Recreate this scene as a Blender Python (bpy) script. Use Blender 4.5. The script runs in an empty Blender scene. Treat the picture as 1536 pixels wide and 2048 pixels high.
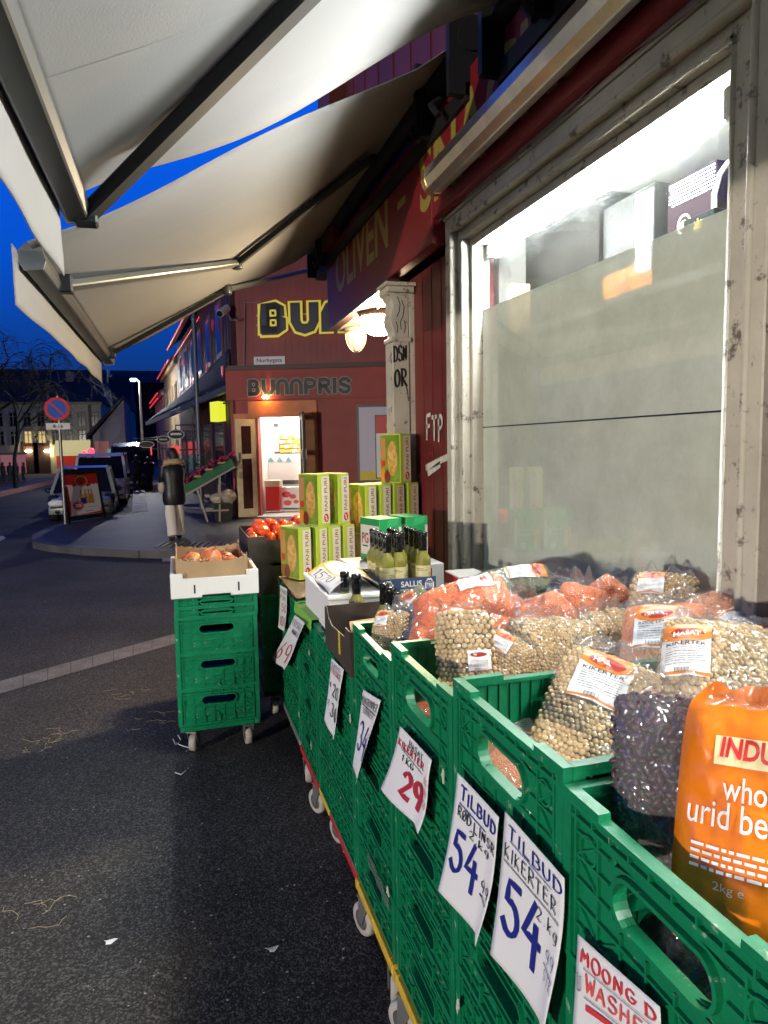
import bpy, math, random
from math import sin, cos, pi, radians, atan2, hypot, sqrt
from mathutils import Vector, Matrix, noise as mnoise

S = bpy.context.scene
COL = S.collection

# ---------------------------------------------------------------- camera
EYE = 1.55
F_PX, VPX, VPY, ROLL = 1400.0, 352.0, 897.0, -0.018
def _unroll(u, v):
    x, y = (u - 768) / F_PX, (1024 - v) / F_PX
    c, s = cos(ROLL), sin(ROLL)
    return Vector((c * x - s * y, s * x + c * y, 1.0))
_d = _unroll(VPX, VPY).normalized()
_t = atan2(-_d[1], _d[2])
_up = Vector((0, cos(_t), sin(_t))).normalized()
_rt = Vector((_d[2] * _up[1] - _d[1] * _up[2], _d[0] * _up[2] - _d[2] * _up[0], _d[1] * _up[0] - _d[0] * _up[1]))
if _rt[0] < 0: _rt = -_rt
def ray(u, v):                       # direction in world space through a photo pixel (1536 x 2048)
    q = _unroll(u, v)
    return Vector((_rt.dot(q), _d.dot(q), _up.dot(q)))
O = Vector((0, 0, EYE))
def at_x(u, v, X): r = ray(u, v); return O + r * (X / r.x)
def at_y(u, v, Y): r = ray(u, v); return O + r * (Y / r.y)
def at_z(u, v, Z): r = ray(u, v); return O + r * ((Z - EYE) / r.z)
def at_pl(u, v, p, n):
    r = ray(u, v); p = Vector(p); n = Vector(n)
    return O + r * ((p - O).dot(n) / r.dot(n))

cam = bpy.data.cameras.new('camera'); camo = bpy.data.objects.new('camera', cam); COL.objects.link(camo)
cam.sensor_fit = 'VERTICAL'; cam.sensor_height = 36.0; cam.lens = F_PX / 2048 * 36.0
cam.clip_start = 0.02; cam.clip_end = 600
c0, s0 = cos(ROLL), sin(ROLL)
def _w(q): return Vector((_rt.dot(q), _d.dot(q), _up.dot(q)))
ax = _w(Vector((c0, s0, 0))); ay = _w(Vector((-s0, c0, 0))); az = -_w(Vector((0, 0, 1)))
m = Matrix.Identity(4)
for i, a in enumerate((ax, ay, az)):
    for j in range(3): m[j][i] = a[j]
m.translation = O
camo.matrix_world = m
S.camera = camo
S.render.resolution_x, S.render.resolution_y = 768, 1024

# ---------------------------------------------------------------- world: dusk, the blue hour
W = bpy.data.worlds.new('World'); S.world = W; W.use_nodes = True
nt = W.node_tree; nt.nodes.clear()
out = nt.nodes.new('ShaderNodeOutputWorld'); bg = nt.nodes.new('ShaderNodeBackground')
tc = nt.nodes.new('ShaderNodeTexCoord'); sep = nt.nodes.new('ShaderNodeSeparateXYZ')
nrm = nt.nodes.new('ShaderNodeVectorMath'); nrm.operation = 'NORMALIZE'
nt.links.new(tc.outputs['Generated'], nrm.inputs[0]); nt.links.new(nrm.outputs[0], sep.inputs[0])
cr = nt.nodes.new('ShaderNodeValToRGB')
els = [(0.0, (.005, .018, .075)), (.06, (.004, .025, .125)), (.13, (.002, .045, .28)), (.24, (.001, .080, .60)), (.40, (.002, .110, .82)), (.60, (.002, .045, .34)), (1.0, (.002, .020, .15))]
while len(cr.color_ramp.elements) < len(els): cr.color_ramp.elements.new(.5)
for e, (p, c) in zip(cr.color_ramp.elements, els): e.position = p; e.color = (*c, 1)
nt.links.new(sep.outputs['Z'], cr.inputs[0])
sky = nt.nodes.new('ShaderNodeTexSky'); sky.sky_type = 'NISHITA'; sky.sun_disc = False
sky.sun_elevation = radians(-4.0); sky.sun_rotation = radians(-60)
mx = nt.nodes.new('ShaderNodeMixRGB'); mx.blend_type = 'ADD'; mx.inputs[0].default_value = 0.02
nt.links.new(cr.outputs[0], mx.inputs[1]); nt.links.new(sky.outputs[0], mx.inputs[2])
dt = nt.nodes.new('ShaderNodeVectorMath'); dt.operation = 'DOT_PRODUCT'; dt.inputs[1].default_value = (-.45, .89, 0); nt.links.new(nrm.outputs[0], dt.inputs[0])
az_ = nt.nodes.new('ShaderNodeMapRange'); az_.inputs[1].default_value = -.6; az_.inputs[2].default_value = .75; az_.inputs[3].default_value = .22; az_.inputs[4].default_value = 1.0; nt.links.new(dt.outputs['Value'], az_.inputs[0])
mz = nt.nodes.new('ShaderNodeMixRGB'); mz.blend_type = 'MULTIPLY'; mz.inputs[0].default_value = 1; nt.links.new(mx.outputs[0], mz.inputs[1]); nt.links.new(az_.outputs[0], mz.inputs[2])
nt.links.new(mz.outputs[0], bg.inputs[0]); bg.inputs[1].default_value = 1.0
nt.links.new(bg.outputs[0], out.inputs[0])

S.view_settings.view_transform = 'Standard'; S.view_settings.look = 'None'
S.view_settings.exposure = 0.0; S.view_settings.gamma = 1.0
S.render.engine = 'CYCLES'
S.cycles.use_denoising = True
try: S.cycles.denoiser = 'OPENIMAGEDENOISE'
except Exception: pass
S.cycles.max_bounces = 8; S.cycles.diffuse_bounces = 3; S.cycles.glossy_bounces = 3
S.cycles.transparent_max_bounces = 24; S.cycles.transmission_bounces = 6
S.cycles.caustics_reflective = False; S.cycles.caustics_refractive = False
S.cycles.sample_clamp_indirect = 4.0

# ---------------------------------------------------------------- materials
MAT = {}
def mat(name, col=(.5, .5, .5), rough=.6, metal=0.0, emit=None, estr=0.0, bump=None, var=None, spec=None, coat=0.0, trans=0.0, ior=None, dirt=None, alpha=None, var2=None):
    """var=(scale, amount) darkens/lightens by noise; bump=(scale, strength, kind); dirt=(scale, lo, hi, colour)"""
    if name in MAT: return MAT[name]
    M = bpy.data.materials.new(name); M.use_nodes = True
    n, l = M.node_tree.nodes, M.node_tree.links
    b = n['Principled BSDF']
    b.inputs['Base Color'].default_value = (*col, 1); b.inputs['Roughness'].default_value = rough; b.inputs['Metallic'].default_value = metal
    if spec is not None: b.inputs['Specular IOR Level'].default_value = spec
    if coat: b.inputs['Coat Weight'].default_value = coat; b.inputs['Coat Roughness'].default_value = .08
    if trans: b.inputs['Transmission Weight'].default_value = trans
    if ior: b.inputs['IOR'].default_value = ior
    if emit: b.inputs['Emission Color'].default_value = (*emit, 1); b.inputs['Emission Strength'].default_value = estr
    tcn = n.new('ShaderNodeTexCoord'); src = None
    def noise(scale, detail=4, rough_=.6):
        t = n.new('ShaderNodeTexNoise'); t.inputs['Scale'].default_value = scale; t.inputs['Detail'].default_value = detail; t.inputs['Roughness'].default_value = rough_
        l.new(tcn.outputs['Object'], t.inputs['Vector']); return t
    def add_var(prev, v):
        t = noise(v[0]); r = n.new('ShaderNodeMapRange'); r.inputs[1].default_value = .3; r.inputs[2].default_value = .7
        r.inputs[3].default_value = 1 - v[1]; r.inputs[4].default_value = 1 + v[1]; l.new(t.outputs['Fac'], r.inputs[0])
        q = n.new('ShaderNodeMixRGB'); q.blend_type = 'MULTIPLY'; q.inputs[0].default_value = 1
        if prev: l.new(prev, q.inputs[1])
        else: q.inputs[1].default_value = (*col, 1)
        l.new(r.outputs[0], q.inputs[2]); return q.outputs[0]
    if var: src = add_var(src, var)
    if var2: src = add_var(src, var2)
    if dirt:
        t = noise(dirt[0], 6, .7); r = n.new('ShaderNodeMapRange'); r.inputs[1].default_value = dirt[1]; r.inputs[2].default_value = dirt[2]; l.new(t.outputs['Fac'], r.inputs[0])
        q = n.new('ShaderNodeMixRGB'); l.new(r.outputs[0], q.inputs[0])
        if src: l.new(src, q.inputs[1])
        else: q.inputs[1].default_value = (*col, 1)
        q.inputs[2].default_value = (*dirt[3], 1); src = q.outputs[0]
    if src: l.new(src, b.inputs['Base Color'])
    if bump:
        if len(bump) > 2 and bump[2] == 'v':
            t = n.new('ShaderNodeTexVoronoi'); t.inputs['Scale'].default_value = bump[0]; l.new(tcn.outputs['Object'], t.inputs['Vector']); o_ = t.outputs['Distance']
        else: o_ = noise(bump[0]).outputs['Fac']
        bp = n.new('ShaderNodeBump'); bp.inputs['Strength'].default_value = bump[1]; bp.inputs['Distance'].default_value = .01 if len(bump) < 4 else bump[3]
        l.new(o_, bp.inputs['Height']); l.new(bp.outputs[0], b.inputs['Normal'])
    MAT[name] = M
    return M

def film(name, tint=(1, 1, 1), haze=.04, gloss=.10, bump=14.0, rough=.06, bstr=.5):
    """clear plastic: mostly see-through, catches highlights, thin haze"""
    if name in MAT: return MAT[name]
    M = bpy.data.materials.new(name); M.use_nodes = True
    n, l = M.node_tree.nodes, M.node_tree.links; n.clear()
    o = n.new('ShaderNodeOutputMaterial'); tr = n.new('ShaderNodeBsdfTransparent'); tr.inputs[0].default_value = (*tint, 1)
    gl = n.new('ShaderNodeBsdfGlossy'); gl.inputs['Roughness'].default_value = rough
    df = n.new('ShaderNodeBsdfDiffuse'); df.inputs[0].default_value = (.75, .75, .75, 1)
    lw = n.new('ShaderNodeLayerWeight'); lw.inputs[0].default_value = .5
    pw = n.new('ShaderNodeMath'); pw.operation = 'POWER'; pw.inputs[1].default_value = 3.5; l.new(lw.outputs['Facing'], pw.inputs[0])
    r = n.new('ShaderNodeMapRange'); r.inputs[1].default_value = 0; r.inputs[2].default_value = 1; r.inputs[3].default_value = gloss; r.inputs[4].default_value = .6
    l.new(pw.outputs[0], r.inputs[0])
    m1 = n.new('ShaderNodeMixShader'); m1.inputs[0].default_value = haze; l.new(tr.outputs[0], m1.inputs[1]); l.new(df.outputs[0], m1.inputs[2])
    m2 = n.new('ShaderNodeMixShader'); l.new(r.outputs[0], m2.inputs[0]); l.new(m1.outputs[0], m2.inputs[1]); l.new(gl.outputs[0], m2.inputs[2])
    if bump:
        tcn = n.new('ShaderNodeTexCoord'); t = n.new('ShaderNodeTexNoise'); t.inputs['Scale'].default_value = bump; t.inputs['Detail'].default_value = 2
        t.inputs['Distortion'].default_value = .8
        t.inputs['Distortion'].default_value = 1.6
        s1 = n.new('ShaderNodeMath'); s1.operation = 'SUBTRACT'; s1.inputs[1].default_value = .5; a1 = n.new('ShaderNodeMath'); a1.operation = 'ABSOLUTE'
        bp = n.new('ShaderNodeBump'); bp.inputs['Strength'].default_value = bstr; bp.inputs['Distance'].default_value = .05; bp.invert = True
        l.new(tcn.outputs['Object'], t.inputs[0]); l.new(t.outputs['Fac'], s1.inputs[0]); l.new(s1.outputs[0], a1.inputs[0]); l.new(a1.outputs[0], bp.inputs['Height'])
        l.new(bp.outputs[0], gl.inputs['Normal']); l.new(bp.outputs[0], lw.inputs['Normal'])
    l.new(m2.outputs[0], o.inputs[0]); MAT[name] = M
    return M

def grains(name, c1, c2, scale, bump=.6, rough=.6):
    """pulses too small to model: cells with their own tone and a bump"""
    if name in MAT: return MAT[name]
    M = bpy.data.materials.new(name); M.use_nodes = True
    n, l = M.node_tree.nodes, M.node_tree.links; b = n['Principled BSDF']; b.inputs['Roughness'].default_value = rough
    tcn = n.new('ShaderNodeTexCoord'); v = n.new('ShaderNodeTexVoronoi'); v.inputs['Scale'].default_value = scale
    l.new(tcn.outputs['Object'], v.inputs['Vector'])
    sp = n.new('ShaderNodeSeparateColor'); l.new(v.outputs['Color'], sp.inputs[0])
    q = n.new('ShaderNodeMixRGB'); q.inputs[1].default_value = (*c1, 1); q.inputs[2].default_value = (*c2, 1); l.new(sp.outputs[0], q.inputs[0])
    l.new(q.outputs[0], b.inputs['Base Color'])
    bp = n.new('ShaderNodeBump'); bp.inputs['Strength'].default_value = bump; bp.inputs['Distance'].default_value = .004; bp.invert = True
    l.new(v.outputs['Distance'], bp.inputs['Height']); l.new(bp.outputs[0], b.inputs['Normal']); MAT[name] = M
    return M

def island(name, c1, c2, rough=.5, spec=.4):
    """each pea or bean of a mesh gets its own tone"""
    if name in MAT: return MAT[name]
    M = bpy.data.materials.new(name); M.use_nodes = True
    n, l = M.node_tree.nodes, M.node_tree.links; b = n['Principled BSDF']; b.inputs['Roughness'].default_value = rough; b.inputs['Specular IOR Level'].default_value = spec
    g = n.new('ShaderNodeNewGeometry'); q = n.new('ShaderNodeMixRGB'); q.inputs[1].default_value = (*c1, 1); q.inputs[2].default_value = (*c2, 1)
    l.new(g.outputs['Random Per Island'], q.inputs[0]); l.new(q.outputs[0], b.inputs['Base Color']); MAT[name] = M
    return M

def aggregate(name, base, lo, hi, scale, rough=.5, bump=.5, big=1.2, spec=.5):
    """asphalt: every stone its own tone, larger worn patches, stones standing proud"""
    M = bpy.data.materials.new(name); M.use_nodes = True
    n, l = M.node_tree.nodes, M.node_tree.links; b = n['Principled BSDF']; b.inputs['Roughness'].default_value = rough; b.inputs['Specular IOR Level'].default_value = spec
    tcn = n.new('ShaderNodeTexCoord'); v = n.new('ShaderNodeTexVoronoi'); v.inputs['Scale'].default_value = scale; l.new(tcn.outputs['Object'], v.inputs['Vector'])
    sp = n.new('ShaderNodeSeparateColor'); l.new(v.outputs['Color'], sp.inputs[0])
    pw = n.new('ShaderNodeMath'); pw.operation = 'POWER'; pw.inputs[1].default_value = 2.6; l.new(sp.outputs[0], pw.inputs[0])
    mr = n.new('ShaderNodeMapRange'); mr.inputs[3].default_value = lo; mr.inputs[4].default_value = hi; l.new(pw.outputs[0], mr.inputs[0])
    t = n.new('ShaderNodeTexNoise'); t.inputs['Scale'].default_value = big; t.inputs['Detail'].default_value = 5; l.new(tcn.outputs['Object'], t.inputs[0])
    m2 = n.new('ShaderNodeMapRange'); m2.inputs[1].default_value = .3; m2.inputs[2].default_value = .7; m2.inputs[3].default_value = .60; m2.inputs[4].default_value = 1.35; l.new(t.outputs['Fac'], m2.inputs[0])
    mm = n.new('ShaderNodeMath'); mm.operation = 'MULTIPLY'; l.new(mr.outputs[0], mm.inputs[0]); l.new(m2.outputs[0], mm.inputs[1])
    q = n.new('ShaderNodeMixRGB'); q.blend_type = 'MULTIPLY'; q.inputs[0].default_value = 1; q.inputs[1].default_value = (*base, 1); l.new(mm.outputs[0], q.inputs[2]); l.new(q.outputs[0], b.inputs['Base Color'])
    bp = n.new('ShaderNodeBump'); bp.inputs['Strength'].default_value = bump; bp.inputs['Distance'].default_value = .008; bp.invert = True; l.new(v.outputs['Distance'], bp.inputs['Height']); l.new(bp.outputs[0], b.inputs['Normal'])
    MAT[name] = M; return M

def glow(name, col, st):
    return mat(name, (.02, .02, .02), .5, emit=col, estr=st)

# ---------------------------------------------------------------- objects
def tag(o, label=None, cat=None, group=None, kind=None):
    if label: o['label'] = label
    if cat: o['category'] = cat
    if group: o['group'] = group
    if kind: o['kind'] = kind
    return o
def thing(name, label, cat, loc=(0, 0, 0), rz=0.0, group=None):
    o = bpy.data.objects.new(name, None); COL.objects.link(o); o.location = loc; o.rotation_euler = (0, 0, rz); o.empty_display_size = .1
    return tag(o, label, cat, group)
def kids(o): return [c for c in bpy.data.objects if c.parent == o]
def copy_tree(o, parent=None):
    c = o.copy(); COL.objects.link(c); c.parent = parent
    for ch in list(o.children): copy_tree(ch, c)
    return c
def retag(o, label, group=None):
    o['label'] = label
    if group: o['group'] = group
    return o

class MB:
    def __init__(s): s.v = []; s.f = []; s.m = []; s.sm = []
    def add(s, vs, fs, m=0, smooth=False):
        b = len(s.v); s.v += [Vector(p) for p in vs]
        for f in fs: s.f.append([b + i for i in f]); s.m.append(m); s.sm.append(smooth)
        return s
    def box(s, x0, x1, y0, y1, z0, z1, m=0):
        v = [(x, y, z) for z in (z0, z1) for y in (y0, y1) for x in (x0, x1)]
        return s.add(v, [(0, 2, 3, 1), (4, 5, 7, 6), (0, 1, 5, 4), (2, 6, 7, 3), (0, 4, 6, 2), (1, 3, 7, 5)], m)
    def bar(s, p, q, w, h=None, up=(0, 0, 1), m=0):
        p = Vector(p); q = Vector(q); h = h or w; d = (q - p).normalized(); u = Vector(up)
        sd = d.cross(u)
        if sd.length < 1e-4: sd = d.cross(Vector((1, 0, 0)))
        sd.normalize(); u = sd.cross(d)
        v = [e + sd * (a * w / 2) + u * (b * h / 2) for e in (p, q) for a, b in ((-1, -1), (1, -1), (1, 1), (-1, 1))]
        return s.add(v, [(0, 1, 2, 3), (7, 6, 5, 4), (0, 4, 5, 1), (1, 5, 6, 2), (2, 6, 7, 3), (3, 7, 4, 0)], m)
    def tube(s, pts, r, n=8, m=0, caps=True, smooth=True):
        pts = [Vector(p) for p in pts]; rs = r if isinstance(r, (list, tuple)) else [r] * len(pts)
        prev = None; rings = []
        for i, p in enumerate(pts):
            d = (pts[min(i + 1, len(pts) - 1)] - pts[max(i - 1, 0)]).normalized()
            if prev is None:
                a = d.orthogonal().normalized()
            else:
                a = prev - d * prev.dot(d); a = a.normalized() if a.length > 1e-5 else d.orthogonal().normalized()
            prev = a; b = d.cross(a)
            rings.append([p + (a * cos(2 * pi * k / n) + b * sin(2 * pi * k / n)) * rs[i] for k in range(n)])
        v = [q for g in rings for q in g]; f = []
        for i in range(len(pts) - 1):
            for k in range(n): f.append((i * n + k, i * n + (k + 1) % n, (i + 1) * n + (k + 1) % n, (i + 1) * n + k))
        s.add(v, f, m, smooth)
        if caps: s.add(rings[0], [tuple(range(n))[::-1]], m); s.add(rings[-1], [tuple(range(n))], m)
        return s
    def lathe(s, prof, c=(0, 0, 0), n=16, axis='z', m=0, smooth=True):
        c = Vector(c); v = []; f = []
        for r, z in prof:
            for k in range(n):
                a = 2 * pi * k / n; p = (r * cos(a), r * sin(a), z)
                if axis == 'x': p = (p[2], p[0], p[1])
                if axis == 'y': p = (p[0], p[2], p[1])
                v.append(c + Vector(p))
        for i in range(len(prof) - 1):
            for k in range(n): f.append((i * n + k, i * n + (k + 1) % n, (i + 1) * n + (k + 1) % n, (i + 1) * n + k))
        f.append(tuple(range(n))[::-1]); f.append(tuple(range((len(prof) - 1) * n, len(prof) * n)))
        return s.add(v, f, m, smooth)
    def prism(s, poly, ex, m=0):            # poly: 3-D points, ex: extrusion vector
        n = len(poly); a = [Vector(p) for p in poly]; b = [p + Vector(ex) for p in a]
        return s.add(a + b, [tuple(range(n))[::-1], tuple(range(n, 2 * n))] + [(i, (i + 1) % n, n + (i + 1) % n, n + i) for i in range(n)], m)
    def quad(s, a, b, c, d, m=0): return s.add([a, b, c, d], [(0, 1, 2, 3)], m)
    def ico(s, c, r, sub=1, m=0, sc=(1, 1, 1), rot=None):
        vs, fs = ICO[sub]; c = Vector(c); q = []
        for p in vs:
            p = Vector((p[0] * sc[0], p[1] * sc[1], p[2] * sc[2])) * r
            if rot: p = rot @ p
            q.append(c + p)
        return s.add(q, fs, m, True)
    def sphere(s, c, r, n=14, k=9, sc=(1, 1, 1), m=0):
        pr = [(max(1e-4, r * sin(pi * i / k)) , -r * cos(pi * i / k)) for i in range(k + 1)]
        b = len(s.v); s.lathe(pr, (0, 0, 0), n, m=m)
        c = Vector(c)
        for i in range(b, len(s.v)): p = s.v[i]; s.v[i] = Vector((p.x * sc[0], p.y * sc[1], p.z * sc[2])) + c
        return s
    def grid(s, fn, nu, nv, m=0, smooth=True, flip=False):
        v = [fn(i / nu, j / nv) for j in range(nv + 1) for i in range(nu + 1)]; w = nu + 1
        f = [(j * w + i, j * w + i + 1, (j + 1) * w + i + 1, (j + 1) * w + i) for j in range(nv) for i in range(nu)]
        if flip: f = [q[::-1] for q in f]
        return s.add(v, f, m, smooth)
    def flat(s, geo, fn, m=0):              # 2-D text / stroke geometry pushed through fn(x, y) -> 3-D
        vs, fs = geo; return s.add([fn(x, y) for x, y in vs], fs, m)
    def xform(s, M): s.v = [M @ p for p in s.v]; return s
    def build(s, name, mats, parent=None, local=False, origin=None, bevel=0, seg=1):
        if not isinstance(mats, (list, tuple)): mats = [mats]
        if parent is not None and not local: off = parent.matrix_world.translation if False else Vector(parent.get('_w', parent.location))
        elif parent is None and not local:
            if origin is None:
                xs = [p.x for p in s.v]; ys = [p.y for p in s.v]; origin = ((min(xs) + max(xs)) / 2, (min(ys) + max(ys)) / 2, min(p.z for p in s.v))
            off = Vector(origin)
        else: off = Vector((0, 0, 0))
        me = bpy.data.meshes.new(name); me.from_pydata([tuple(p - off) for p in s.v], [], s.f)
        for x in mats: me.materials.append(x)
        me.polygons.foreach_set('material_index', s.m); me.polygons.foreach_set('use_smooth', s.sm); me.update()
        o = bpy.data.objects.new(name, me); COL.objects.link(o)
        if parent is not None: o.parent = parent; WORLD[o.name] = off
        if parent is None and not local: o.location = off
        if bevel:
            b = o.modifiers.new('bevel', 'BEVEL'); b.width = bevel; b.segments = seg; b.limit_method = 'ANGLE'; b.angle_limit = radians(40)
        return o
WORLD = {}
def sub(mb, name, mats, part, bevel=0):
    """a sub-part: lives under a part that already sits in its thing's space (world-authored)"""
    off = WORLD.get(part.name, Vector((0, 0, 0)))
    for i, p in enumerate(mb.v): mb.v[i] = p - off
    o = mb.build(name, mats, part, local=True, bevel=bevel); WORLD[o.name] = off
    return o

def _mkico():
    t = (1 + sqrt(5)) / 2
    v = [Vector(p).normalized() for p in [(-1, t, 0), (1, t, 0), (-1, -t, 0), (1, -t, 0), (0, -1, t), (0, 1, t), (0, -1, -t), (0, 1, -t), (t, 0, -1), (t, 0, 1), (-t, 0, -1), (-t, 0, 1)]]
    f = [(0, 11, 5), (0, 5, 1), (0, 1, 7), (0, 7, 10), (0, 10, 11), (1, 5, 9), (5, 11, 4), (11, 10, 2), (10, 7, 6), (7, 1, 8), (3, 9, 4), (3, 4, 2), (3, 2, 6), (3, 6, 8), (3, 8, 9), (4, 9, 5), (2, 4, 11), (6, 2, 10), (8, 6, 7), (9, 8, 1)]
    res = {0: (list(v), list(f))}
    for k in (1, 2):
        v = list(v); cache = {}; nf = []
        def mid(a, b):
            key = (min(a, b), max(a, b))
            if key not in cache: v.append(((v[a] + v[b]) / 2).normalized()); cache[key] = len(v) - 1
            return cache[key]
        for a, b, c in f:
            x, y, z = mid(a, b), mid(b, c), mid(c, a); nf += [(a, x, z), (b, y, x), (c, z, y), (x, y, z)]
        f = nf; res[k] = (list(v), list(f))
    return res
ICO = _mkico()

# ---------------------------------------------------------------- writing
def text(s, size=1.0, bold=0.0, align='LEFT', shear=0.0, sx=1.0):
    """printed lettering as flat geometry: ([(x, y)], faces)"""
    cu = bpy.data.curves.new('t', 'FONT'); cu.body = s; cu.size = size; cu.offset = bold * size; cu.align_x = align; cu.shear = shear; cu.fill_mode = 'FRONT'
    cu.resolution_u = 3
    ob = bpy.data.objects.new('t', cu); me = bpy.data.meshes.new_from_object(ob)
    g = ([(v.co.x * sx, v.co.y) for v in me.vertices], [tuple(p.vertices) for p in me.polygons])
    bpy.data.objects.remove(ob); bpy.data.curves.remove(cu); bpy.data.meshes.remove(me)
    return g
def bounds(g):
    xs = [p[0] for p in g[0]]; ys = [p[1] for p in g[0]]; return min(xs), max(xs), min(ys), max(ys)
def fit(g, x0, x1, y0, y1):
    a, b, c, d = bounds(g); return ([(x0 + (x - a) / (b - a) * (x1 - x0), y0 + (y - c) / (d - c) * (y1 - y0)) for x, y in g[0]], g[1])
def arc(cx, cy, rx, ry, a0, a1, n=8):
    return [(cx + rx * cos(radians(a0 + (a1 - a0) * i / n)), cy + ry * sin(radians(a0 + (a1 - a0) * i / n))) for i in range(n + 1)]
# hand-lettered strokes in a 0..1 x 0..1 cell
HL = {
 'A': [[(0, 0), (.45, 1), (.9, 0)], [(.15, .38), (.75, .36)]], 'B': [[(.05, 0), (.05, 1)], [(.05, .98)] + arc(.35, .76, .4, .22, 80, -90) + arc(.4, .28, .45, .27, 90, -90) + [(.05, .02)]],
 'C': [arc(.5, .5, .48, .5, 50, 310)], 'D': [[(.08, 0), (.08, 1)], [(0, .98)] + arc(.3, .5, .62, .48, 85, -85) + [(0, .02)]], 'E': [[(.8, .97), (.08, 1), (.08, .02), (.85, 0)], [(.08, .52), (.65, .54)]],
 'F': [[(.8, 1), (.08, .97), (.08, 0)], [(.08, .52), (.65, .54)]], 'G': [arc(.5, .5, .48, .5, 50, 350) + [(.55, .42)]], 'H': [[(.05, 1), (.05, 0)], [(.8, 1), (.8, 0)], [(.05, .5), (.8, .52)]],
 'I': [[(.3, 1), (.3, 0)]], 'K': [[(.08, 1), (.08, 0)], [(.8, 1), (.1, .45), (.85, 0)]], 'L': [[(.08, 1), (.08, .02), (.85, 0)]], 'M': [[(0, 0), (.1, 1), (.45, .35), (.8, 1), (.9, 0)]],
 'N': [[(.05, 0), (.08, 1), (.78, 0), (.82, 1)]], 'O': [arc(.45, .5, .42, .5, 90, 450, 14)], '0': [arc(.42, .5, .38, .5, 100, 460, 14)], 'P': [[(.08, 0), (.08, 1)], [(0, .98)] + arc(.35, .74, .42, .25, 85, -90) + [(.08, .48)]],
 'R': [[(.08, 0), (.08, 1)], [(0, .98)] + arc(.35, .74, .42, .25, 85, -90) + [(.12, .48), (.85, 0)]], 'S': [arc(.45, .75, .4, .25, 30, 260, 7) + arc(.42, .26, .42, .26, 85, -150, 8)],
 'T': [[(0, .98), (.9, 1)], [(.45, 1), (.42, 0)]], 'U': [[(.05, 1)] + arc(.42, .35, .37, .35, 180, 360) + [(.8, 1)]], 'V': [[(0, 1), (.4, 0), (.8, 1)]], 'W': [[(0, 1), (.2, 0), (.45, .75), (.7, 0), (.9, 1)]],
 'Z': [[(.05, 1), (.8, .98), (.05, .02), (.85, 0)]], 'X': [[(0, 1), (.8, 0)], [(.8, 1), (0, 0)]], 'Y': [[(0, 1), (.4, .5), (.8, 1)], [(.4, .5), (.4, 0)]],
 '1': [[(.2, .8), (.45, 1), (.45, 0)]], '2': [arc(.42, .72, .38, .28, 160, -20, 8) + [(.05, .02), (.85, 0)]], '3': [arc(.38, .75, .36, .25, 150, -80, 7) + arc(.4, .26, .42, .27, 80, -150, 8)],
 '4': [[(.55, 1), (.02, .35), (.9, .35)], [(.66, .62), (.66, -.12)]], '5': [[(.85, 1), (.2, .98), (.12, .58)] + arc(.38, .3, .45, .32, 110, -150, 9)], '6': [[(.7, 1), (.25, .6)] + arc(.42, .28, .36, .28, 160, 520, 12)],
 '7': [[(.02, .97), (.85, 1), (.3, 0)]], '9': [arc(.42, .7, .34, .29, -20, 340, 12) + [(.74, .6), (.62, 0)]], '.': [[(.3, .03), (.4, .05)]], '-': [[(.1, .5), (.7, .52)]], '/': [[(.05, -.1), (.75, 1.1)]],
 'r': [[(.1, .6), (.1, 0)], [(.1, .45), (.45, .6)]], 'k': [[(.1, 1), (.1, 0)], [(.7, .6), (.12, .28), (.7, 0)]], 'g': [arc(.4, .3, .33, .3, 20, 380, 10) + [(.72, .6), (.72, -.2), (.3, -.35)]], 'i': [[(.25, .6), (.25, 0)], [(.25, .85), (.27, .9)]],
}
HL['Ø'] = HL['O'] + [[(0, -.05), (.9, 1.05)]]
def strokes(lines, w, w2=None):
    """flat marker strokes: pts -> ribbon geometry; w across, w2 a slanted-nib variation"""
    V, Fc = [], []
    for ln in lines:
        # resample
        P = [Vector((*p, 0)) for p in ln]; R = [P[0]]
        for a, b in zip(P, P[1:]):
            k = max(1, int((b - a).length / (w * 1.6)) + 1)
            k = min(k, 10)
            for i in range(1, k + 1): R.append(a.lerp(b, i / k))
        n = len(R); base = len(V)
        for i, p in enumerate(R):
            d = (R[min(i + 1, n - 1)] - R[max(i - 1, 0)]); d = d.normalized() if d.length > 1e-7 else Vector((1, 0, 0))
            nn = Vector((-d.y, d.x, 0)); ww = w * (.55 + .6 * abs(nn.dot(Vector((.85, .5, 0))))) if w2 is None else w
            e = d * (w * .35) * (-1 if i == 0 else 1 if i == n - 1 else 0)
            V += [tuple((p + e + nn * ww / 2)[:2]), tuple((p + e - nn * ww / 2)[:2])]
        Fc += [(base + 2 * i, base + 2 * i + 1, base + 2 * i + 3, base + 2 * i + 2) for i in range(n - 1)]
    return V, Fc
def hand(s, x, y, h, cw=.62, w=.12, seed=1, slope=0.0, gap=.14):
    """a hand-written word: cell height h, cell width cw*h, stroke w*h; slope tilts the baseline"""
    rnd = random.Random(seed); L = []; cx = x
    for ch in s:
        if ch == ' ': cx += cw * h * .6; continue
        jy = rnd.uniform(-.05, .05) * h; sc = rnd.uniform(.92, 1.08); k = .5 if ch in 'I.1i' else 1
        for st in HL.get(ch, HL['I']):
            L.append([(cx + px * cw * h * sc * (1 if k == 1 else .8), y + jy + py * h * sc + slope * (cx - x)) for px, py in st])
        cx += cw * h * k + gap * h
    return strokes(L, w * h)
def line(p, q, w): return strokes([[p, q]], w, 1)
def join(*gs):
    V, Fc = [], []
    for v, f in gs:
        b = len(V); V += list(v); Fc += [tuple(b + i for i in q) for q in f]
    return V, Fc
def rect(x0, x1, y0, y1, n=1):
    return [(x0, y0), (x1, y0), (x1, y1), (x0, y1)], [(0, 1, 2, 3)]
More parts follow.
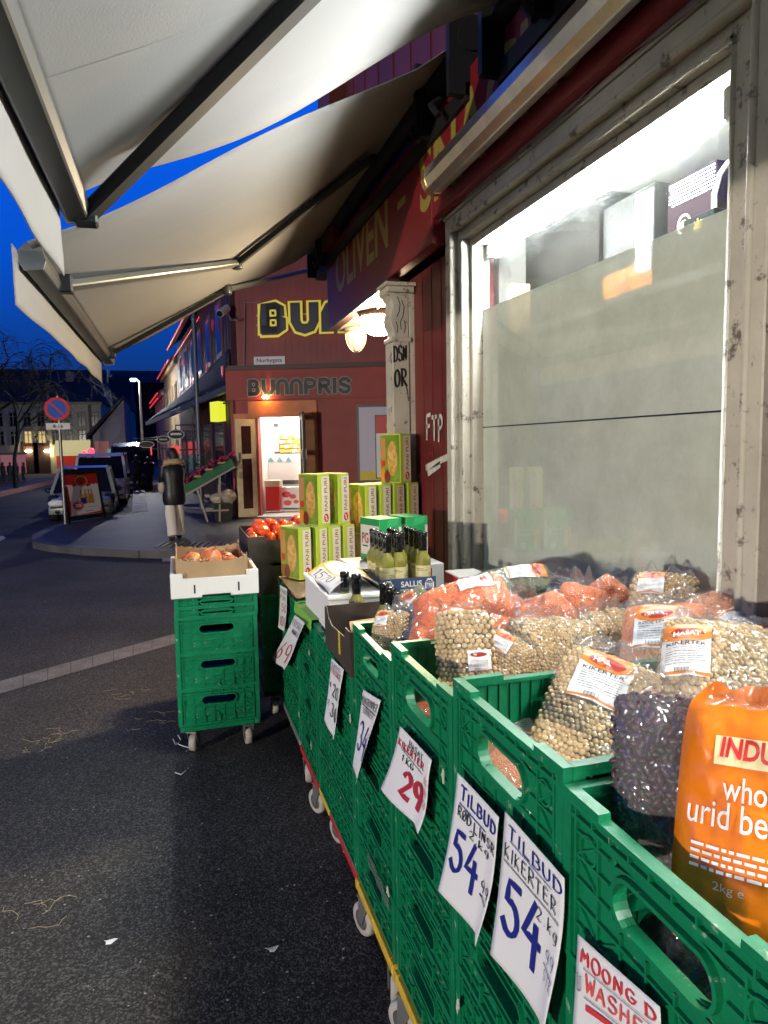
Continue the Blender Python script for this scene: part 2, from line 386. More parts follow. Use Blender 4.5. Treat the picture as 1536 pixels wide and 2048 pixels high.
def ell(cx, cy, rx, ry, n=20):
    return [(cx + rx * cos(2 * pi * i / n), cy + ry * sin(2 * pi * i / n)) for i in range(n)], [tuple(range(n))]
# ================================================================ common materials
ASPH = aggregate('asphalt', (1.0, .98, .95), .020, .118, 170, .75, .3, big=.9, spec=.2)
PAVE = aggregate('pavement_asphalt', (1.0, .86, .70), .018, .075, 70, .6, .5)
GRAN = mat('granite', (.20, .20, .20), .7, bump=(160, .5), var=(4, .2), var2=(120, .4))
REDW = mat('red_timber', (.13, .018, .018), .45, var=(2.5, .25), bump=(60, .12), dirt=(3.5, .62, .8, (.07, .02, .018)))
REDW2 = mat('dark_red_wall', (.24, .030, .026), .5, var=(1.5, .18), bump=(40, .1))
MBLK = mat('matte_black', (.008, .009, .010), .65, spec=.3)
BLACK = mat('black_metal', (.012, .013, .015), .4, bump=(60, .1))
DGREY = mat('dark_grey_metal', (.06, .065, .065), .4, .3)
GREYM = mat('grey_metal', (.30, .31, .30), .38, .7, var=(8, .15))
ALU = mat('aluminium', (.62, .58, .50), .32, .85, var=(14, .12), bump=(50, .08))
WHITEP = mat('white_paint', (.62, .60, .54), .5, var=(6, .12))
OLDPAINT = mat('weathered_cream_paint', (.46, .43, .36), .55, var=(5, .16), bump=(45, .35), dirt=(14, .565, .64, (.12, .10, .08)))
PAPER = mat('paper', (.74, .74, .74), .6)
INKB = mat('blue_marker', (.012, .02, .20), .5); INKK = mat('black_marker', (.012, .012, .014), .5); INKR = mat('red_marker', (.42, .02, .05), .5); INKP = mat('pink_marker', (.75, .10, .09), .5)
YELL = mat('yellow_print', (.75, .55, .03), .5)
RED = mat('red_print', (.55, .02, .02), .45)
WHITE = mat('white_print', (.8, .8, .78), .5)
RUB = mat('black_rubber', (.02, .02, .02), .7)

# ================================================================ ground
def ground_sheet(name, poly, z, m_, top_only=True, thick=.15):
    mb = MB()
    if top_only: mb.add([(x, y, z) for x, y in poly], [tuple(range(len(poly)))])
    else: mb.prism([(x, y, z - thick) for x, y in poly], (0, 0, thick))
    o = mb.build(name, m_); tag(o, kind='structure'); return o
ground_sheet('road', [(-120, -60), (120, -60), (120, 200), (-120, 200)], 0.0, ASPH)
# the pavement on the far corner, with its nose bulging into the road
nose = [(9.0, 8.55), (2.26, 9.40), (.85, 9.78), (-.56, 10.50), (-1.40, 11.15), (-1.95, 11.75), (-2.25, 12.25), (-2.42, 13.2), (-2.40, 14.4), (-2.2, 15.3), (-1.6, 16.3), (-1.02, 17.1)]
def kx(Y): return -1.02 - .052 * (Y - 17.1)
walk = nose + [(kx(60), 60), (14, 60), (14, 8.2)]
ground_sheet('pavement', walk[::-1], .10, PAVE, False, .12)
mb = MB()
def kerbline(pts, w, z0, z1, L=1.1):
    """separate kerb stones along a line"""
    for (a, b) in zip(pts, pts[1:]):
        a = Vector((*a, 0)); b = Vector((*b, 0)); n = max(1, int((b - a).length / L)); d = (b - a) / n; nn = Vector((-d.y, d.x, 0)).normalized()
        for i in range(n):
            p = a + d * (i + .004); q = a + d * (i + .992)
            mb.prism([(p.x - nn.x * .02, p.y - nn.y * .02, z0), (q.x - nn.x * .02, q.y - nn.y * .02, z0), (q.x + nn.x * w, q.y + nn.y * w, z0), (p.x + nn.x * w, p.y + nn.y * w, z0)], (0, 0, z1 - z0))
kerbline(nose[::-1], .16, -.02, .106)
tag(mb.build('kerb', mat('worn_kerb', (.085, .082, .08), .65, bump=(120, .4), var=(3, .3))), kind='structure')
mb = MB(); kerbline([(kx(58), 58), (kx(17.1), 17.1)], .34, -.02, .112, 1.3)
tag(mb.build('kerb_stones', mat('pale_kerb', (.42, .40, .36), .7, bump=(90, .3), var=(3, .2))), kind='structure')
# tactile paving by the crossing: a band of raised bars
mb = MB()
for i in range(34):
    t = i / 33; p = Vector((-.35 + 3.0 * t, 10.75 - 1.0 * t - .25 * t * (1 - t), 0)); mb.bar(p + Vector((.0, .02, .106)), p + Vector((.12, .55, .106)), .045, .016)
tag(mb.build('tactile_paving', mat('tactile_stone', (.10, .09, .075), .6, var=(5, .3))), kind='structure')
# flush granite band across the asphalt, and two painted marks
band = [at_z(-60, 1378, .004), at_z(-60, 1404, .004), at_z(340, 1290, .004), at_z(340, 1270, .004)]
mb = MB(); a, b, c, d = [Vector(p) for p in band]
e1 = (d - a); f1 = (c - b); N = 9
for i in range(-1, 14):
    t0, t1 = (i + .01) / N, (i + .985) / N
    mb.quad(b + f1 * t0, b + f1 * t1, a + e1 * t1, a + e1 * t0)
tag(mb.build('granite_band', mat('band_stone', (.16, .155, .15), .7, bump=(140, .5), var=(6, .3), var2=(60, .4))), kind='structure')
mb = MB(); q = [at_z(u, v, .004) for u, v in ((325, 1116), (325, 1123), (505, 1118), (505, 1111))]; mb.quad(*q)
q = [at_z(u, v, .004) for u, v in ((-30, 1088), (-30, 1098), (12, 1076), (4, 1071))]; mb.quad(*q)
tag(mb.build('road_marking', mat('worn_road_paint', (.45, .45, .45), .7, var=(20, .4))), kind='structure')
# left pavement with its kerb, far across the road
mb = MB(); mb.prism([(-30, 22, -.02), (-6.3, 22, -.02), (-5.6, 45, -.02), (-30, 45, -.02)], (0, 0, .13))
tag(mb.build('pavement', PAVE), kind='structure')
mb = MB(); mb.prism([(-6.30, 22, -.02), (-6.0, 22, -.02), (-5.3, 45, -.02), (-5.6, 45, -.02)], (0, 0, .15))
tag(mb.build('kerb', mat('reddish_kerb', (.25, .12, .10), .7)), kind='structure')
# straw and litter on the asphalt
rnd = random.Random(5)
def litter(u, v, n, name, label):
    mb = MB()
    p0 = at_z(u, v, .004)
    for k in range(n):
        p = Vector(p0) + Vector((rnd.uniform(-.12, .12), rnd.uniform(-.12, .12), 0)); a = rnd.uniform(0, 6.3); L = rnd.uniform(.05, .13); pts = []
        for i in range(6): pts.append(p + Vector((cos(a) * L * i / 5, sin(a) * L * i / 5, .002))); a += rnd.uniform(-.5, .5)
        mb.tube(pts, .0008, 4, smooth=False)
    return tag(mb.build(name, mat('straw', (.42, .34, .20), .8)), label, 'straw', 'loose straw on the asphalt')
litter(70, 1485, 9, 'straw', 'thin dry straw scattered on grey asphalt left of the green crates')
litter(262, 1385, 6, 'straw', 'few straw stems below the granite band on the asphalt')
litter(110, 1830, 5, 'straw', 'sparse straw in the lower left of the asphalt')
litter(310, 1440, 7, 'straw', 'little straw close to the foot of the pomegranate crate stack')
mb = MB()
for k in range(170):
    p = at_z(rnd.uniform(-40, 700), 1150 + 880 * rnd.random() ** .8, .004); r = rnd.uniform(.0012, .0036)
    mb.ico(p, r, 0, sc=(1.5, 1, .5))
tag(mb.build('grit', mat('grit_stone', (.35, .34, .32), .8)), kind='stuff', label='small stones and grit scattered on the asphalt', cat='grit')
mb = MB()
for (u, v) in ((520, 1790), (555, 1888), (430, 1330), (205, 1890), (505, 1755)):
    p = at_z(u, v, .004); mb.grid(lambda s, t, p=p: p + Vector(((s - .5) * .045, (t - .5) * .03, .004 + .006 * sin(5 * s + 3 * t))), 4, 4)
mb2 = MB()
for k, (u, v, lb) in enumerate(((545, 1900, 'small pale paper scrap on dark asphalt beside the front dolly wheel'), (220, 1885, 'small pale paper scrap on open asphalt at the lower left'))):
    p = at_z(u, v, .003); q = MB(); q.prism([p + Vector((.018 * cos(a) * (1 + .4 * sin(3 * a + k)), .013 * sin(a) * (1 + .3 * cos(2 * a)), .004 * cos(2 * a) + .004)) for a in [2 * pi * i / 9 for i in range(9)]], (0, 0, .0008))
    tag(q.build('paper_scrap', PAPER), lb, 'litter', 'paper scraps on the asphalt')
# cord ends beside the crate stack wheel
mb = MB()
for pts in ([(352, 1486), (366, 1492), (384, 1497), (372, 1502)], [(356, 1470), (362, 1480), (352, 1490), (346, 1478)], [(350, 1545), (362, 1549), (372, 1541)]):
    mb.tube([at_z(u, v, .006) for u, v in pts], .003, 5)
tag(mb.build('cord', mat('white_cord', (.6, .6, .58), .7)), 'white frayed cord lying by the front stack wheels', 'cord')
# ================================================================ the shop (near, right)
XW = 1.335
G_L, G_R = at_x(952, 800, 1.33).y, at_x(1467, 700, 1.33).y
Z_GT, Z_GB = 2.432, .93
C_L, C_R = at_x(893, 800, 1.25).y, at_x(1524, 800, 1.25).y
Z_CT = 2.58
shop = thing('shop_building', 'dark red timber grocery shop with cream window frame and gold lettered fascia', 'building', (XW, 2.0, 0))
def P(mb, name, m_, bevel=0, parent=None): return mb.build(name, m_, parent or shop, bevel=bevel)
mb = MB()
mb.box(XW, XW + .14, C_L - .05, 3.84, 0, 2.49)                   # between window and pilaster
mb.box(XW, XW + .14, .98, C_R + .05, 0, 2.49); mb.box(XW, XW + .14, -5, -2.6, 0, 2.49); mb.box(XW, XW + .14, -2.6, .98, 0, Z_GB - .05); mb.box(XW, XW + .14, -2.6, .98, Z_CT - .06, 2.6)                     # nearer than the window
mb.box(XW, XW + .14, C_R + .05, C_L - .05, 0, Z_GB - .05)        # below
mb.box(XW, XW + .14, C_R + .05, C_L - .05, Z_CT - .06, 2.6)      # above
for y in [3.29, 3.43, 3.57, 3.71] + [1.12]:
    mb.box(XW - .004, XW + .001, y - .004, y + .004, 0, 2.48)
mb.box(XW, 6.0, 3.84, 3.98, 0, 2.49)
P(mb, 'wall', REDW)
mb = MB(); mb.box(1.27, 6.0, -5, 5.5, 2.61, 6.2)
for k in range(24): mb.box(1.262, 1.271, 5.46 - k * .3, 5.49 - k * .3, 3.05, 6.15)
mb.box(1.15, 1.27, 5.1, 5.5, 3.05, 6.1)
P(mb, 'upper_wall', mat('upper_red_timber', (.085, .012, .012), .6, var=(2, .2)))
mb = MB(); mb.box(1.0, 6.2, -5.2, 5.75, 6.2, 6.4); P(mb, 'eaves', BLACK)
# interior shell behind the glass
INW = mat('white_interior', (.12, .12, .11), .6, var=(3, .06))
mb = MB()
mb.box(2.05, 2.1, G_R - .3, G_L + .12, .6, 2.7); mb.box(1.48, 2.05, G_L + .07, G_L + .12, .6, 2.7); mb.box(1.48, 2.05, G_R - .3, G_R - .25, .6, 2.7)
mb.box(1.48, 2.05, G_R - .25, G_L + .07, 2.52, 2.6)
P(mb, 'display_lining', INW)
mb = MB(); mb.box(1.50, 2.04, G_R - .24, G_L + .06, 2.02, 2.05); P(mb, 'display_shelf', INW)
# window: stepped casing, frame, glass and frosted film
win = MB()
def ring(mb, yo0, yo1, zo0, zo1, yi0, yi1, zi0, zi1, x0, x1, m=0):
    mb.box(x0, x1, yi1, yo1, zo0, zo1, m); mb.box(x0, x1, yo0, yi0, zo0, zo1, m); mb.box(x0, x1, yi0, yi1, zi1, zo1, m); mb.box(x0, x1, yi0, yi1, zo0, zi0, m)
I1 = (C_R + .055, C_L - .075, Z_GB - .10, Z_CT - .065)
I2 = (G_R - .022, G_L + .03, Z_GB - .04, Z_GT + .035)
ring(win, C_R, C_L, Z_GB - .16, Z_CT, *I1, 1.25, 1.345)
ring(win, I1[0], I1[1], I1[2], I1[3], *I2, 1.282, 1.35)
ring(win, I2[0], I2[1], I2[2], I2[3], G_R, G_L, Z_GB, Z_GT, 1.315, 1.40)
# mouldings: rounded beads on the casing
for (y, z0, z1) in ((I1[1] + .004, Z_GB - .1, Z_CT - .06), (I1[0] - .004, Z_GB - .1, Z_CT - .06)):
    win.tube([(1.252, y, z0), (1.252, y, z1)], .012, 8)
win.tube([(1.252, C_R + .05, Z_CT - .06), (1.252, C_L - .06, Z_CT - .06)], .012, 8)
win.tube([(1.284, I2[0], Z_GT + .045), (1.284, I2[1], Z_GT + .045)], .010, 8); win.tube([(1.284, I2[1] + .008, Z_GB), (1.284, I2[1] + .008, Z_GT + .04)], .010, 8); win.tube([(1.284, I2[0] - .006, Z_GB), (1.284, I2[0] - .006, Z_GT + .04)], .009, 8)
win.box(1.243, 1.26, C_R - .01, C_L + .01, Z_CT + .002, Z_CT + .02)
window = P(win, 'window', OLDPAINT, bevel=.004)
# sagging lead flashing over the casing
mb = MB(); rnd = random.Random(2)
prof = [(C_R - .02 + (C_L - C_R + .05) * i / 30) for i in range(31)]
mb.grid(lambda s, t: Vector((1.232 + .016 * t - .008 * abs(mnoise.noise((s * 6, t, 2))), C_R - .02 + (C_L - C_R + .05) * s, Z_CT + .04 + .022 * mnoise.noise((s * 5, 0, 4)) + .03 * t - (1 - t) * .035)), 40, 2)
sub(mb, 'flashing', mat('lead', (.30, .28, .26), .45, .4, var=(12, .3)), window)
GLASS = film('window_glass', (.97, 1, .98), .0, .035, 0, .0)
n, l = GLASS.node_tree.nodes, GLASS.node_tree.links          # faint translucence in the pane stands in for the tube's bloom
bloom = n.new('ShaderNodeBsdfTranslucent'); bloom.inputs[0].default_value = (.9, 1, .95, 1); mixd = n.new('ShaderNodeMixShader')
tcd = n.new('ShaderNodeTexCoord'); nd_ = n.new('ShaderNodeTexNoise'); nd_.inputs['Scale'].default_value = 9; nd_.inputs['Detail'].default_value = 8; l.new(tcd.outputs['Object'], nd_.inputs[0])
rd_ = n.new('ShaderNodeMapRange'); rd_.inputs[1].default_value = .35; rd_.inputs[2].default_value = .7; rd_.inputs[3].default_value = .006; rd_.inputs[4].default_value = .022; l.new(nd_.outputs['Fac'], rd_.inputs[0]); l.new(rd_.outputs[0], mixd.inputs[0])
om = [x for x in n if x.type == 'OUTPUT_MATERIAL'][0]; prev = om.inputs[0].links[0].from_socket; l.new(prev, mixd.inputs[1]); l.new(bloom.outputs[0], mixd.inputs[2]); l.new(mixd.outputs[0], om.inputs[0])
mb = MB(); mb.quad((1.362, G_R, Z_GB), (1.362, G_R, Z_GT), (1.362, G_L, Z_GT), (1.362, G_L, Z_GB)); sub(mb, 'pane', GLASS, window)
# frosted film
FM = bpy.data.materials.new('frosted_film'); FM.use_nodes = True
n, l = FM.node_tree.nodes, FM.node_tree.links; n.clear()
o_ = n.new('ShaderNodeOutputMaterial'); df = n.new('ShaderNodeBsdfDiffuse'); tl = n.new('ShaderNodeBsdfTranslucent'); tp = n.new('ShaderNodeBsdfTransparent'); gl = n.new('ShaderNodeBsdfGlossy')
tcn = n.new('ShaderNodeTexCoord'); tn = n.new('ShaderNodeTexNoise'); tn.inputs['Scale'].default_value = 4; tn.inputs['Detail'].default_value = 12; tn.inputs['Roughness'].default_value = .78; l.new(tcn.outputs['Object'], tn.inputs[0])
rp = n.new('ShaderNodeValToRGB'); rp.color_ramp.elements[0].position = .3; rp.color_ramp.elements[0].color = (.60, .60, .52, 1); rp.color_ramp.elements[1].position = .7; rp.color_ramp.elements[1].color = (.84, .84, .77, 1); l.new(tn.outputs['Fac'], rp.inputs[0]); l.new(rp.outputs[0], df.inputs[0])
tl.inputs[0].default_value = (.16, .24, .20, 1); gl.inputs['Roughness'].default_value = .05; gl.inputs[0].default_value = (1, 1, 1, 1)
m1 = n.new('ShaderNodeMixShader'); m1.inputs[0].default_value = .18; l.new(df.outputs[0], m1.inputs[1]); l.new(tl.outputs[0], m1.inputs[2])
m2 = n.new('ShaderNodeMixShader'); m2.inputs[0].default_value = .10; l.new(m1.outputs[0], m2.inputs[1]); l.new(tp.outputs[0], m2.inputs[2])
fr = n.new('ShaderNodeFresnel'); fr.inputs[0].default_value = 1.5
m3 = n.new('ShaderNodeMixShader'); l.new(fr.outputs[0], m3.inputs[0]); l.new(m2.outputs[0], m3.inputs[1]); l.new(gl.outputs[0], m3.inputs[2]); l.new(m3.outputs[0], o_.inputs[0])
mb = MB(); zf0, zf1 = at_x(1462, 415, 1.366).z, at_x(955, 625, 1.366).z
mb.quad((1.366, G_R, Z_GB), (1.366, G_R, zf0), (1.366, G_L, zf1), (1.366, G_L, Z_GB)); sub(mb, 'frosted_film', FM, window)
# painted boards standing behind the film, with the joint between them
mb = MB(); zj = 1.622; zt1, zt0 = at_x(960, 697, 1.43).z, at_x(1462, 630, 1.43).z
BOARD = mat('cream_board', (.55, .52, .42), .6, var=(40, .08), bump=(300, .3))
mb.box(1.41, 1.44, G_R - .02, G_L + .02, .95, zj - .003); mb.prism([(1.412, G_R - .02, zj + .003), (1.412, G_L + .02, zj + .003), (1.412, G_L + .02, zt1), (1.412, G_R - .02, zt0)], (.028, 0, 0))
sub(mb, 'backing_board', BOARD, window)
mb = MB(); mb.box(1.3635, 1.3645, G_R, G_L, zj - .003, zj + .002); sub(mb, 'joint_line', INKK, window)
# fluorescent tube inside the window
TUBE = glow('fluorescent_white', (.98, .99, 1.0), 440.0)
tl_ = thing('fluorescent_lamp', 'lit white fluorescent tube inside the shop window', 'lamp', (1.40, 2.2, 2.36))
pa, pb = at_x(985, 496, 1.388), at_x(1455, 236, 1.388); pa.z = 2.395; pb.z = 2.378
mb = MB(); mb.tube([pa, pb], .014, 10); mb.build('tube', TUBE, tl_)
mb = MB(); mb.box(1.402, 1.46, pb.y - .06, pa.y + .03, pa.z + .05, pa.z + .10)
mb.box(1.373, 1.43, pa.y + .0, pa.y + .025, pa.z - .02, pa.z + .06); mb.box(1.373, 1.43, pb.y - .03, pb.y, pb.z - .02, pa.z + .06)
mb.build('batten', WHITEP, tl_)
# unseen next window and its tube, added to light the near bags
w2 = MB(); ring(w2, -2.65, 1.02, Z_GB - .16, Z_CT, -2.58, .95, Z_GB - .1, Z_CT - .065, 1.25, 1.345); ring(w2, -2.58, .95, Z_GB - .1, Z_CT - .065, -2.52, .89, Z_GB, Z_GT, 1.30, 1.40)
win2 = P(w2, 'window', OLDPAINT, bevel=.004)
mb = MB(); mb.quad((1.362, -2.52, Z_GB), (1.362, -2.52, Z_GT), (1.362, .89, Z_GT), (1.362, .89, Z_GB)); sub(mb, 'pane', GLASS, win2)
mb = MB(); mb.quad((1.366, -2.52, Z_GB), (1.366, -2.52, 2.13), (1.366, .89, 2.13), (1.366, .89, Z_GB)); sub(mb, 'frosted_film', FM, win2)
mb = MB(); mb.box(1.7, 1.75, -2.7, 1.0, .9, 2.6); sub(mb, 'backing_board', INW, win2)
t2 = thing('fluorescent_lamp', 'added white fluorescent tube in the unseen next window, lighting the near bags', 'lamp', (1.40, 0, 2.36))
mb = MB(); mb.tube([(1.388, .8, 2.385), (1.388, -2.3, 2.385)], .014, 10); mb.build('tube', TUBE, t2); mb = MB(); mb.box(1.402, 1.46, -2.35, .85, 2.435, 2.49); mb.build('batten', WHITEP, t2)
# goods on the display shelf, seen above the film
def on_x(u, v, X): return at_x(u, v, X)
def shelf_box(u0, u1, vt, vb, X, depth, m_, name, label, cat, deco=None, grp=None):
    y1, y0 = on_x(u0, vt, X).y, on_x(u1, vt, X).y; zt = (on_x(u0, vt, X).z + on_x(u1, vt, X).z) / 2
    t = thing(name, label, cat, (X, (y0 + y1) / 2, 2.05), group=grp)
    mb = MB(); mb.box(X, X + depth, y0, y1, 2.05, max(zt, 2.1)); mb.build('carton', m_, t, bevel=.003)
    if deco: deco(t, X, y0, y1, max(zt, 2.1))
    return t
DARKB = mat('dark_grey_card', (.012, .012, .011), .9, var=(60, .3), spec=.05)
shelf_box(1048, 1198, 425, 0, 1.62, .25, DARKB, 'box', 'large speckled dark grey box on the window shelf', 'box')
def bagdeco(t, X, y0, y1, zt):
    mb = MB(); mb.box(X - .002, X, y0 + .002, y1 - .002, 2.10, 2.19); mb.build('orange_print', mat('orange_print', (.8, .28, .03), .5, var=(30, .5)), t)
    mb = MB(); mb.box(X - .003, X, y0 + .004, y0 + (y1 - y0) * .3, 2.15, zt - .02); mb.build('pale_side', WHITE, t)
shelf_box(1200, 1308, 395, 0, 1.64, .16, mat('silver_foil', (.02, .021, .02), .6, 0, bump=(25, .4), spec=.15), 'foil_pack', 'silver foil pack with orange print at its foot on the window shelf', 'pack', bagdeco)
def coffee(t, X, y0, y1, zt):
    w = y1 - y0
    g = []
    rr = random.Random(4)
    for k in range(7):
        z = zt - .012 - k * .011; y = y0 + .02 * w
        while y < y1 - .02:
            e = y + rr.uniform(.01, .04); g.append(((y, z), (min(e, y1 - .01), z))); y = e + .006
    mb = MB()
    for a, b in g: mb.box(X - .0012, X, a[0], b[0], a[1] - .0018, a[1] + .0018)
    cy, cz = (y0 + y1) / 2 + w * .12, zt - .15
    ringp = [(cy + .028 * cos(a * pi / 12), cz + .028 * sin(a * pi / 12)) for a in range(25)]
    mb.flat(strokes([ringp], .005, 1), lambda x, y: Vector((X - .0014, x, y)))
    mb.build('white_script', WHITE, t)
    mb = MB(); mb.flat(ell(cy, cz, .018, .012), lambda x, y: Vector((X - .0016, x, y))); mb.build('emblem', YELL, t)
shelf_box(1336, 1432, 345, 0, 1.60, .14, mat('dark_brown_card', (.012, .008, .010), .9, spec=.05), 'box', 'dark brown box with white script and round gold emblem on the window shelf', 'box', coffee)
def sm(t, X, y0, y1, zt):
    cy, cz = (y0 + y1) / 2, zt - .035; mb = MB()
    for k in range(8): a = k * pi / 4; mb.flat(strokes([[(cy + .005 * cos(a), cz + .005 * sin(a)), (cy + .02 * cos(a), cz + .02 * sin(a))]], .004, 1), lambda x, y: Vector((X - .0012, x, y)))
    mb.build('gold_sun', YELL, t)
shelf_box(1366, 1428, 428, 0, 1.55, .045, mat('black_card', (.006, .008, .008), .9, spec=.05), 'box', 'small black box with gold sun emblem before the dark brown box', 'box', sm)
mb = MB(); ya, yb = on_x(1440, 400, 1.6).y, on_x(1475, 400, 1.6).y
mb.tube([(1.58, ya, 2.05), (1.58, ya, 2.28), (1.58, ya - .02, 2.33), (1.58, ya - .05, 2.35), (1.58, yb - .05, 2.35)], .008, 8)
tag(mb.build('display_rail', WHITEP), 'bent white tube rail at the right end of the window shelf', 'rail')
shelf_box(985, 1022, 575, 0, 1.52, .1, mat('brown_carton', (.42, .30, .16), .7), 'box', 'little brown and white carton at the left end of the window shelf', 'box', lambda t, X, y0, y1, zt: MB().box(X - .002, X, y0 + .006, y1 - .006, 2.055, zt - .012).build('white_label', WHITE, t))
mb = MB(); y = on_x(1020, 530, 1.7).y; mb.box(1.7, 1.72, y - .03, y, 2.05, 2.5); tag(mb.build('shelf_upright', mat('bare_wood', (.45, .30, .15), .6)), 'bare wood upright at the left of the window shelf', 'upright')

# fascia sign
SIGNRED = mat('fascia_red', (.15, .008, .013), .5, var=(3, .15), spec=.3)
y_end = at_x(655, 600, 1.2).y
fas = MB(); fas.box(1.2, 1.262, C_L + .04, y_end, 2.49, 3.06); fas.box(1.2005, 1.262, -4.0, C_L + .039, 2.60, 3.0595)
fascia = P(fas, 'fascia_sign', SIGNRED, bevel=.004)
GOLD = mat('gold_letters', (.26, .20, .04), .5)
mb = MB()
def fas_text(s, u0, u1, z0, z1, bold=.02):
    ya, yb = at_x(u0, 500, 1.2).y, at_x(u1, 500, 1.2).y
    g = fit(text(s, 1, bold), 0, 1, z0, z1)
    mb.flat(g, lambda x, y: Vector((1.198, ya + (yb - ya) * x, y)))
for a_ in (('OLIVEN', 671, 777, 2.66, 2.98), ('-', 797, 813, 2.80, 2.84), ('SNACKS', 842, 1172, 2.66, 2.98)):
    mb = MB(); fas_text(*a_); sub(mb, 'fascia_lettering', GOLD, fascia)
mb = MB(); mb.box(1.19, 1.262, 3.9, y_end + .01, 2.455, 2.488); sub(mb, 'lower_trim', mat('dark_trim', (.06, .03, .03), .5), fascia)
# soffit over the recessed corner entrance
C = at_z(795, 676, 2.46)
mb = MB(); mb.prism([(1.264, 3.99, 2.46), (C.x + .6, 3.99, 2.46), (C.x + .6, C.y - .25, 2.46), (1.264, y_end, 2.46)], (0, 0, .06))
P(mb, 'soffit', mat('cream_soffit', (.62, .52, .36), .6, var=(3, .1)))
# carved pilaster with a scroll bracket
mb = MB(); mb.box(1.20, 1.30, 3.85, 3.99, 0, 2.13); mb.box(1.304, 1.345, 3.858, 3.99, 0, 2.44)
mb.box(1.19, 1.31, 3.84, 3.99, 2.13, 2.155)
sc = [(1.30, 2.155), (1.30, 2.43), (1.17, 2.43), (1.165, 2.40), (1.185, 2.385), (1.20, 2.36), (1.205, 2.325), (1.195, 2.29), (1.188, 2.26), (1.194, 2.225), (1.21, 2.19), (1.213, 2.155)]
mb.prism([(x, 3.855, z) for x, z in sc], (0, .135, 0))
mb.box(1.15, 1.33, 3.80, 3.99, 2.432, 2.452); mb.box(1.165, 1.325, 3.82, 3.99, 2.40, 2.432)
pil = P(mb, 'pilaster', OLDPAINT, bevel=.004)
mb = MB()
for L in ([(1.235, 2.38), (1.25, 2.34), (1.245, 2.30), (1.23, 2.27)], [(1.26, 2.36), (1.275, 2.32), (1.265, 2.27), (1.25, 2.24), (1.255, 2.20)], [(1.225, 2.24), (1.235, 2.21), (1.23, 2.18)], [(1.275, 2.25), (1.28, 2.21), (1.272, 2.18)]):
    mb.flat(strokes([L], .005, 1), lambda x, y: Vector((x, 3.8535, y)))
for a_ in (('DSN', 1.207, 2.02, .085, .28, .13, 3), ('OR', 1.210, 1.88, .10, .36, .13, 4)):
    q = MB(); q.flat(hand(*a_, slope=.12, gap=.05), lambda x, y: Vector((x, 3.849, y))); sub(q, 'graffiti', INKK, pil)
mb.flat(strokes([[(1.275, 1.9), (1.285, 1.85), (1.29, 1.80)]], .006, 1), lambda x, y: Vector((x, 3.849, y)))
sub(mb, 'carved_lines', INKK, pil)
mb = MB()
ya, yb = at_x(855, 900, XW).y, at_x(897, 900, XW).y
g = hand('FTP', 0, 0, 1, .8, .22, 6, gap=.2); g = fit(g, ya, yb + .08, 1.56, 1.72)
g = ([(ya + (yb + .06 - ya) * (x - ya) / (yb + .08 - ya), y + (x - ya) * -.0) for x, y in g[0]], g[1])
mb.flat(g, lambda x, y: Vector((XW - .0065, x, y)))
mb.flat(strokes([[(ya, 1.42), (ya - .25, 1.47), (ya - .42, 1.5)], [(ya - .03, 1.39), (ya - .2, 1.44)]], .035, 1), lambda x, y: Vector((XW - .0068, x, y)))
mb.flat(hand('XLINE', 0, 0, .03, .5, .1, 8), lambda x, y: Vector((XW - .0065, 3.80 - y, 1.38 - x)))
P(mb, 'graffiti', mat('white_spray', (.55, .52, .48), .7, var=(25, .25)))
# bulkhead lamps under the soffit
WARM = glow('warm_lamp_glass', (1.0, .78, .48), 640.0); WARM2 = mat('dim_lamp_glass', (.38, .32, .22), .3, emit=(1.0, .8, .5), estr=.25)
def bulkhead(u, v, z, r, h, gm, label, cage):
    p = at_z(u, v, z)
    t = thing('bulkhead_lamp', label, 'lamp', (p.x, p.y, z), group='bulkhead lamps under the soffit')
    mb = MB(); mb.lathe([(r * 1.08, 2.459), (r * 1.08, z + .06), (r * 1.0, z + .045), (r * .2, z + .045)], (p.x, p.y, 0), 20); mb.build('housing', mat('lamp_housing', (.28, .24, .2), .5, .3), t)
    mb = MB(); mb.lathe([(r * .9, z + .045), (r * .95, z + .03), (r * .93, z), (r * .8, z - h * .5), (r * .45, z - h * .9), (.005, z - h)], (p.x, p.y, 0), 20); mb.build('glass', gm, t)
    if cage:
        mb = MB()
        for a in (0, pi / 3, 2 * pi / 3):
            mb.tube([(p.x + cos(a) * r * 1.0 * cos(b), p.y + sin(a) * r * cos(b), z + .03 - (h + .04) * sin(b)) for b in [pi * i / 12 for i in range(13)]], .004, 5)
        mb.build('wire_cage', GREYM, t)
    return t
bulkhead(758, 650, 2.37, .13, .07, WARM, 'brightly lit oval bulkhead lamp under the cream soffit', False)
bulkhead(712, 676, 2.385, .085, .10, WARM2, 'round caged lamp glowing dimly beside the bright lamp', True)
mb = MB(); pA = at_z(790, 585, 2.452); pB = at_z(738, 632, 2.452); mb.tube([pA, pA.lerp(pB, .5), pB, pB + Vector((.02, .0, -.03))], .006, 6)
P(mb, 'soffit_cable', BLACK)
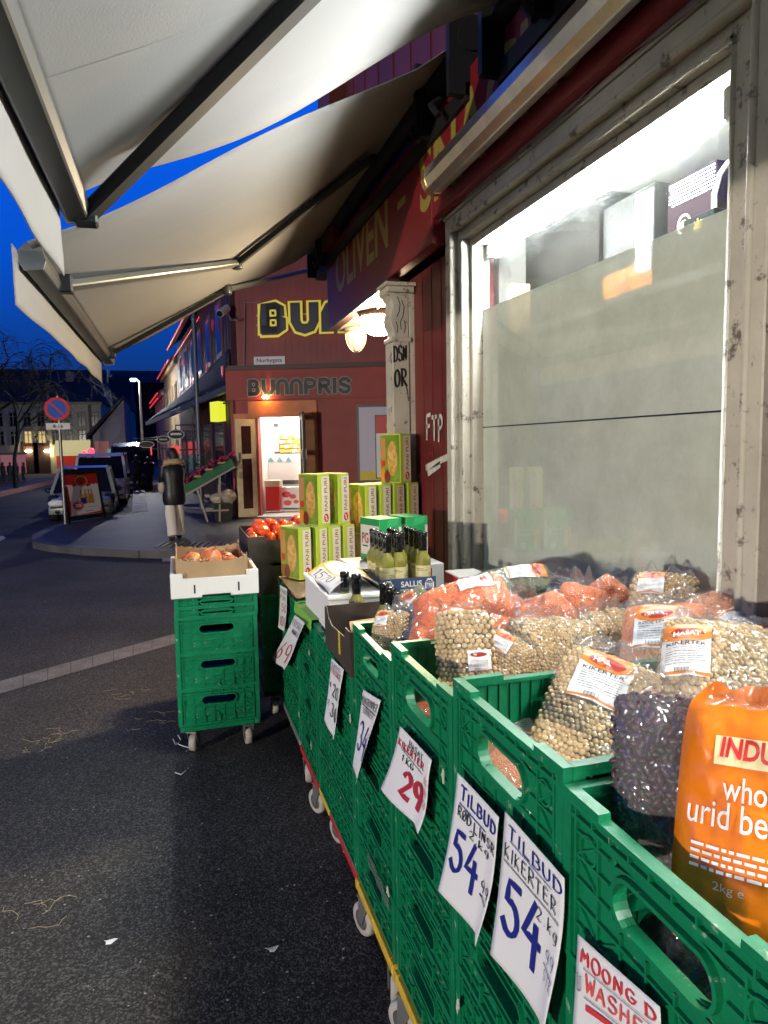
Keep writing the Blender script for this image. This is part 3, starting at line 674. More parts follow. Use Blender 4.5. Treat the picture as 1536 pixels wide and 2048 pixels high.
# long aluminium strip light over the window
ya = at_x(868, 375, 1.13).y
t = thing('strip_light', 'long tarnished aluminium strip light housing mounted over the shop window', 'strip light', (1.14, ya / 2, 2.62))
mb = MB(); prof = [(1.20, 2.755), (1.11, 2.755), (1.085, 2.73), (1.08, 2.69), (1.095, 2.655), (1.125, 2.635), (1.16, 2.64), (1.185, 2.665), (1.20, 2.70)]
mb.prism([(x, ya, z) for x, z in prof], (0, -ya - .5, 0)); mb.build('housing', ALU, t, bevel=.004)
mb = MB(); mb.prism([(1.135 + (x - 1.135) * 1.06, ya + .03, 2.69 + (z - 2.69) * 1.06) for x, z in prof], (0, -.05, 0)); mb.build('end_cap', mat('brass_end', (.55, .36, .14), .3, .8, bump=(40, .4)), t, bevel=.006)
# ================================================================ awnings
FABRIC = mat('awning_fabric', (.245, .24, .235), .85, var=(1.5, .05), bump=(160, .1))
def awning(label, xb, zb, y0, y1, slope, arms, val, seed, bar_y=None):
    xw = 1.20; zw = zb + slope * (xw - xb)
    t = thing('awning', label, 'awning', (xw, (y0 + y1) / 2, zw), group='retractable awnings over the shop front')
    def F(s, v):
        x = xb + (xw - xb) * s; y = y0 + (y1 - y0) * v
        e = min(1, 8 * s, 8 * (1 - s)); z = zb + .03 + slope * (x - xb) - .034 * sin(pi * s) + .010 * e * mnoise.noise((s * 3 + seed, v * 4, 0)) + .012 * e * sin(9 * s + seed) * (1 - 2 * abs(v - .5) < .12)
        z += .016 * e * cos(2.1 * pi * s + seed) * max(0, abs(v - .5) * 2 - .7) / .3
        return Vector((x, y, z))
    mb = MB(); mb.grid(F, 40, 60); o = mb.build('fabric', FABRIC, t); sd = o.modifiers.new('solid', 'SOLIDIFY'); sd.thickness = .003
    for k in range(1, 5):
        mb = MB(); vv = k / 5 + .03 * sin(seed + k); mb.grid(lambda a, b: F(a, vv + (b - .5) * .003) + Vector((0, 0, -.0042)), 40, 1); sub(mb, 'seam', mat('seam_thread', (.26, .255, .25), .9), o)
    b0, b1 = bar_y or (y0, y1)
    mb = MB(); pr = [(xb - .045, zb - .02), (xb - .03, zb - .045), (xb + .03, zb - .04), (xb + .04, zb - .01), (xb + .03, zb + .035), (xb - .02, zb + .045), (xb - .045, zb + .02)]
    mb.prism([(x, b0 - .03, z) for x, z in pr], (0, b1 - b0 + .06, 0)); mb.build('front_bar', DGREY, t, bevel=.004)
    for yy in (b0 - .04, b1 + .03):
        mb = MB(); mb.prism([(xb + (x - xb) * 1.08, yy, zb + (z - zb) * 1.08) for x, z in pr], (0, .012, 0)); mb.build('end_cap', GREYM, t)
    def Vf(s, v):
        y = y0 + (y1 - y0) * s; d = val * (1 + .03 * sin(5 * s + seed) + .012 * sin(17 * s)) * v
        return Vector((xb - .052 + .004 * sin(s * 26 + seed) * v + .006 * mnoise.noise((s * 8, v * 2, seed)) * v, y, zb + .02 - d))
    mb = MB(); mb.grid(Vf, 90, 8); o = mb.build('valance', FABRIC, t); sd = o.modifiers.new('solid', 'SOLIDIFY'); sd.thickness = .003
    mb = MB(); mb.tube([(xw + .0, y0 - .06, zw + .0), (xw, y1 + .06, zw)], .055, 14); mb.build('roller_tube', MBLK, t)
    mb = MB()
    for yy in (y0 - .05, y0 + .35, y1 - .35, y1 + .03):
        mb.box(xw - .09, 1.262, yy, yy + .035, zw - .22, zw + .09)
    mb.box(xw - .02, 1.262, y0 - .05, y1 + .05, zw - .24, zw - .17)
    for yy in (y0 + .36, y1 - .34, y0 + .1): mb.tube([(xw - .08, yy, zw - .24), (xw - .10, yy + .03, zw - .19), (xw - .05, yy + .06, zw - .15)], .016, 8)
    mb.build('wall_bracket', MBLK, t)
    pl = Vector((xb, 0, zb - .035)); nn = Vector((-slope, 0, 1))
    for arm in arms:
        pts = [at_pl(u, v, pl, nn) for u, v in arm['px']]
        if arm.get('ext'): pts[-1] = pts[-1] + (pts[-1] - pts[-2]) * arm['ext']
        for i, (a, b) in enumerate(zip(pts, pts[1:])):
            mb = MB(); mb.bar(a, b, arm['w'][i], arm['w'][i] * .55, up=nn)
            ap = mb.build('arm', arm['m'][i], t, bevel=.006)
            if i < len(pts) - 2: k = MB(); k.lathe([(.03, -.035), (.034, -.03), (.034, .03), (.03, .035)], b, 14); sub(k, 'elbow_joint', DGREY, ap)
            if i == 0: k = MB(); k.box(a.x - .035, a.x + .035, a.y - .03, a.y + .03, a.z - .03, a.z + .045); sub(k, 'bar_fitting', BLACK, ap, bevel=.006)
    return t
AWG = mat('arm_grey', (.20, .21, .19), .4, .5)
awning('large pale awning overhead with one thick black arm', -.26, 2.30, -.6, 2.40, .54,
       [dict(px=[(172, 432), (600, 2)], ext=.6, w=[.07, .07], m=[MBLK, MBLK])], .24, 1.0)
awning('pale awning further along the shop front with two folding arms', -.47, 2.255, 2.79, 5.86, .545,
       [dict(px=[(128, 572), (474, 527), (748, 312)], w=[.06, .06], m=[AWG, MBLK]), dict(px=[(222, 708), (455, 579), (640, 536)], w=[.05, .05], m=[MBLK, AWG])], .21, 3.0, bar_y=(2.92, 5.9))
# ================================================================ green crates
GREEN = mat('crate_green', (.003, .172, .070), .36, var=(5, .14), spec=.5, dirt=(30, .625, .665, (.24, .36, .27)), var2=(70, .12), bump=(90, .08))
CW, CD = .41, .615
def panel(L, h, hole=None, slots=True, rnd=random.Random(3)):
    """upright crate wall in (s, n, z): s along, n outwards; latticed with ribs, a rim and an optional grip hole"""
    mb = MB(); H2 = L / 2
    def bx(s0, s1, n0, n1, z0, z1): mb.box(s0, s1, n0, n1, z0, z1)
    if hole:
        hw, hh, hz, hs = hole; a0, a1, b0, b1 = hs - hw / 2 - .012, hs + hw / 2 + .012, hz - hh / 2 - .010, hz + hh / 2 + .010
        for n0, n1 in ((-.007, -.002),):
            bx(-H2 + .004, a0, n0, n1, .004, h - .004); bx(a1, H2 - .004, n0, n1, .004, h - .004); bx(a0, a1, n0, n1, .004, b0); 
            if h - .006 > b1: bx(a0, a1, n0, n1, b1, h - .004)
        N = 20; r = hh / 2; inn = []; outr = []
        for k in range(N):
            t = 2 * pi * k / N; cx, cz = cos(t), sin(t)
            px = (hw / 2 - r) * (1 if cx > 0 else -1) + r * cx; inn.append((hs + px, hz + r * cz))
            m_ = max(abs(cx) / ((a1 - a0) / 2), abs(cz) / ((b1 - b0) / 2)); outr.append((hs + cx / m_, hz + cz / m_))
        for nn in (-.002, -.007):
            v = [(x, nn, z) for x, z in outr] + [(x, nn, z) for x, z in inn]
            mb.add(v, [(k, (k + 1) % N, N + (k + 1) % N, N + k) for k in range(N)])
        # lip round the hole
        v = []
        for sc_, nn in ((1, -.014), (1, .007), (1.0, .007)):
            for x, z in inn: v.append((x, nn, z))
        lip = []
        for k, (x, z) in enumerate(inn):
            t = 2 * pi * k / N; lip.append((x + .006 * cos(t), z + .006 * sin(t)))
        v2 = [(x, -.014, z) for x, z in inn] + [(x, .007, z) for x, z in inn] + [(x, .007, z) for x, z in lip] + [(x, -.002, z) for x, z in lip]
        fs = []
        for q in range(3): fs += [(q * N + k, q * N + (k + 1) % N, (q + 1) * N + (k + 1) % N, (q + 1) * N + k) for k in range(N)]
        mb.add(v2, fs)
    else: bx(-H2 + .004, H2 - .004, -.007, -.002, .004, h - .004)
    def clear(s0, s1, z0, z1): return not hole or s1 < hole[3] - hole[0] / 2 - .012 or s0 > hole[3] + hole[0] / 2 + .012 or z1 < hole[2] - hole[1] / 2 - .008 or z0 > hole[2] + hole[1] / 2 + .008
    # rim, foot, posts
    bx(-H2, H2, -.013, .0062, h - .007, h); bx(-H2 + .02, H2 - .02, -.004, .0048, h - .024, h - .019)
    bx(-H2, H2, -.010, .0058, 0, .010)
    for e in (-1, 1):
        s0, s1 = sorted((e * H2, e * (H2 - .020))); bx(s0, s1, -.010, .0055, .010, h - .007)
        s0, s1 = sorted((e * (H2 - .026), e * (H2 - .031))); bx(s0, s1, -.003, .0042, .012, h - .02)
    for i in range(10):
        s = -H2 + .03 + (L - .06) * i / 9; bx(s - .0015, s + .0015, -.003, .0052, h - .019, h - .007)
    # stepped raised rim ends, as on stacking crates
    for e in (-1, 1):
        s0, s1 = sorted((e * H2, e * (H2 - .085))); bx(s0, s1, -.0125, .0058, h, h + .010)
    nz = max(2, int(round(h / .042))); zs = [.012 + (h - .036) * (i + .5) / nz for i in range(nz)]
    for z in zs:
        for s0, s1 in ((-H2 + .032, 0), (0, H2 - .032)):
            if clear(s0, s1, z - .003, z + .003): bx(s0, s1, -.003, .0036, z - .0018, z + .0018)
            else:
                e0 = (hole[3] - hole[0] / 2 - .014) if s0 < 0 and hole[3] - hole[0] / 2 - .014 < s1 else None
                if s0 < 0: bx(s0, min(s1, hole[3] - hole[0] / 2 - .014), -.003, .0036, z - .0018, z + .0018)
                else: bx(max(s0, hole[3] + hole[0] / 2 + .014), s1, -.003, .0036, z - .0018, z + .0018)
    nv = int(L / .052)
    for i in range(1, nv):
        s = -H2 + .03 + (L - .06) * i / nv
        for z0, z1 in ((.012, h * .48), (h * .48, h - .026)):
            if clear(s - .002, s + .002, z0, z1): bx(s - .0016, s + .0016, -.003, .0031, z0, z1)
    for i in range(nv):
        s0 = -H2 + .03 + (L - .06) * i / nv; s1 = -H2 + .03 + (L - .06) * (i + 1) / nv
        for k, z in enumerate(zs[:-1]):
            z1 = zs[k + 1]
            if clear(s0, s1, z, z1) and (i + k) % 3 != 2:
                a, b = ((s0, z), (s1, z1)) if (i + k) % 2 else ((s0, z1), (s1, z))
                mb.bar((a[0], .0002, a[1]), (b[0], .0002, b[1]), .0028, .0045, up=(0, 1, 0))
    if slots and h > .1:
        for s in (-.075, 0, .075): bx(s - .004, s + .004, -.003, .0066, .012, .045)
        for e in (-1, 1): 
            rg = [(e * (H2 - .058) + .019 * cos(2 * pi * k / 16), h - .055 + .019 * sin(2 * pi * k / 16)) for k in range(17)]
            if clear(e * (H2 - .058) - .02, e * (H2 - .058) + .02, h - .075, h - .035):
                for a, b in zip(rg, rg[1:]): mb.bar((a[0], .0006, a[1]), (b[0], .0006, b[1]), .003, .0058, up=(0, 1, 0))
    # inner side: two broad bands and fine uprights between
    for z0, z1 in ((h * .18, h * .30), (h * .50, h * .62)) if h > .1 else ():
        for s0, s1 in ((-H2 + .02, 0), (0, H2 - .02)):
            if clear(s0, s1, z0, z1): bx(s0, s1, -.0105, -.006, z0, z1)
    if h > .1:
        for i in range(1, nv * 2):
            s = -H2 + .03 + (L - .06) * i / (nv * 2)
            if clear(s - .002, s + .002, h * .68, h - .02): bx(s - .0014, s + .0014, -.0118, -.006, h * .68, h - .01)
            if i % 3 == 0 and clear(s - .002, s + .002, .02, h * .68): bx(s - .0014, s + .0014, -.0098, -.006, .02, h * .66)
    return mb
_cr = {}
def crate_parts(h, folded=False):
    if (h, folded) in _cr: return _cr[(h, folded)]
    t = thing('crate', 'x', 'crate')
    hz = h - .062 if not folded else h * .5
    def put(mb, M, nm):
        return mb.xform(M).build(nm, GREEN, t, local=True)
    big = h > .2
    eh = (.17, .060 if big else .042, h - (.078 if big else .058), 0) if not folded else (.15, .016, h * .5, 0)
    sh = (.12, .05, h - .075, .17) if big else None
    X, Y, Z = Vector((1, 0, 0)), Vector((0, 1, 0)), Vector((0, 0, 1))
    def frame(s, n, o): M = Matrix.Identity(4); 
    for e in (-1, 1):        # end panels: normal along local x (front faces -x)
        M = Matrix(((0, e, 0, e * (CD / 2 - .0065)), (-e, 0, 0, 0), (0, 0, 1, 0), (0, 0, 0, 1)))
        put(panel(CW - .004, h, eh, not folded), M, 'end_panel')
        M = Matrix(((e, 0, 0, 0), (0, e, 0, e * (CW / 2 - .0065)), (0, 0, 1, 0), (0, 0, 0, 1)))
        put(panel(CD - .034, h, sh if not folded else None, not folded), M, 'side_panel')
    mb = MB(); mb.box(-CD / 2 + .014, CD / 2 - .014, -CW / 2 + .014, CW / 2 - .014, .004, .010)
    for i in range(9): y = -CW / 2 + .04 + i * .041; mb.box(-CD / 2 + .016, CD / 2 - .016, y - .002, y + .002, .0, .0042)
    put(mb, Matrix.Identity(4), 'base')
    t.hide_render = False
    _cr[(h, folded)] = t
    return t
_used = set()
ALLCR = []
def place_crate(x, y, z, h, rz, label, group, folded=False):
    p = crate_parts(h, folded)
    if (h, folded) in _used: p = copy_tree(p)
    _used.add((h, folded))
    p.location = (x, y, z); p.rotation_euler = (0, 0, rz); p['label'] = label; p['group'] = group; ALLCR.append(p)
    return p
ORD = ['bottom', 'second from the ground', 'third from the ground', 'fourth from the ground', 'fifth from the ground']
rnd = random.Random(11)
XF = .50
def column(y0, y1, hs, z0, rz, where, along=False, x=None, top=None, grp='green crates stacked along the shop front'):
    xc = (XF + (CW if along else CD) / 2) if x is None else x; z = z0
    for i, h in enumerate(hs):
        fold = h < .08
        o = 'topmost' if i == len(hs) - 1 else ORD[i]
        lb = 'green slatted crate, %s, %s' % (o, where) if not fold else 'folded flat green crate, %s' % (('upper of two' if i == len(hs) - 1 else 'lower of two') + ', ' + where)
        place_crate(xc + rnd.uniform(-.003, .003), (y0 + y1) / 2 + rnd.uniform(-.002, .002), z, h, rz + rnd.uniform(-.006, .006), lb, grp, fold); z += h + .001
    return z
ZD = .172
T = .163
tops = []
tops.append(column(.421, .831, [T] * 4 + [.235], ZD, 0, 'in the column holding the orange bean packet'))
tops.append(column(.836, 1.246, [T] * 4 + [.255], ZD, 0, 'in the column holding the big chickpea bags'))
tops.append(column(1.251, 1.661, [T] * 4 + [.215], ZD, 0, 'in the column holding the small chickpea bags'))
tops.append(column(1.666, 2.076, [T] * 5, ZD, 0, 'in the column beside the sign reading 34'))
tops.append(column(2.085, 2.70, [T] * 4, ZD, pi / 2, 'in the column under the brown bottle carton', True))
tops.append(column(2.73, 3.14, [T] * 4, ZD, 0, 'in the column under the white foam box'))
tops.append(column(3.17, 3.785, [T] * 4, ZD, pi / 2, 'in the column under the snack boxes', True))
column(3.555 , 3.965, [.183] * 3 + [.05, .05], .152, pi / 2, 'in the stack topped by pomegranates', x=None) if False else None
# the two stacks turned towards the street
def stack(x, y, hs, z0, where):
    z = z0
    for i, h in enumerate(hs):
        fold = h < .08; o = 'topmost full one' if (i == len(hs) - 1 or hs[i + 1] < .08) else ORD[i]
        lb = 'green slatted crate, %s, %s' % (o, where) if not fold else 'folded flat green crate, %s, %s' % ('upper of two' if i == len(hs) - 1 else 'lower of two', where)
        place_crate(x + rnd.uniform(-.004, .004), y, z, h, pi / 2 + rnd.uniform(-.008, .008), lb, 'green crates in the two end stacks', fold); z += h + .001
    return z
XA, YA = .158, 3.56 + CD / 2
zA = stack(XA, YA, [.183, .183, .183, .052, .052], .152, 'in the stack topped by pomegranates')
XB, YB = .625, 3.93 + CD / 2
zB = stack(XB, YB, [.183, .183, .183], .152, 'in the stack topped by tomatoes')
# a straight-on crate-top lid of dark card under the snack boxes is added with the goods

# ================================================================ dollies
WHEEL = mat('worn_wheel', (.38, .36, .32), .55, var=(20, .2)); HUB = mat('wheel_hub', (.10, .10, .10), .5, .2)
def dolly(x, y, L, Wd, rz, m_, label, r=.052, zt=.168):
    t = thing('dolly', label, 'dolly', (x, y, 0), rz, 'wheeled dollies under the crate stacks')
    mb = MB(); zb = zt - .030
    for s in (-1, 1):
        mb.box(-L / 2, L / 2, *sorted((s * Wd / 2, s * (Wd / 2 - .028))), zb, zt); mb.box(*sorted((s * L / 2, s * (L / 2 - .028))), -Wd / 2 + .0285, Wd / 2 - .0285, zb + .001, zt - .001)
    mb.box(-.02, .02, -Wd / 2 + .028, Wd / 2 - .028, zb + .004, zt - .004)
    mb.build('frame', m_, t, local=True, bevel=.004)
    for sx in (-1, 1):
        for sy in (-1, 1):
            cx, cy = sx * (L / 2 - .030), sy * (Wd / 2 - .06); a = rnd.uniform(-.5, .5) + (pi / 2 if rz == 0 else 0)
            R = Matrix.Translation((cx, cy, 0)) @ Matrix.Rotation(a, 4, 'Z')
            b = MB(); b.box(-.03, .03, -.026, .026, zb - .008, zb - .001); b.prism([(-.026, -.024, zb - .008), (.026, -.024, zb - .008), (.032, -.024, r), (.010, -.024, r - .012)], (0, .004, 0)); b.prism([(-.026, .020, zb - .008), (.026, .020, zb - .008), (.032, .020, r), (.010, .020, r - .012)], (0, .004, 0))
            b.xform(R).build('castor_bracket', GREYM, t, local=True)
            w = MB(); w.lathe([(r - .012, -.017), (r - .003, -.016), (r, -.010), (r, .010), (r - .003, .016), (r - .012, .017)], (.022, 0, r), 24, 'y'); w.lathe([(.012, -.0185), (r - .014, -.0165), (r - .014, .0165), (.012, .0185)], (.022, 0, r), 20, 'y', m=1)
            w.xform(R).build('wheel', [WHEEL, HUB], t, local=True)
    return t
YLW = mat('yellow_frame', (.62, .40, .03), .45, var=(12, .2)); RDF = mat('red_frame', (.45, .02, .03), .45, var=(12, .2)); GRF = mat('galvanised_frame', (.34, .34, .33), .45, .6)
DY = [(.626, .405, YLW, 'yellow framed dolly under the column holding the orange bean packet'), (1.041, .405, YLW, 'yellow framed dolly under the column of big chickpea bags'), (1.456, .405, YLW, 'yellow framed dolly under the column of small chickpea bags'),
      (1.871, .405, YLW, 'yellow framed dolly under the column beside the sign reading 34')]
for y, w, m_, lb in DY: dolly(XF + CD / 2 - .004, y, CD + .012, w, 0, m_, lb)
dolly(XF + CW / 2 - .002, 2.2975, .41, CW, pi / 2, RDF, 'red framed dolly under the brown bottle carton column')
dolly(XF + CW / 2 - .002, 2.61, .19, CW, pi / 2, YLW, 'short yellow framed dolly beside the red framed one')
dolly(XF + CD / 2 - .002, 2.935, CD + .01, .40, 0, RDF, 'red framed dolly under the foam box column')
dolly(XF + CW / 2 - .002, 3.4775, .60, CW, pi / 2, GRF, 'galvanised dolly under the snack box column')
dolly(XA, YA, CD - .01, CW - .01, pi / 2, GREEN, 'green dolly with pale wheels under the pomegranate stack', .05, .150)
dolly(XB, YB, CD - .01, CW - .01, pi / 2, DGREY, 'dark dolly under the tomato stack', .05, .150)

# ================================================================ price signs
def sheet(name, label, px, X, lines, curl=.012, seed=0, tape=False):
    """paper taped to the crate fronts: px = corner pixels TL, TR, BR, BL; lines: [(geometry in 0..1, material)]"""
    c = [at_x(u, v, X) for u, v in px]
    org = sum(c, Vector()) / 4; org.z = min(p.z for p in c)
    t = thing(name, label, 'price sign', org, group='hand-written price signs')
    def Fn(s, v, e=0.0):
        p = (c[0].lerp(c[1], s)).lerp(c[3].lerp(c[2], s), v)
        k = curl * (v ** 2.2) * (1 + .6 * sin(3 * s + seed)) + curl * .35 * sin(5 * v + seed) * s * s + curl * 1.1 * max(0, s - .8) * 5 * v
        return p + Vector((-k - e, 0, 0))
    mb = MB(); mb.grid(lambda s, v: Fn(s, v), 16, 24); o = mb.build('paper', PAPER, t); sd = o.modifiers.new('solid', 'SOLIDIFY'); sd.thickness = .0008; sd.offset = 0
    for k, (g, m_, nm) in enumerate(lines):
        q = MB(); q.flat(g, lambda x, y: Fn(min(.995, max(.005, x)), min(.995, max(.005, 1 - y)), .0022 + .0003 * k)); q.build(nm, m_, t)
    return t
def sc(g, sx=1, sy=1, ox=0, oy=0): return ([(x * sx + ox, y * sy + oy) for x, y in g[0]], g[1])
def W_(s, x0, x1, y0, y1, w=.12, seed=1, cw=.62, tilt=0.0):
    """hand-written word stretched into a box of the unit sheet (aspect kept in the stroke by writing in metres first)"""
    asp = (y1 - y0) / max(1e-6, (x1 - x0)) ; g = hand(s, 0, 0, 1, cw, w, seed); b = bounds(g); 
    return [(x0 + (x - b[0]) / (b[1] - b[0]) * (x1 - x0), y0 + (y - b[2]) / (b[3] - b[2]) * (y1 - y0) + tilt * ((x - b[0]) / (b[1] - b[0]))) for x, y in g[0]], g[1]
XS = XF - .013
sheet('price_sign', 'white sign reading 29 in thick red figures for one kilo of chickpeas', [(800, 1452), (868, 1520), (857, 1664), (779, 1574)], XS,
      [(join(W_('HASAT', .36, .78, .86, .96, .13, 2), W_('1 KG', .24, .58, .60, .70, .14, 3), line((.18, .745), (.80, .70), .010)), INKK, 'black_lettering'),
       (join(W_('KIKERTER', .06, .84, .75, .87, .17, 4), W_('29', .36, .88, .16, .56, .24, 5, .55), W_('KG', .88, .98, .62, .72, .12, 6), W_('BRU', .88, .98, .46, .56, .12, 6), W_('50', .88, .98, .30, .40, .12, 6)), INKR, 'red_lettering')], .016, 1)
sheet('price_sign', 'white offer sign for two kilo red lentils with 54 in blue', [(915, 1545), (1003, 1634), (976, 1887), (896, 1776)], XS,
      [(join(W_('TILBUD', .14, .98, .83, .955, .16, 2), line((.14, .80), (.75, .79), .008), W_('54', .08, .68, .22, .62, .17, 3, .6)), INKB, 'blue_lettering'),
       (join(W_('RØD LINSR', .12, .99, .69, .79, .13, 5), W_('2.kg', .42, .85, .60, .685, .13, 6), W_('99', .76, .97, .33, .42, .10, 7), line((.76, .30), (.96, .29), .012)), INKK, 'black_lettering')], .014, 2)
sheet('price_sign', 'large white offer sign for two kilo chickpeas with 54 in blue', [(1010, 1622), (1130, 1757), (1118, 2075), (994, 1905)], XS,
      [(join(W_('TILBUD', .10, .98, .86, .955, .11, 12), line((.14, .855), (.82, .845), .006), W_('54', .08, .72, .22, .66, .17, 13, .6), W_('99', .80, .95, .38, .47, .07, 14), line((.78, .36), (.97, .34), .007), W_('STK', .80, .98, .27, .34, .07, 15)), INKB, 'blue_lettering'),
       (join(W_('KIKERTER', .06, .90, .715, .83, .09, 15), line((.06, .70), (.95, .685), .007), W_('2.kg', .62, .95, .54, .65, .10, 16)), INKK, 'black_lettering')], .012, 3)
sheet('price_sign', 'worn white sign reading MOONG DAL in red at the lower right', [(1156, 1868), (1316, 2015), (1340, 2330), (1140, 2210)], XS,
      [(join(W_('MOONG DAL', .06, 1.25, .86, .96, .14, 22), W_('7', .16, .55, .34, .66, .16, 25)), mat('red_felt_pen', (.62, .04, .05), .5), 'red_lettering'), (W_('WASHED', .14, .98, .71, .83, .12, 23), INKP, 'pink_lettering'),
       (join(W_('TILBUD', .03, .10, .70, .80, .12, 24), line((.12, .85), (.95, .84), .005), line((.14, .69), (.9, .68), .005), W_('99', .5, .66, .5, .56, .1, 3)), INKK, 'black_lettering')], .010, 4)
sheet('price_sign', 'narrow white sign reading 34 in blue for beans', [(726, 1379), (758, 1401), (734, 1566), (709, 1530)], XS,
      [(join(W_('MUNGBONNER', .03, .97, .85, .95, .13, 31), line((.1, .84), (.97, .82), .012), W_('BØNNER', .2, .85, .74, .83, .10, 32)), INKK, 'black_lettering'),
       (join(W_('34', .14, .86, .24, .66, .12, 33), W_('99', .82, .97, .52, .60, .10, 34)), INKB, 'blue_lettering')], .014, 5)
sheet('price_sign', 'long narrow sign with prices 20 and 30 below the brown bottle carton', [(663, 1316), (687, 1339), (678, 1478), (653, 1437)], XS,
      [(W_('FRISKE', .08, .92, .80, .90, .14, 41), INKR, 'red_lettering'), (join(W_('SAUS', .1, .8, .91, .97, .1, 42), W_('20', .38, .88, .50, .70, .14, 43), W_('1', .1, .2, .58, .66, .1, 44), W_('30', .42, .95, .20, .42, .14, 45), W_('2', .1, .25, .30, .38, .12, 46)), INKK, 'black_lettering')], .010, 6)
sheet('price_sign', 'tilted white sign reading 69 in red hanging from the foam box column', [(590, 1230), (611, 1246), (576, 1339), (549, 1318)], XS - .01,
      [(W_('69', .12, .85, .10, .52, .10, 51), INKR, 'red_lettering'), (join(W_('FRISKE', .1, .95, .83, .95, .10, 52), W_('MANGO', .35, .95, .70, .80, .12, 53)), INKK, 'black_lettering')], .012, 7)
sheet('price_sign', 'slim white sign reading 50 in red under the snack boxes', [(560, 1170), (575, 1178), (573, 1266), (561, 1254)], XS,
      [(join(W_('50', .3, .9, .42, .62, .12, 61), W_('100', .25, .95, .08, .34, .12, 62)), INKR, 'red_lettering'), (join(W_('PANI', .1, .9, .85, .95, .1, 63), W_('PURI', .1, .9, .70, .80, .1, 64)), INKK, 'black_lettering')], .008, 8)
# torn remains of old stickers on the crate fronts: pattern-like wear, kept as small paper things
for k, (u, v, lb) in enumerate([(618, 1305, 'torn sticker remnant on a crate front right of the tilted sign'), (700, 1437, 'torn sticker remnant right of the sign with 20 and 30'), (622, 1490, 'torn sticker remnant low on the red dolly column'), (775, 1782, 'torn sticker remnant low below the red 29 sign'), (915, 2010, 'torn sticker remnant at the bottom edge under the lentil offer'), (782, 1572, 'torn sticker remnant at the left corner of the red 29 sign'), (886, 1553, 'torn sticker remnant between the red 29 sign and the lentil offer'), (598, 1428, 'torn sticker remnant on the foam box column near its foot')]):
    p = at_x(u, v, XF - .0085); rr = random.Random(k); q = MB(); n_ = 9
    pts = [p + Vector((0, cos(2 * pi * i / n_) * rr.uniform(.004, .013) * (1 + .5 * (k % 2)), sin(2 * pi * i / n_) * rr.uniform(.006, .024))) for i in range(n_)]
    q.prism(pts, (.0006, 0, 0)); tag(q.build('sticker_remnant', mat('old_sticker', (.55, .52, .42), .7, var=(60, .3))), lb, 'sticker', 'torn sticker remnants on the crate fronts')
# clear tape strip on the crates under the 34 sign
mb = MB(); a, b = at_x(735, 1708, XF - .008), at_x(778, 1810, XF - .008)
mb.grid(lambda s, v: a.lerp(b, s) + Vector((-.004 * sin(9 * s) ** 2, 0, (v - .5) * .035)), 14, 2)
tag(mb.build('tape_strip', film('tape', (.9, .9, .85), .12, .2, 30)), 'shiny clear tape strip peeling off the lower crates', 'tape')
# ================================================================ bags of pulses
FILM = film('clear_bag_film', haze=.07, gloss=.09, bump=12, rough=.05, bstr=.8)
CHICK = island('chickpea', (.60, .40, .18), (.75, .55, .29), .55, .3)
KIDNEY = island('kidney_bean', (.035, .010, .022), (.075, .018, .035), .35, .5)
LENT = grains('red_lentils', (.80, .11, .006), (.90, .22, .028), 190, .9)
LENTP = grains('pale_red_lentils', (.74, .20, .07), (.82, .32, .14), 300, .6)
MUNG = grains('green_mung', (.07, .09, .02), (.16, .17, .05), 220, .7)
BLKB = grains('black_beans', (.012, .010, .016), (.04, .03, .045), 130, .8, .4)
LORNG = mat('label_orange', (.62, .20, .03), .4); LRED = mat('label_red', (.36, .03, .02), .4); LGREY = mat('label_small_print', (.30, .30, .32), .6); LWHITE = mat('label_white', (.80, .80, .80), .35); LYEL = mat('label_yellow', (.70, .62, .20), .45)

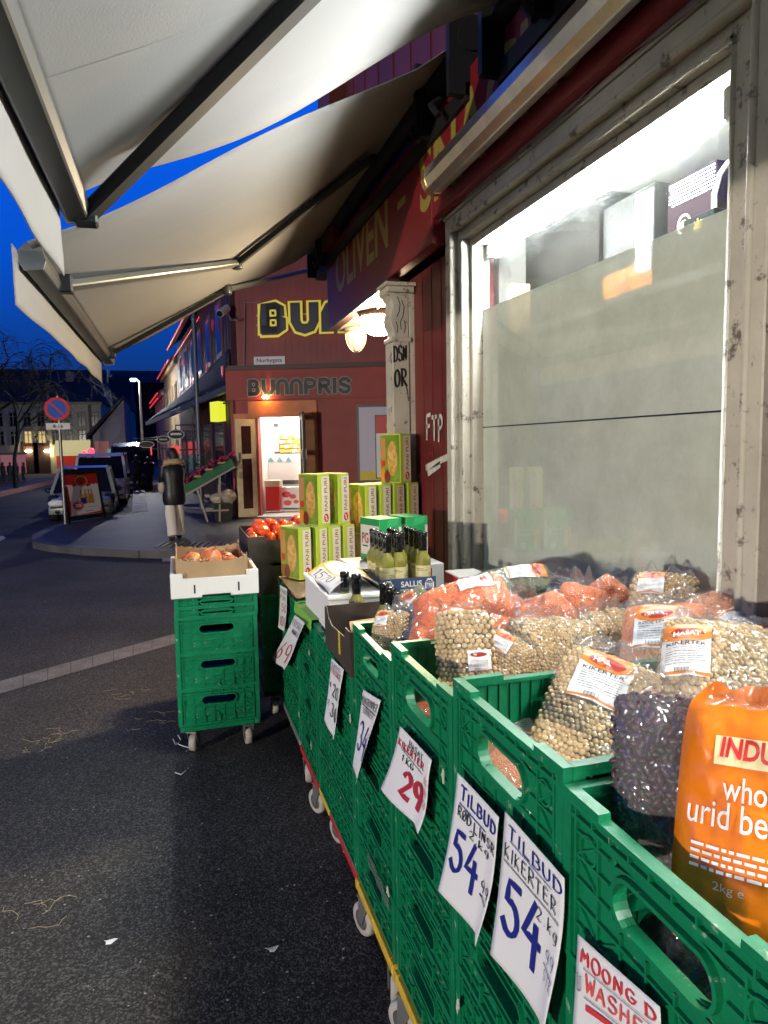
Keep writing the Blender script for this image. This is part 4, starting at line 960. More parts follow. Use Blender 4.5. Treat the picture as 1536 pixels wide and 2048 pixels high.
class Bag:
    def __init__(s, l, w, t, seed, e0=.07, e1=.28, lump=.10): s.l, s.w, s.t, s.seed, s.e0, s.e1, s.lump = l, w, t, seed, e0, e1, lump
    def h(s, u, v):
        a = max(0, 1 - abs(u) ** 3.2); b = max(0, 1 - abs(v) ** 2.8)
        return s.t / 2 * (a * b) ** .55 * (1 + s.lump * 2.2 * mnoise.noise((u * 1.7 + s.seed, v * 1.7, s.seed * 1.3)))
    def xy(s, u, v):
        k = 1 - .10 * max(0, abs(u) - .5) * v * v
        return s.l / 2 * u * (1 - .05 * abs(v) ** 3), s.w / 2 * v * (1 - .07 * abs(u) ** 4)
    def inner(s, u, v, side):
        x, y = s.xy(u, v); return Vector((x, y, side * s.h(u, v)))
    def outer(s, u, v, side):
        x, y = s.xy(max(-1.0, min(1.0, u)), v); d = 0
        if abs(u) > 1:
            e = abs(u) - 1; sg = 1 if u > 0 else -1; x += sg * e * s.l / 2
            fr = e / (s.e1 if u > 0 else s.e0 + 1e-6)
            y *= 1 - (.22 if u > 0 else .03) * fr * (1 + .4 * mnoise.noise((s.seed, v, 3)))
            d = (.010 + .055 * fr * (u > 0)) * mnoise.noise((v * 2.6 + s.seed, e * 5, 1.7)) + (.03 * fr * sin(s.seed * 2) if u > 0 else 0)
            x += .012 * fr * mnoise.noise((v * 3, s.seed, 5)) * sg
        hh = s.h(max(-1, min(1, u)), max(-1, min(1, v)))
        wr = .0045 * mnoise.noise((u * 4 + s.seed, v * 5, side * 2)) + .0040 * mnoise.noise((u * 11, v * 3 + s.seed, side))
        return Vector((x, y, d + side * (hh + .0026 + max(-.0012, wr) * (1 if hh > .004 else .25))))
    def film(s, m_=None, nu=46, nv=26):
        mb = MB(); U0, U1 = -1 - s.e0, 1 + s.e1
        for side in (1, -1): mb.grid(lambda a, b: s.outer(U0 + (U1 - U0) * a, -1.035 + 2.07 * b, side), nu, nv, flip=side < 0)
        return mb
    def solid(s, nu=22, nv=16):
        mb = MB()
        for side in (1, -1): mb.grid(lambda a, b: s.inner(-1 + 2 * a, -1 + 2 * b, side), nu, nv, flip=side < 0)
        return mb
    def peas(s, r, sub_=1, sc_=(1, 1, 1)):
        rr = random.Random(int(s.seed * 10)); mb = MB(); st = r * 1.86; ny = int(s.w * .97 / st); nx = int(s.l * .97 / (st * .87))
        for side in (1, -1):
            for i in range(nx + 1):
                for j in range(ny + 1):
                    u = -.97 + 1.94 * i / nx; v = -.97 + 1.94 * (j + (.5 if i % 2 else 0)) / (ny + .5)
                    if abs(v) > .98: continue
                    hh = s.h(u, v)
                    if hh < r * .5: continue
                    p = s.inner(u, v, side); p.z -= side * r * .8; p += Vector((rr.gauss(0, r * .16), rr.gauss(0, r * .16), rr.uniform(-.45, .12) * r * side))
                    R = Matrix.Rotation(rr.uniform(0, 6.3), 3, 'Z') @ Matrix.Rotation(rr.uniform(0, 6.3), 3, 'X')
                    k = rr.uniform(.88, 1.10); mb.ico(p, r * k, sub_ if side > 0 else min(1, sub_), sc=sc_, rot=R)
        return mb
    def surf(s, reg, e):
        """label frame: x right, y up (bag top) as read from outside"""
        u0, u1, v0, v1 = reg
        def f(x, y):
            u = u0 + (u1 - u0) * y; v = v1 + (v0 - v1) * x; p = s.outer(u, v, 1); return p + Vector((0, 0, e))
        return f
def label_mb(bag, reg, brand, name, cap=True, kind='w', scale=1.0):
    """white panel, orange cap with a red oval, name and small print; one mesh, several inks"""
    mb = MB(); f0 = lambda e: bag.surf(reg, e)
    g = f0(.0012); mb.grid(lambda a, b: g(a, b), 14, 20, m=0)
    asp = (reg[1] - reg[0]) * bag.l / ((reg[3] - reg[2]) * bag.w)
    if cap:
        q = f0(.0018); mb.grid(lambda a, b: q(a, .70 + .30 * b - (.10 * sin(pi * a) * (1 - b))), 14, 6, m=1)
        q = f0(.0017); mb.grid(lambda a, b: q(a, .0 + .05 * b + .03 * sin(pi * a)), 14, 1, m=1)
    q = f0(.0024); mb.add([q(.5, .78)] + [q(.5 + .36 * cos(2 * pi * k / 24), .78 + .115 * sin(2 * pi * k / 24)) for k in range(24)], [(0, 1 + k, 1 + (k + 1) % 24) for k in range(24)], 2)
    q = f0(.0030)
    if brand: mb.flat(fit(text(brand, 1, .03), .22, .78, .73, .83), q, 0)
    if name: mb.flat(fit(text(name, 1, .012), .10, .10 + min(.8, .10 * len(name)), .54, .61), q, 3)
    rr = random.Random(int(bag.seed * 7) + 3)
    for k in range(8):
        y = .50 - k * .042
        x = .10
        while x < .9:
            e = min(.9, x + rr.uniform(.05, .16)); mb.flat(rect(x, e, y - .007, y + .007), q, 4); x = e + .02
    for k in range(14): mb.flat(rect(.30 + k * .022, .30 + k * .022 + (.006 if k % 3 else .012), .06, .14), q, 3)
    return mb
LM = [LWHITE, LORNG, LRED, INKK, LGREY]
def make_bag(name, label, l, w, t, seed, fill, peas=None, lab=None, e1=.28, lump=.1, fm=None):
    o = thing(name, label, 'food bag'); b = Bag(l, w, t, seed, e1=e1, lump=lump)
    if peas:
        c = b.peas(*peas).build('pulses', fill, o, local=True); c['kind'] = 'stuff'
        k = MB(); 
        for side in (1, -1): k.grid(lambda a, q: Vector((*b.xy(-1 + 2 * a, -1 + 2 * q), side * max(0, b.h(-1 + 2 * a, -1 + 2 * q) - peas[0] * 1.5))), 18, 14, flip=side < 0)
        core = MB(); core.v, core.f, core.m, core.sm = k.v, k.f, k.m, k.sm
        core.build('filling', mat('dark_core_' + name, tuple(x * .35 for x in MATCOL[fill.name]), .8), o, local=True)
    else: b.solid().build('filling', fill, o, local=True)
    b.film().build('film', fm or FILM, o, local=True)
    if lab: label_mb(b, *lab).build('label', LM, o, local=True)
    return o
MATCOL = {'chickpea': (.5, .33, .15), 'kidney_bean': (.05, .014, .03)}
def orient(o, p, N, U, s=1.0):
    N = Vector(N).normalized(); U = Vector(U); U = (U - N * U.dot(N)).normalized(); Yv = N.cross(U)
    M = Matrix(((U.x, Yv.x, N.x), (U.y, Yv.y, N.y), (U.z, Yv.z, N.z)))
    o.location = p; o.rotation_euler = M.to_euler(); o.scale = (s, s, s)
GP = 'clear bags of pulses in the crates'
PROTO = {}
def proto(key):
    if key in PROTO: return copy_tree(PROTO[key]), False
    d = BT[key]; PROTO[key] = make_bag(*d[0], **d[1]); return PROTO[key], True
BT = {
 'chick_big': (('chickpea_bag', '', .25, .195, .082, 1.3, CHICK), dict(peas=(.0056, 2), lab=((.06, .98, -.42, .62), 'HASAT', 'KIKERTER'), e1=.30)),
 'chick_left': (('chickpea_bag', '', .25, .22, .085, 2.1, CHICK), dict(peas=(.0056, 2), lab=((-.30, .72, .18, .98), 'HASAT', 'KIKERTER'), e1=.34)),
 'chick': (('chickpea_bag', '', .165, .125, .070, 3.7, CHICK), dict(peas=(.0050, 1), e1=.34)),
 'chick_b': (('chickpea_bag', '', .16, .135, .072, 4.4, CHICK), dict(peas=(.0050, 1), e1=.40)),
 'chick_lab': (('chickpea_bag', '', .20, .15, .07, 5.2, CHICK), dict(peas=(.0056, 1), lab=((.25, .95, .0, .8), '', ''), e1=.3)),
 'chick_stand': (('chickpea_bag', '', .17, .13, .080, 6.6, CHICK), dict(peas=(.0062, 2), lab=((-.5, .02, -.95, -.25), '', '', False), e1=.30)),
 'lentil': (('red_lentil_bag', '', .20, .15, .065, 7.1, LENT), dict(e1=.25, lump=.22)),
 'lentil_b': (('red_lentil_bag', '', .19, .15, .062, 8.9, LENT), dict(e1=.32, lump=.3)),
 'lentil_big': (('red_lentil_bag', '', .27, .17, .085, 9.4, LENT), dict(lab=((.05, .75, .1, .85), '', '', False), e1=.16)),
 'lentil_pale': (('pale_lentil_bag', '', .27, .19, .07, 10.2, LENTP), dict(lab=((-.15, .80, -.45, .62), 'HASAT', 'RØDE LINSER'), e1=.2)),
 'mung': (('mung_bean_bag', '', .26, .15, .075, 11.5, MUNG), dict(lab=((-.2, .85, -.2, .8), '', ''), e1=.18)),
 'black': (('black_bean_bag', '', .18, .14, .075, 12.8, BLKB), dict(e1=.34, lump=.2)),
 'kidney': (('kidney_bean_bag', '', .25, .125, .08, 13.3, KIDNEY), dict(peas=(.0060, 1, (1.3, .85, .7)), e1=.34, fm=film('hazy_bag_film', haze=.11, gloss=.10, bump=12, rough=.06, bstr=.8))),
}
def bag(key, px, z, N, U, label, s=1.0, pos=None):
    o, first = proto(key); p = Vector(pos) if pos else at_z(px[0], px[1], z); orient(o, p, N, U, s)
    retag(o, label, GP); return o
# --- crate with the big bags
bag('chick_big', (1192, 1432), 1.03, (-.42, -.62, .66), (.52, .30, .62), 'big chickpea bag with white label leaning towards the near crate rim')
bag('chick_left', (1440, 1352), 1.095, (-.40, -.52, .78), (.55, .62, .30), 'big chickpea bag with its white label at the left side, by the red onion net')
bag('lentil_pale', (1325, 1300), 1.07, (-.55, -.35, .75), (.55, .60, .42), 'pale red lentil bag with white and orange label behind the big chickpea bags')
bag('lentil_pale', (1470, 1252), 1.11, (-.2, -.3, .93), (.1, -1, 0), 'pale red lentil bag lying flat against the shop window')
bag('lentil_pale', (1030, 1492), .95, (-.1, -.1, .98), (.2, 1, .1), 'pale red lentil bag seen through the grip hole of the crate')
for x, y in ((.66, 1.04), (.96, 1.04)): bag('lentil', None, 0, (.05, 0, 1), (0, 1, 0), 'red lentil bag buried at the bottom of the big chickpea crate', 1.3, (x, y, .885))
bag('chick_left', None, 0, (0, -.1, 1), (0, 1, 0), 'chickpea bag buried under the big labelled chickpea bags', 1, (.97, 1.0, .985))
bag('lentil_pale', None, 0, (-.1, -.1, 1), (1, 0, 0), 'pale lentil bag wedged at the window end of the big chickpea crate', 1, (1.02, 1.15, 1.0))
# --- nearest crate
bag('kidney', None, 0, (-.66, -.74, .14), (.03, .10, 1), 'upright dark kidney bean bag with clear film gathered on top', .98, at_y(1322, 1572, .775))
bag('black', (1285, 1680), .93, (-.6, -.6, .5), (.1, .2, 1), 'crumpled black bean bag low in the near crate corner', 1.15)
bag('kidney', None, 0, (0, 0, 1), (0, 1, 0), 'kidney bean bag lying at the bottom of the near crate', 1.0, (.92, .62, .885))
bag('black', None, 0, (0, 0, 1), (1, 0, 0), 'black bean bag lying at the bottom of the near crate', 1.2, (.68, .70, .88))
# --- crate with the small bags
for x, y in ((.64, 1.36), (.64, 1.55), (.90, 1.36), (.90, 1.55)): bag('lentil', None, 0, (.05, .03, 1), (1, .1, 0), 'red lentil bag buried at the bottom of the small chickpea crate', 1.15, (x, y, .88))
for x, y in ((.68, 1.40), (.94, 1.44)): bag('lentil_b', None, 0, (-.05, .05, 1), (1, .3, 0), 'red lentil bag in the hidden middle layer of the small chickpea crate', 1.2, (x, y, .965))
bag('chick_stand', (930, 1300), 1.055, (-.60, -.78, .22), (-.05, .10, 1), 'chickpea bag standing upright at the street corner of the small chickpea crate', 1.08)
for k, (px, z, N, U, key, lb, s) in enumerate([
 ((1065, 1303), 1.025, (-.35, -.80, .50), (.25, .45, .75), 'chick', 'chickpea bag just right of the upright one along the crate edge', 1.0),
 ((1142, 1296), 1.030, (-.30, -.80, .55), (.30, .40, .75), 'chick_b', 'chickpea bag second along the crate edge from the upright one', .95),
 ((1205, 1285), 1.035, (-.35, -.75, .60), (.25, .50, .70), 'chick', 'chickpea bag third along the crate edge from the upright one', .98),
 ((1258, 1277), 1.045, (-.30, -.80, .55), (.30, .40, .75), 'chick_b', 'chickpea bag last along the crate edge beside the pale lentil bag', .95),
 ((1325, 1222), 1.105, (-.50, -.60, .62), (.50, .55, .45), 'chick_lab', 'chickpea bag with orange and yellow label close to the window', 1.1),
 ((1000, 1330), 1.01, (-.3, -.8, .5), (.5, .2, .5), 'chick_lab', 'half hidden chickpea bag with printed side beside the upright one', .8)]):
    bag(key, px, z, N, U, lb, s)
for px, z, N, U, key, lb, s in [
 ((925, 1212), 1.10, (-.40, -.45, .80), (.85, -.35, .42), 'lentil_big', 'largest orange lentil bag lying across the top of the pile', 1.0),
 ((1005, 1245), 1.06, (-.3, -.45, .8), (.7, .3, .2), 'lentil', 'orange lentil bag just under the largest lentil bag', 1.0),
 ((1085, 1236), 1.07, (-.25, -.5, .8), (.8, .2, -.1), 'lentil_b', 'orange lentil bag in the middle of the pile behind the chickpeas', 1.0),
 ((1152, 1216), 1.085, (-.35, -.5, .75), (.6, .5, .4), 'lentil', 'orange lentil bag twisted in the middle, below the window film', .85),
 ((1212, 1190), 1.10, (-.2, -.6, .7), (.8, .3, .2), 'lentil_b', 'small orange lentil bag nearest to the window', .72),
 ((985, 1290), 1.03, (-.3, -.7, .6), (.3, .4, .7), 'lentil', 'orange lentil bag right behind the upright chickpea bag', .85),
 ((850, 1300), 1.00, (-.6, -.6, .5), (.3, .3, .8), 'lentil_b', 'orange lentil bag at the street corner left of the upright chickpea bag', .72),
 ((885, 1255), 1.035, (-.4, -.6, .7), (.9, -.2, .2), 'lentil', 'orange lentil bag below the left end of the largest lentil bag', .8),
 ((1055, 1270), 1.035, (-.3, -.6, .7), (.5, .4, .5), 'lentil', 'orange lentil bag sandwiched behind the first edge chickpea bag', .8)]:
    bag(key, px, z, N, U, lb, s)
bag('mung', (1030, 1168), 1.07, (-.25, -.5, .85), (.92, -.30, .20), 'dark green mung bean bag with white label lying by the window')
bag('black', (1125, 1190), 1.075, (-.3, -.6, .7), (.5, .3, .7), 'dark bean bag with gathered clear top between orange bags near the window', .75)
bag('black', (1248, 1180), 1.10, (-.2, -.6, .7), (.1, .3, .9), 'empty looking clear bag top standing against the window', .5)
# --- crate beside the sign 34
bag('mung', (838, 1222), 1.04, (-.45, -.65, .6), (-.3, .3, .85), 'green mung bean bag with clear peaked top before the blue tray', .62)
bag('black', (812, 1258), 1.0, (-.5, -.6, .6), (.3, .4, .6), 'black bean bag left of the orange bags at the crate rim', .9)
bag('chick_lab', (778, 1270), .985, (-.6, -.6, .5), (.2, .3, .9), 'bag with a barcode label and gathered clear top at the street end', .75)
for x, y in ((.66, 1.87), (.92, 1.87)): bag('mung', None, 0, (0, 0, 1), (0, 1, 0), 'mung bean bag lying in the crate beside the sign reading 34', 1.15, (x, y, .885))
for x, y in ((.70, 1.84), (.95, 1.92)): bag('lentil', None, 0, (0, 0, 1), (1, .2, 0), 'red lentil bag lying in the crate beside the sign reading 34', 1.1, (x, y, .95))
# --- red onion net
t = thing('onion_net', 'net of purple red onions at the right edge of the near crate', 'food bag', at_z(1512, 1405, 1.05), group=GP)
c = t.location.copy(); mb = MB(); rr = random.Random(8)
ONI = mat('red_onion', (.16, .03, .09), .3, var=(14, .4))
for dx, dy, dz in ((0, 0, 0), (.062, -.02, .004), (.02, -.065, .0), (.075, -.09, .006), (-.02, .05, -.01), (.05, .05, .0)):
    k = MB(); k.sphere(c + Vector((dx, dy, dz)), .034, 16, 10, (1, 1, .85)); k.lathe([(.012, .026), (.004, .036), (.002, .045)], c + Vector((dx, dy, dz)), 8); k.build('onion', ONI, t)
b = Bag(.21, .17, .095, 3.3); fm_ = b.film(); fm_.xform(Matrix.Translation(c + Vector((.02, -.02, 0)))); fm_.build('net', film('net_film', (.9, .75, .85), .05, .08, 20), t)
# --- the orange packet, printed, standing at the right edge
ORPK = mat('orange_packet', (.80, .20, .008), .22, var=(6, .08), bump=(10, .4, 'n', .012), coat=.6)
t = thing('bean_packet', 'large orange packet of whole urid beans standing in the near crate', 'food packet'); b = Bag(.31, .180, .085, 15.7, e0=.05, e1=.16, lump=.2)
b.film().build('packet', ORPK, t, local=True)
reg = (-.95, .95, -.92, .92)
mb = MB(); q = b.surf(reg, .0022); mb.grid(lambda a, d: q(.22 + .56 * a, .73 + .13 * d + .012 * a), 10, 4); mb.build('brand_panel', mat('pale_yellow_print', (.78, .68, .36), .3), t, local=True)
mb = MB(); q = b.surf(reg, .0045); mb.flat(fit(text('INDUS', 1, .03, shear=.1), .26, .74, .765, .86), q); mb.build('brand_lettering', RED, t, local=True)
mb = MB(); q = b.surf(reg, .0036); mb.flat(fit(text('whole', 1, .005), .30, .74, .585, .69), q); mb.flat(fit(text('urid beans', 1, .005), .05, .90, .46, .575), q)
rr = random.Random(2)
for k in range(4):
    x = .10
    while x < .82:
        e = min(.82, x + rr.uniform(.03, .10)); mb.flat(rect(x, e, .37 - .030 * k, .383 - .030 * k), q); x = e + .018
mb.flat(fit(text('2kg e', 1), .28, .50, .20, .245), q); mb.build('white_lettering', mat('packet_white', (.85, .80, .74), .35), t, local=True)
mb = MB(); q = b.surf(reg, .0018); mb.flat(ell(.88, .80, .10, .085), q); mb.build('green_emblem', mat('dark_green_print', (.02, .10, .03), .4), t, local=True)
mb = MB(); mb.grid(lambda a, d: b.outer(.93 + .28 * a, -.75 + 1.5 * d, 1 if True else -1) + Vector((.004, 0, .006 + .012 * mnoise.noise((a * 3, d * 7, 2)))), 10, 20); mb.build('clear_overwrap', FILM, t, local=True)
orient(t, at_y(1502, 1650, .645), (-.68, -.60, .42), (.30, .27, .9), .90); t['group'] = GP
# ================================================================ boxed and bottled goods
CARD = mat('brown_cardboard', (.36, .24, .125), .75, var=(9, .12), bump=(70, .15)); CARDW = mat('white_cardboard', (.62, .60, .56), .65, var=(8, .06)); CARDD = mat('dark_cardboard', (.035, .028, .022), .6, var=(20, .2))
LIME = mat('lime_print', (.46, .55, .05), .4); CREAM = mat('cream_print', (.68, .62, .46), .4); BRN = mat('brown_lettering', (.30, .09, .05), .45)
PHOTO = grains('snack_picture', (.42, .22, .04), (.66, .42, .14), 42, .3, .4); PICG = mat('green_picture', (.17, .26, .02), .4, var=(18, .35)); LIMET = mat('lime_box_top', (.52, .62, .22), .45)
PUW, PUD, PUH = .074, .185, .272
def snack_box():
    t = thing('snack_box', 'x', 'box'); w, d, h = PUW, PUD, PUH
    mb = MB(); mb.box(-w / 2, w / 2, -d / 2, d / 2, 0, h); mb.build('carton', LIME, t, local=True, bevel=.0015)
    e = .0008; F = lambda x, z: Vector((-w / 2 + w * x, -d / 2 - e, h * z))
    mb = MB(); mb.flat(rect(.30, .99, .05, .96), F, 0)
    for k in range(13): mb.flat(([(.24, .03 + k * .073), (.31, .03 + k * .073), (.31, .08 + k * .073)], [(0, 1, 2)]), lambda x, z: F(x, z) + Vector((0, -.0002, 0)), 1)
    mb.build('front_panel', [CREAM, YELL], t, local=True)
    mb = MB(); g = fit(text('PANI PURI', 1, .012), 0, 1, 0, 1)
    mb.flat(g, lambda x, y: F(.80 - .28 * y, .28 + .64 * x) + Vector((0, -.0006, 0)))
    mb.build('lettering', BRN, t, local=True)
    mb = MB(); G = lambda x, z: F(x, z) + Vector((0, -.0006, 0)); mb.flat(ell(.66, .15, .20, .085), G, 0)
    mb.flat(strokes([[(.56, .19), (.70, .17), (.60, .14), (.74, .12), (.66, .10)]], .022, 1), lambda x, z: F(x, z) + Vector((0, -.0010, 0)), 1)
    mb.build('red_seal', [RED, WHITE], t, local=True)
    B = lambda y, z: Vector((-w / 2 - e, d / 2 - d * y, h * z))
    mb = MB(); mb.flat(rect(.03, .97, .02, .98), B, 0); mb.build('picture_panel', PICG, t, local=True)
    mb = MB(); C2 = lambda y, z: B(y, z) + Vector((-.0006, 0, 0))
    mb.flat(ell(.62, .50, .24, .36, 28), C2, 0); mb.build('snack_picture', PHOTO, t, local=True)
    mb = MB(); mb.flat(rect(.06, .28, .48, .93), C2, 0); mb.flat(rect(.07, .27, .34, .46), C2, 1); mb.flat(ell(.36, .12, .14, .14, 18), lambda y, z: B(y, z) + Vector((-.0009, 0, 0)), 2); mb.flat(ell(.15, .16, .12, .14, 18), C2, 3); mb.build('side_print', [mat('pinkish_print', (.50, .22, .10), .4), RED, mat('dark_red_print', (.16, .02, .01), .4), mat('orange_blob', (.6, .22, .02), .4)], t, local=True)
    for s in (0,):
        mb = MB(); mb.box(-w / 2 + .002, w / 2 - .002, -d / 2 + .002, d / 2 - .002, h, h + .0012); mb.build('top_flap', LIMET, t, local=True)
    return t
snack = snack_box(); first = True
SB = [((612, 1158), .857, 'leftmost box'), ((643, 1158), .857, 'second box from the left'), ((669, 1158), .857, 'third box from the left'), ((696, 1158), .857, 'fourth box from the left')]
RZ = radians(23)
base = at_z(612, 1159, .855)
dirv = Vector((cos(RZ * .45), sin(RZ * .45), 0)); back = Vector((-sin(RZ), cos(RZ), 0))
def put_snack(pos, rz, label):
    global first
    o = snack if first else copy_tree(snack); first = False
    o.location = pos; o.rotation_euler = (0, 0, rz); retag(o, label, 'lime and cream snack boxes'); return o
p0 = Vector((base.x, base.y, .855)) + back * (PUD / 2)
offs = [0, .094, .172, .250]
for k, of in enumerate(offs): put_snack(p0 + dirv * of, RZ + radians([0, 1, -2, 2][k]), 'lime snack box, %s in the lower front row' % ['leftmost', 'second from the left', 'third from the left', 'rightmost'][k])
z2 = .855 + PUH + .002
put_snack(Vector((p0.x, p0.y, z2)) + dirv * .125 + back * .02, RZ, 'lime snack box on the front row, the left one of two, its picture side showing')
put_snack(Vector((p0.x, p0.y, z2)) + dirv * .238 + back * .025, RZ + radians(3), 'lime snack box on the front row, the right one of two')
ZBK = at_y(760, 968, 3.72).z - PUH; RZB = radians(21); db = Vector((cos(RZB), sin(RZB), 0))
bx = []
for k in range(4):
    p = at_y([722, 751, 778, 806][k], 1000, 3.76 + .02 * k); p.z = ZBK
    put_snack(p, RZB, 'lime snack box, %s in the back row by the pilaster' % ['leftmost', 'second from the left', 'third from the left', 'rightmost'][k]); bx.append(p)
pt = at_y(791, 960, 3.79); pt.z = ZBK + PUH + .002; put_snack(pt, RZB, 'single lime snack box on top of the back row by the pilaster')
t = thing('carton', 'brown carton hidden under the back row of snack boxes', 'carton', (bx[1].x, 3.8, .847))
mb = MB(); mb.box(bx[0].x - .02, bx[3].x + .05, 3.72, 3.84, .85, ZBK - .002); mb.build('body', CARD, t, bevel=.004)
# card lid on the crates under the snack boxes
mb = MB(); mb.grid(lambda a, b: Vector((.505 + .60 * a, 3.185 + .59 * b, .846 + .006 * sin(7 * a + 3 * b))), 10, 10); mb.grid(lambda a, b: Vector((.505 + .60 * a, 3.185 + .59 * b, .832)), 1, 1)
mb.box(.51, 1.1, 3.19, 3.77, .826, .833)
tag(mb.build('cardboard_sheet', CARD), 'warped brown card lid on the crates under the front snack boxes', 'cardboard')
# green tea cartons
TEAG = mat('tea_green', (.01, .26, .07), .35); TEAP = mat('tea_pale', (.60, .60, .50), .4)
def tea(px, X_or_y, rz, label, w=.122, d=.17, h=.205):
    p = at_y(px[0], px[1], X_or_y); t = thing('tea_carton', label, 'carton', (p.x, p.y, 1.005), rz, 'green tea cartons')
    mb = MB(); mb.box(-w / 2, w / 2, -d / 2, d / 2, 0, h); mb.build('carton', TEAG, t, local=True, bevel=.002)
    e = .0009; F = lambda x, z: Vector((-w / 2 + w * x, -d / 2 - e, h * z)); B = lambda y, z: Vector((-w / 2 - e, d / 2 - d * y, h * z))
    mb = MB(); mb.flat(rect(.02, .20, .1, .55), F, 1); mb.flat(rect(.86, .99, .12, .80), F, 0); mb.flat(([(.40, .98), (.90, .98), (.80, .84), (.30, .80)], [(0, 1, 2, 3)]), F, 2); mb.build('front_print', [TEAP, mat('tea_orange', (.75, .35, .08), .4), mat('flap_green', (.03, .34, .12), .4)], t, local=True)
    mb = MB(); mb.flat(fit(text('TRADITIONAL', 1, .03), .24, .82, .50, .58), F); mb.flat(fit(text('STRONG TEA BAGS', 1, .03), .24, .84, .40, .47), F); mb.flat(ell(.62, .16, .12, .09), F); mb.build('lettering', WHITE, t, local=True)
    mb = MB(); mb.flat(rect(.03, .97, .16, .84), B); mb.build('side_panel', TEAP, t, local=True)
    mb = MB(); g = text('PG', 1, .02); C2 = lambda y, z: B(y, z) + Vector((-.0008, 0, 0)); mb.flat(fit(g, .10, .44, .42, .66), C2); mb.flat(fit(g, .56, .90, .42, .66), C2); mb.build('side_lettering', mat('deep_red_lettering', (.28, .03, .03), .4), t, local=True)
    mb = MB()
    for k in range(2): mb.flat(rect(.12 + .45 * k, .4 + .45 * k, .34, .37), C2)
    mb.build('small_print', INKK, t, local=True)
    return t
tea((762, 1090), 3.15, radians(17), 'green and white tea carton, the left one, its pale lettered side showing')
tea((815, 1090), 3.19, radians(15), 'green and white tea carton, the right one behind the dark bottles')
# pale carton with red print carrying the tea, and another behind the bottles
p = at_y(690, 1140, 3.02)
t = thing('carton', 'pale carton with red print under the tea cartons', 'carton', (.95, 3.1, .835)); mb = MB(); mb.box(.74, 1.16, 2.98, 3.30, .835, 1.003); mb.build('body', CARDW, t, bevel=.003)
mb = MB(); mb.box(.90, 1.10, 2.978, 2.981, .93, .985); mb.build('red_print', RED, t); mb = MB()
for k in range(5): mb.flat(strokes([[(.91 + k * .035, .94), (.94 + k * .035, .972)]], .008, 1), lambda x, y: Vector((x, 2.9765, y)))
mb.build('white_strokes', WHITE, t)
t = thing('carton', 'small red and white carton by the shop wall behind the bottles', 'carton', (1.16, 2.75, .83)); mb = MB(); mb.box(1.10, 1.24, 2.66, 2.82, .82, 1.0); mb.build('body', CARDW, t, bevel=.003)
mb = MB(); mb.box(1.098, 1.10, 2.665, 2.815, .95, .995); mb.box(1.105, 1.235, 2.658, 2.66, .95, .995); mb.build('red_band', RED, t); mb = MB(); mb.grid(lambda a, b: Vector((1.03 + .09 * a, 2.64 + .05 * b, .93 + .05 * a - .02 * sin(5 * b))), 4, 4); 
# white foam box with a sheet draped over it
FOAM = mat('white_foam', (.72, .71, .68), .7, bump=(300, .2))
A1, A2 = at_x(612, 1233, .53), at_x(655, 1240, .53)
t = thing('foam_box', 'white foam box with a draped paper sheet on the crates', 'box', (.70, 2.8, .825))
mb = MB(); mb.box(.53, .735, 2.56, 3.08, .826, .965); mb.build('body', FOAM, t, bevel=.006); mb = MB(); mb.box(.522, .742, 2.55, 3.09, .966, .985); mb.build('lid', FOAM, t, bevel=.005)
mb = MB(); D = lambda a, b, e=0: Vector((.535 + .21 * a, 2.58 + .46 * b, .990 + e + .055 * sin(pi * min(1, a * .9)) * (1 - .3 * b) + .008 * sin(6 * b + 4 * a)))
mb.grid(lambda a, b: D(a, b), 16, 16); o = mb.build('draped_sheet', PAPER, t); sd = o.modifiers.new('s', 'SOLIDIFY'); sd.thickness = .001
mb = MB(); mb.grid(lambda a, b: D(.30 + .03 * a, b, .0016), 2, 16); mb.grid(lambda a, b: D(a, .94 + .06 * b, .0016), 16, 2); mb.grid(lambda a, b: D(.90 + .1 * a, b, .0016), 3, 16); mb.build('yellow_border', YELL, t)
mb = MB(); g = hand('1570', 0, 0, 1, .7, .10, 9); g = fit(g, .06, .26, .10, .70); mb.flat(([(y, x) for x, y in fit(hand('1570', 0, 0, 1, .7, .10, 9), .12, .80, .05, .26)[0]], g[1]), lambda a, b: D(a, 1 - b, .002)); mb.build('writing', INKK, t)
# lime strip of card over the rim in front of the foam box
a, b = at_x(590, 1208, .497), at_x(624, 1246, .497)
mb = MB(); mb.grid(lambda s, v: a.lerp(b, s) + Vector((.0 - .006 * v, 0, .012 - .045 * v)), 6, 3); mb.grid(lambda s, v: a.lerp(b, s) + Vector((.06 * v, 0, .012)), 6, 2)
tag(mb.build('card_strip', mat('lime_card', (.20, .48, .06), .45)), 'folded lime green card strip over a crate rim', 'card')
# brown bottle carton with a dipped front
t = thing('bottle_carton', 'dark brown open carton with a dipped front holding bottles', 'carton', (.66, 2.3, .825))
x0, x1, y0, y1, zb, zt = .492, .80, at_x(701, 1290, .492).y, at_x(650, 1250, .492).y, .828, .972
mb = MB()
dip = [(y0, zb), (y0, zt), (y0 + .07, zt), (y0 + .085, zt - .035), (y1 - .12, zt - .045), (y1 - .06, zt - .03), (y1 - .035, zt), (y1, zt), (y1, zb)]
mb.prism([(x0, y, z) for y, z in dip], (.004, 0, 0)); mb.box(x0 + .0045, x1, y0, y0 + .004, zb, zt); mb.box(x0 + .0045, x1, y1 - .004, y1, zb, zt); mb.box(x1 - .004, x1, y0 + .0045, y1 - .0045, zb, zt); mb.box(x0 + .004, x1 - .004, y0 + .004, y1 - .004, zb, zb + .004)
mb.build('body', mat('brown_carton_face', (.05, .034, .024), .6, var=(12, .2)), t)
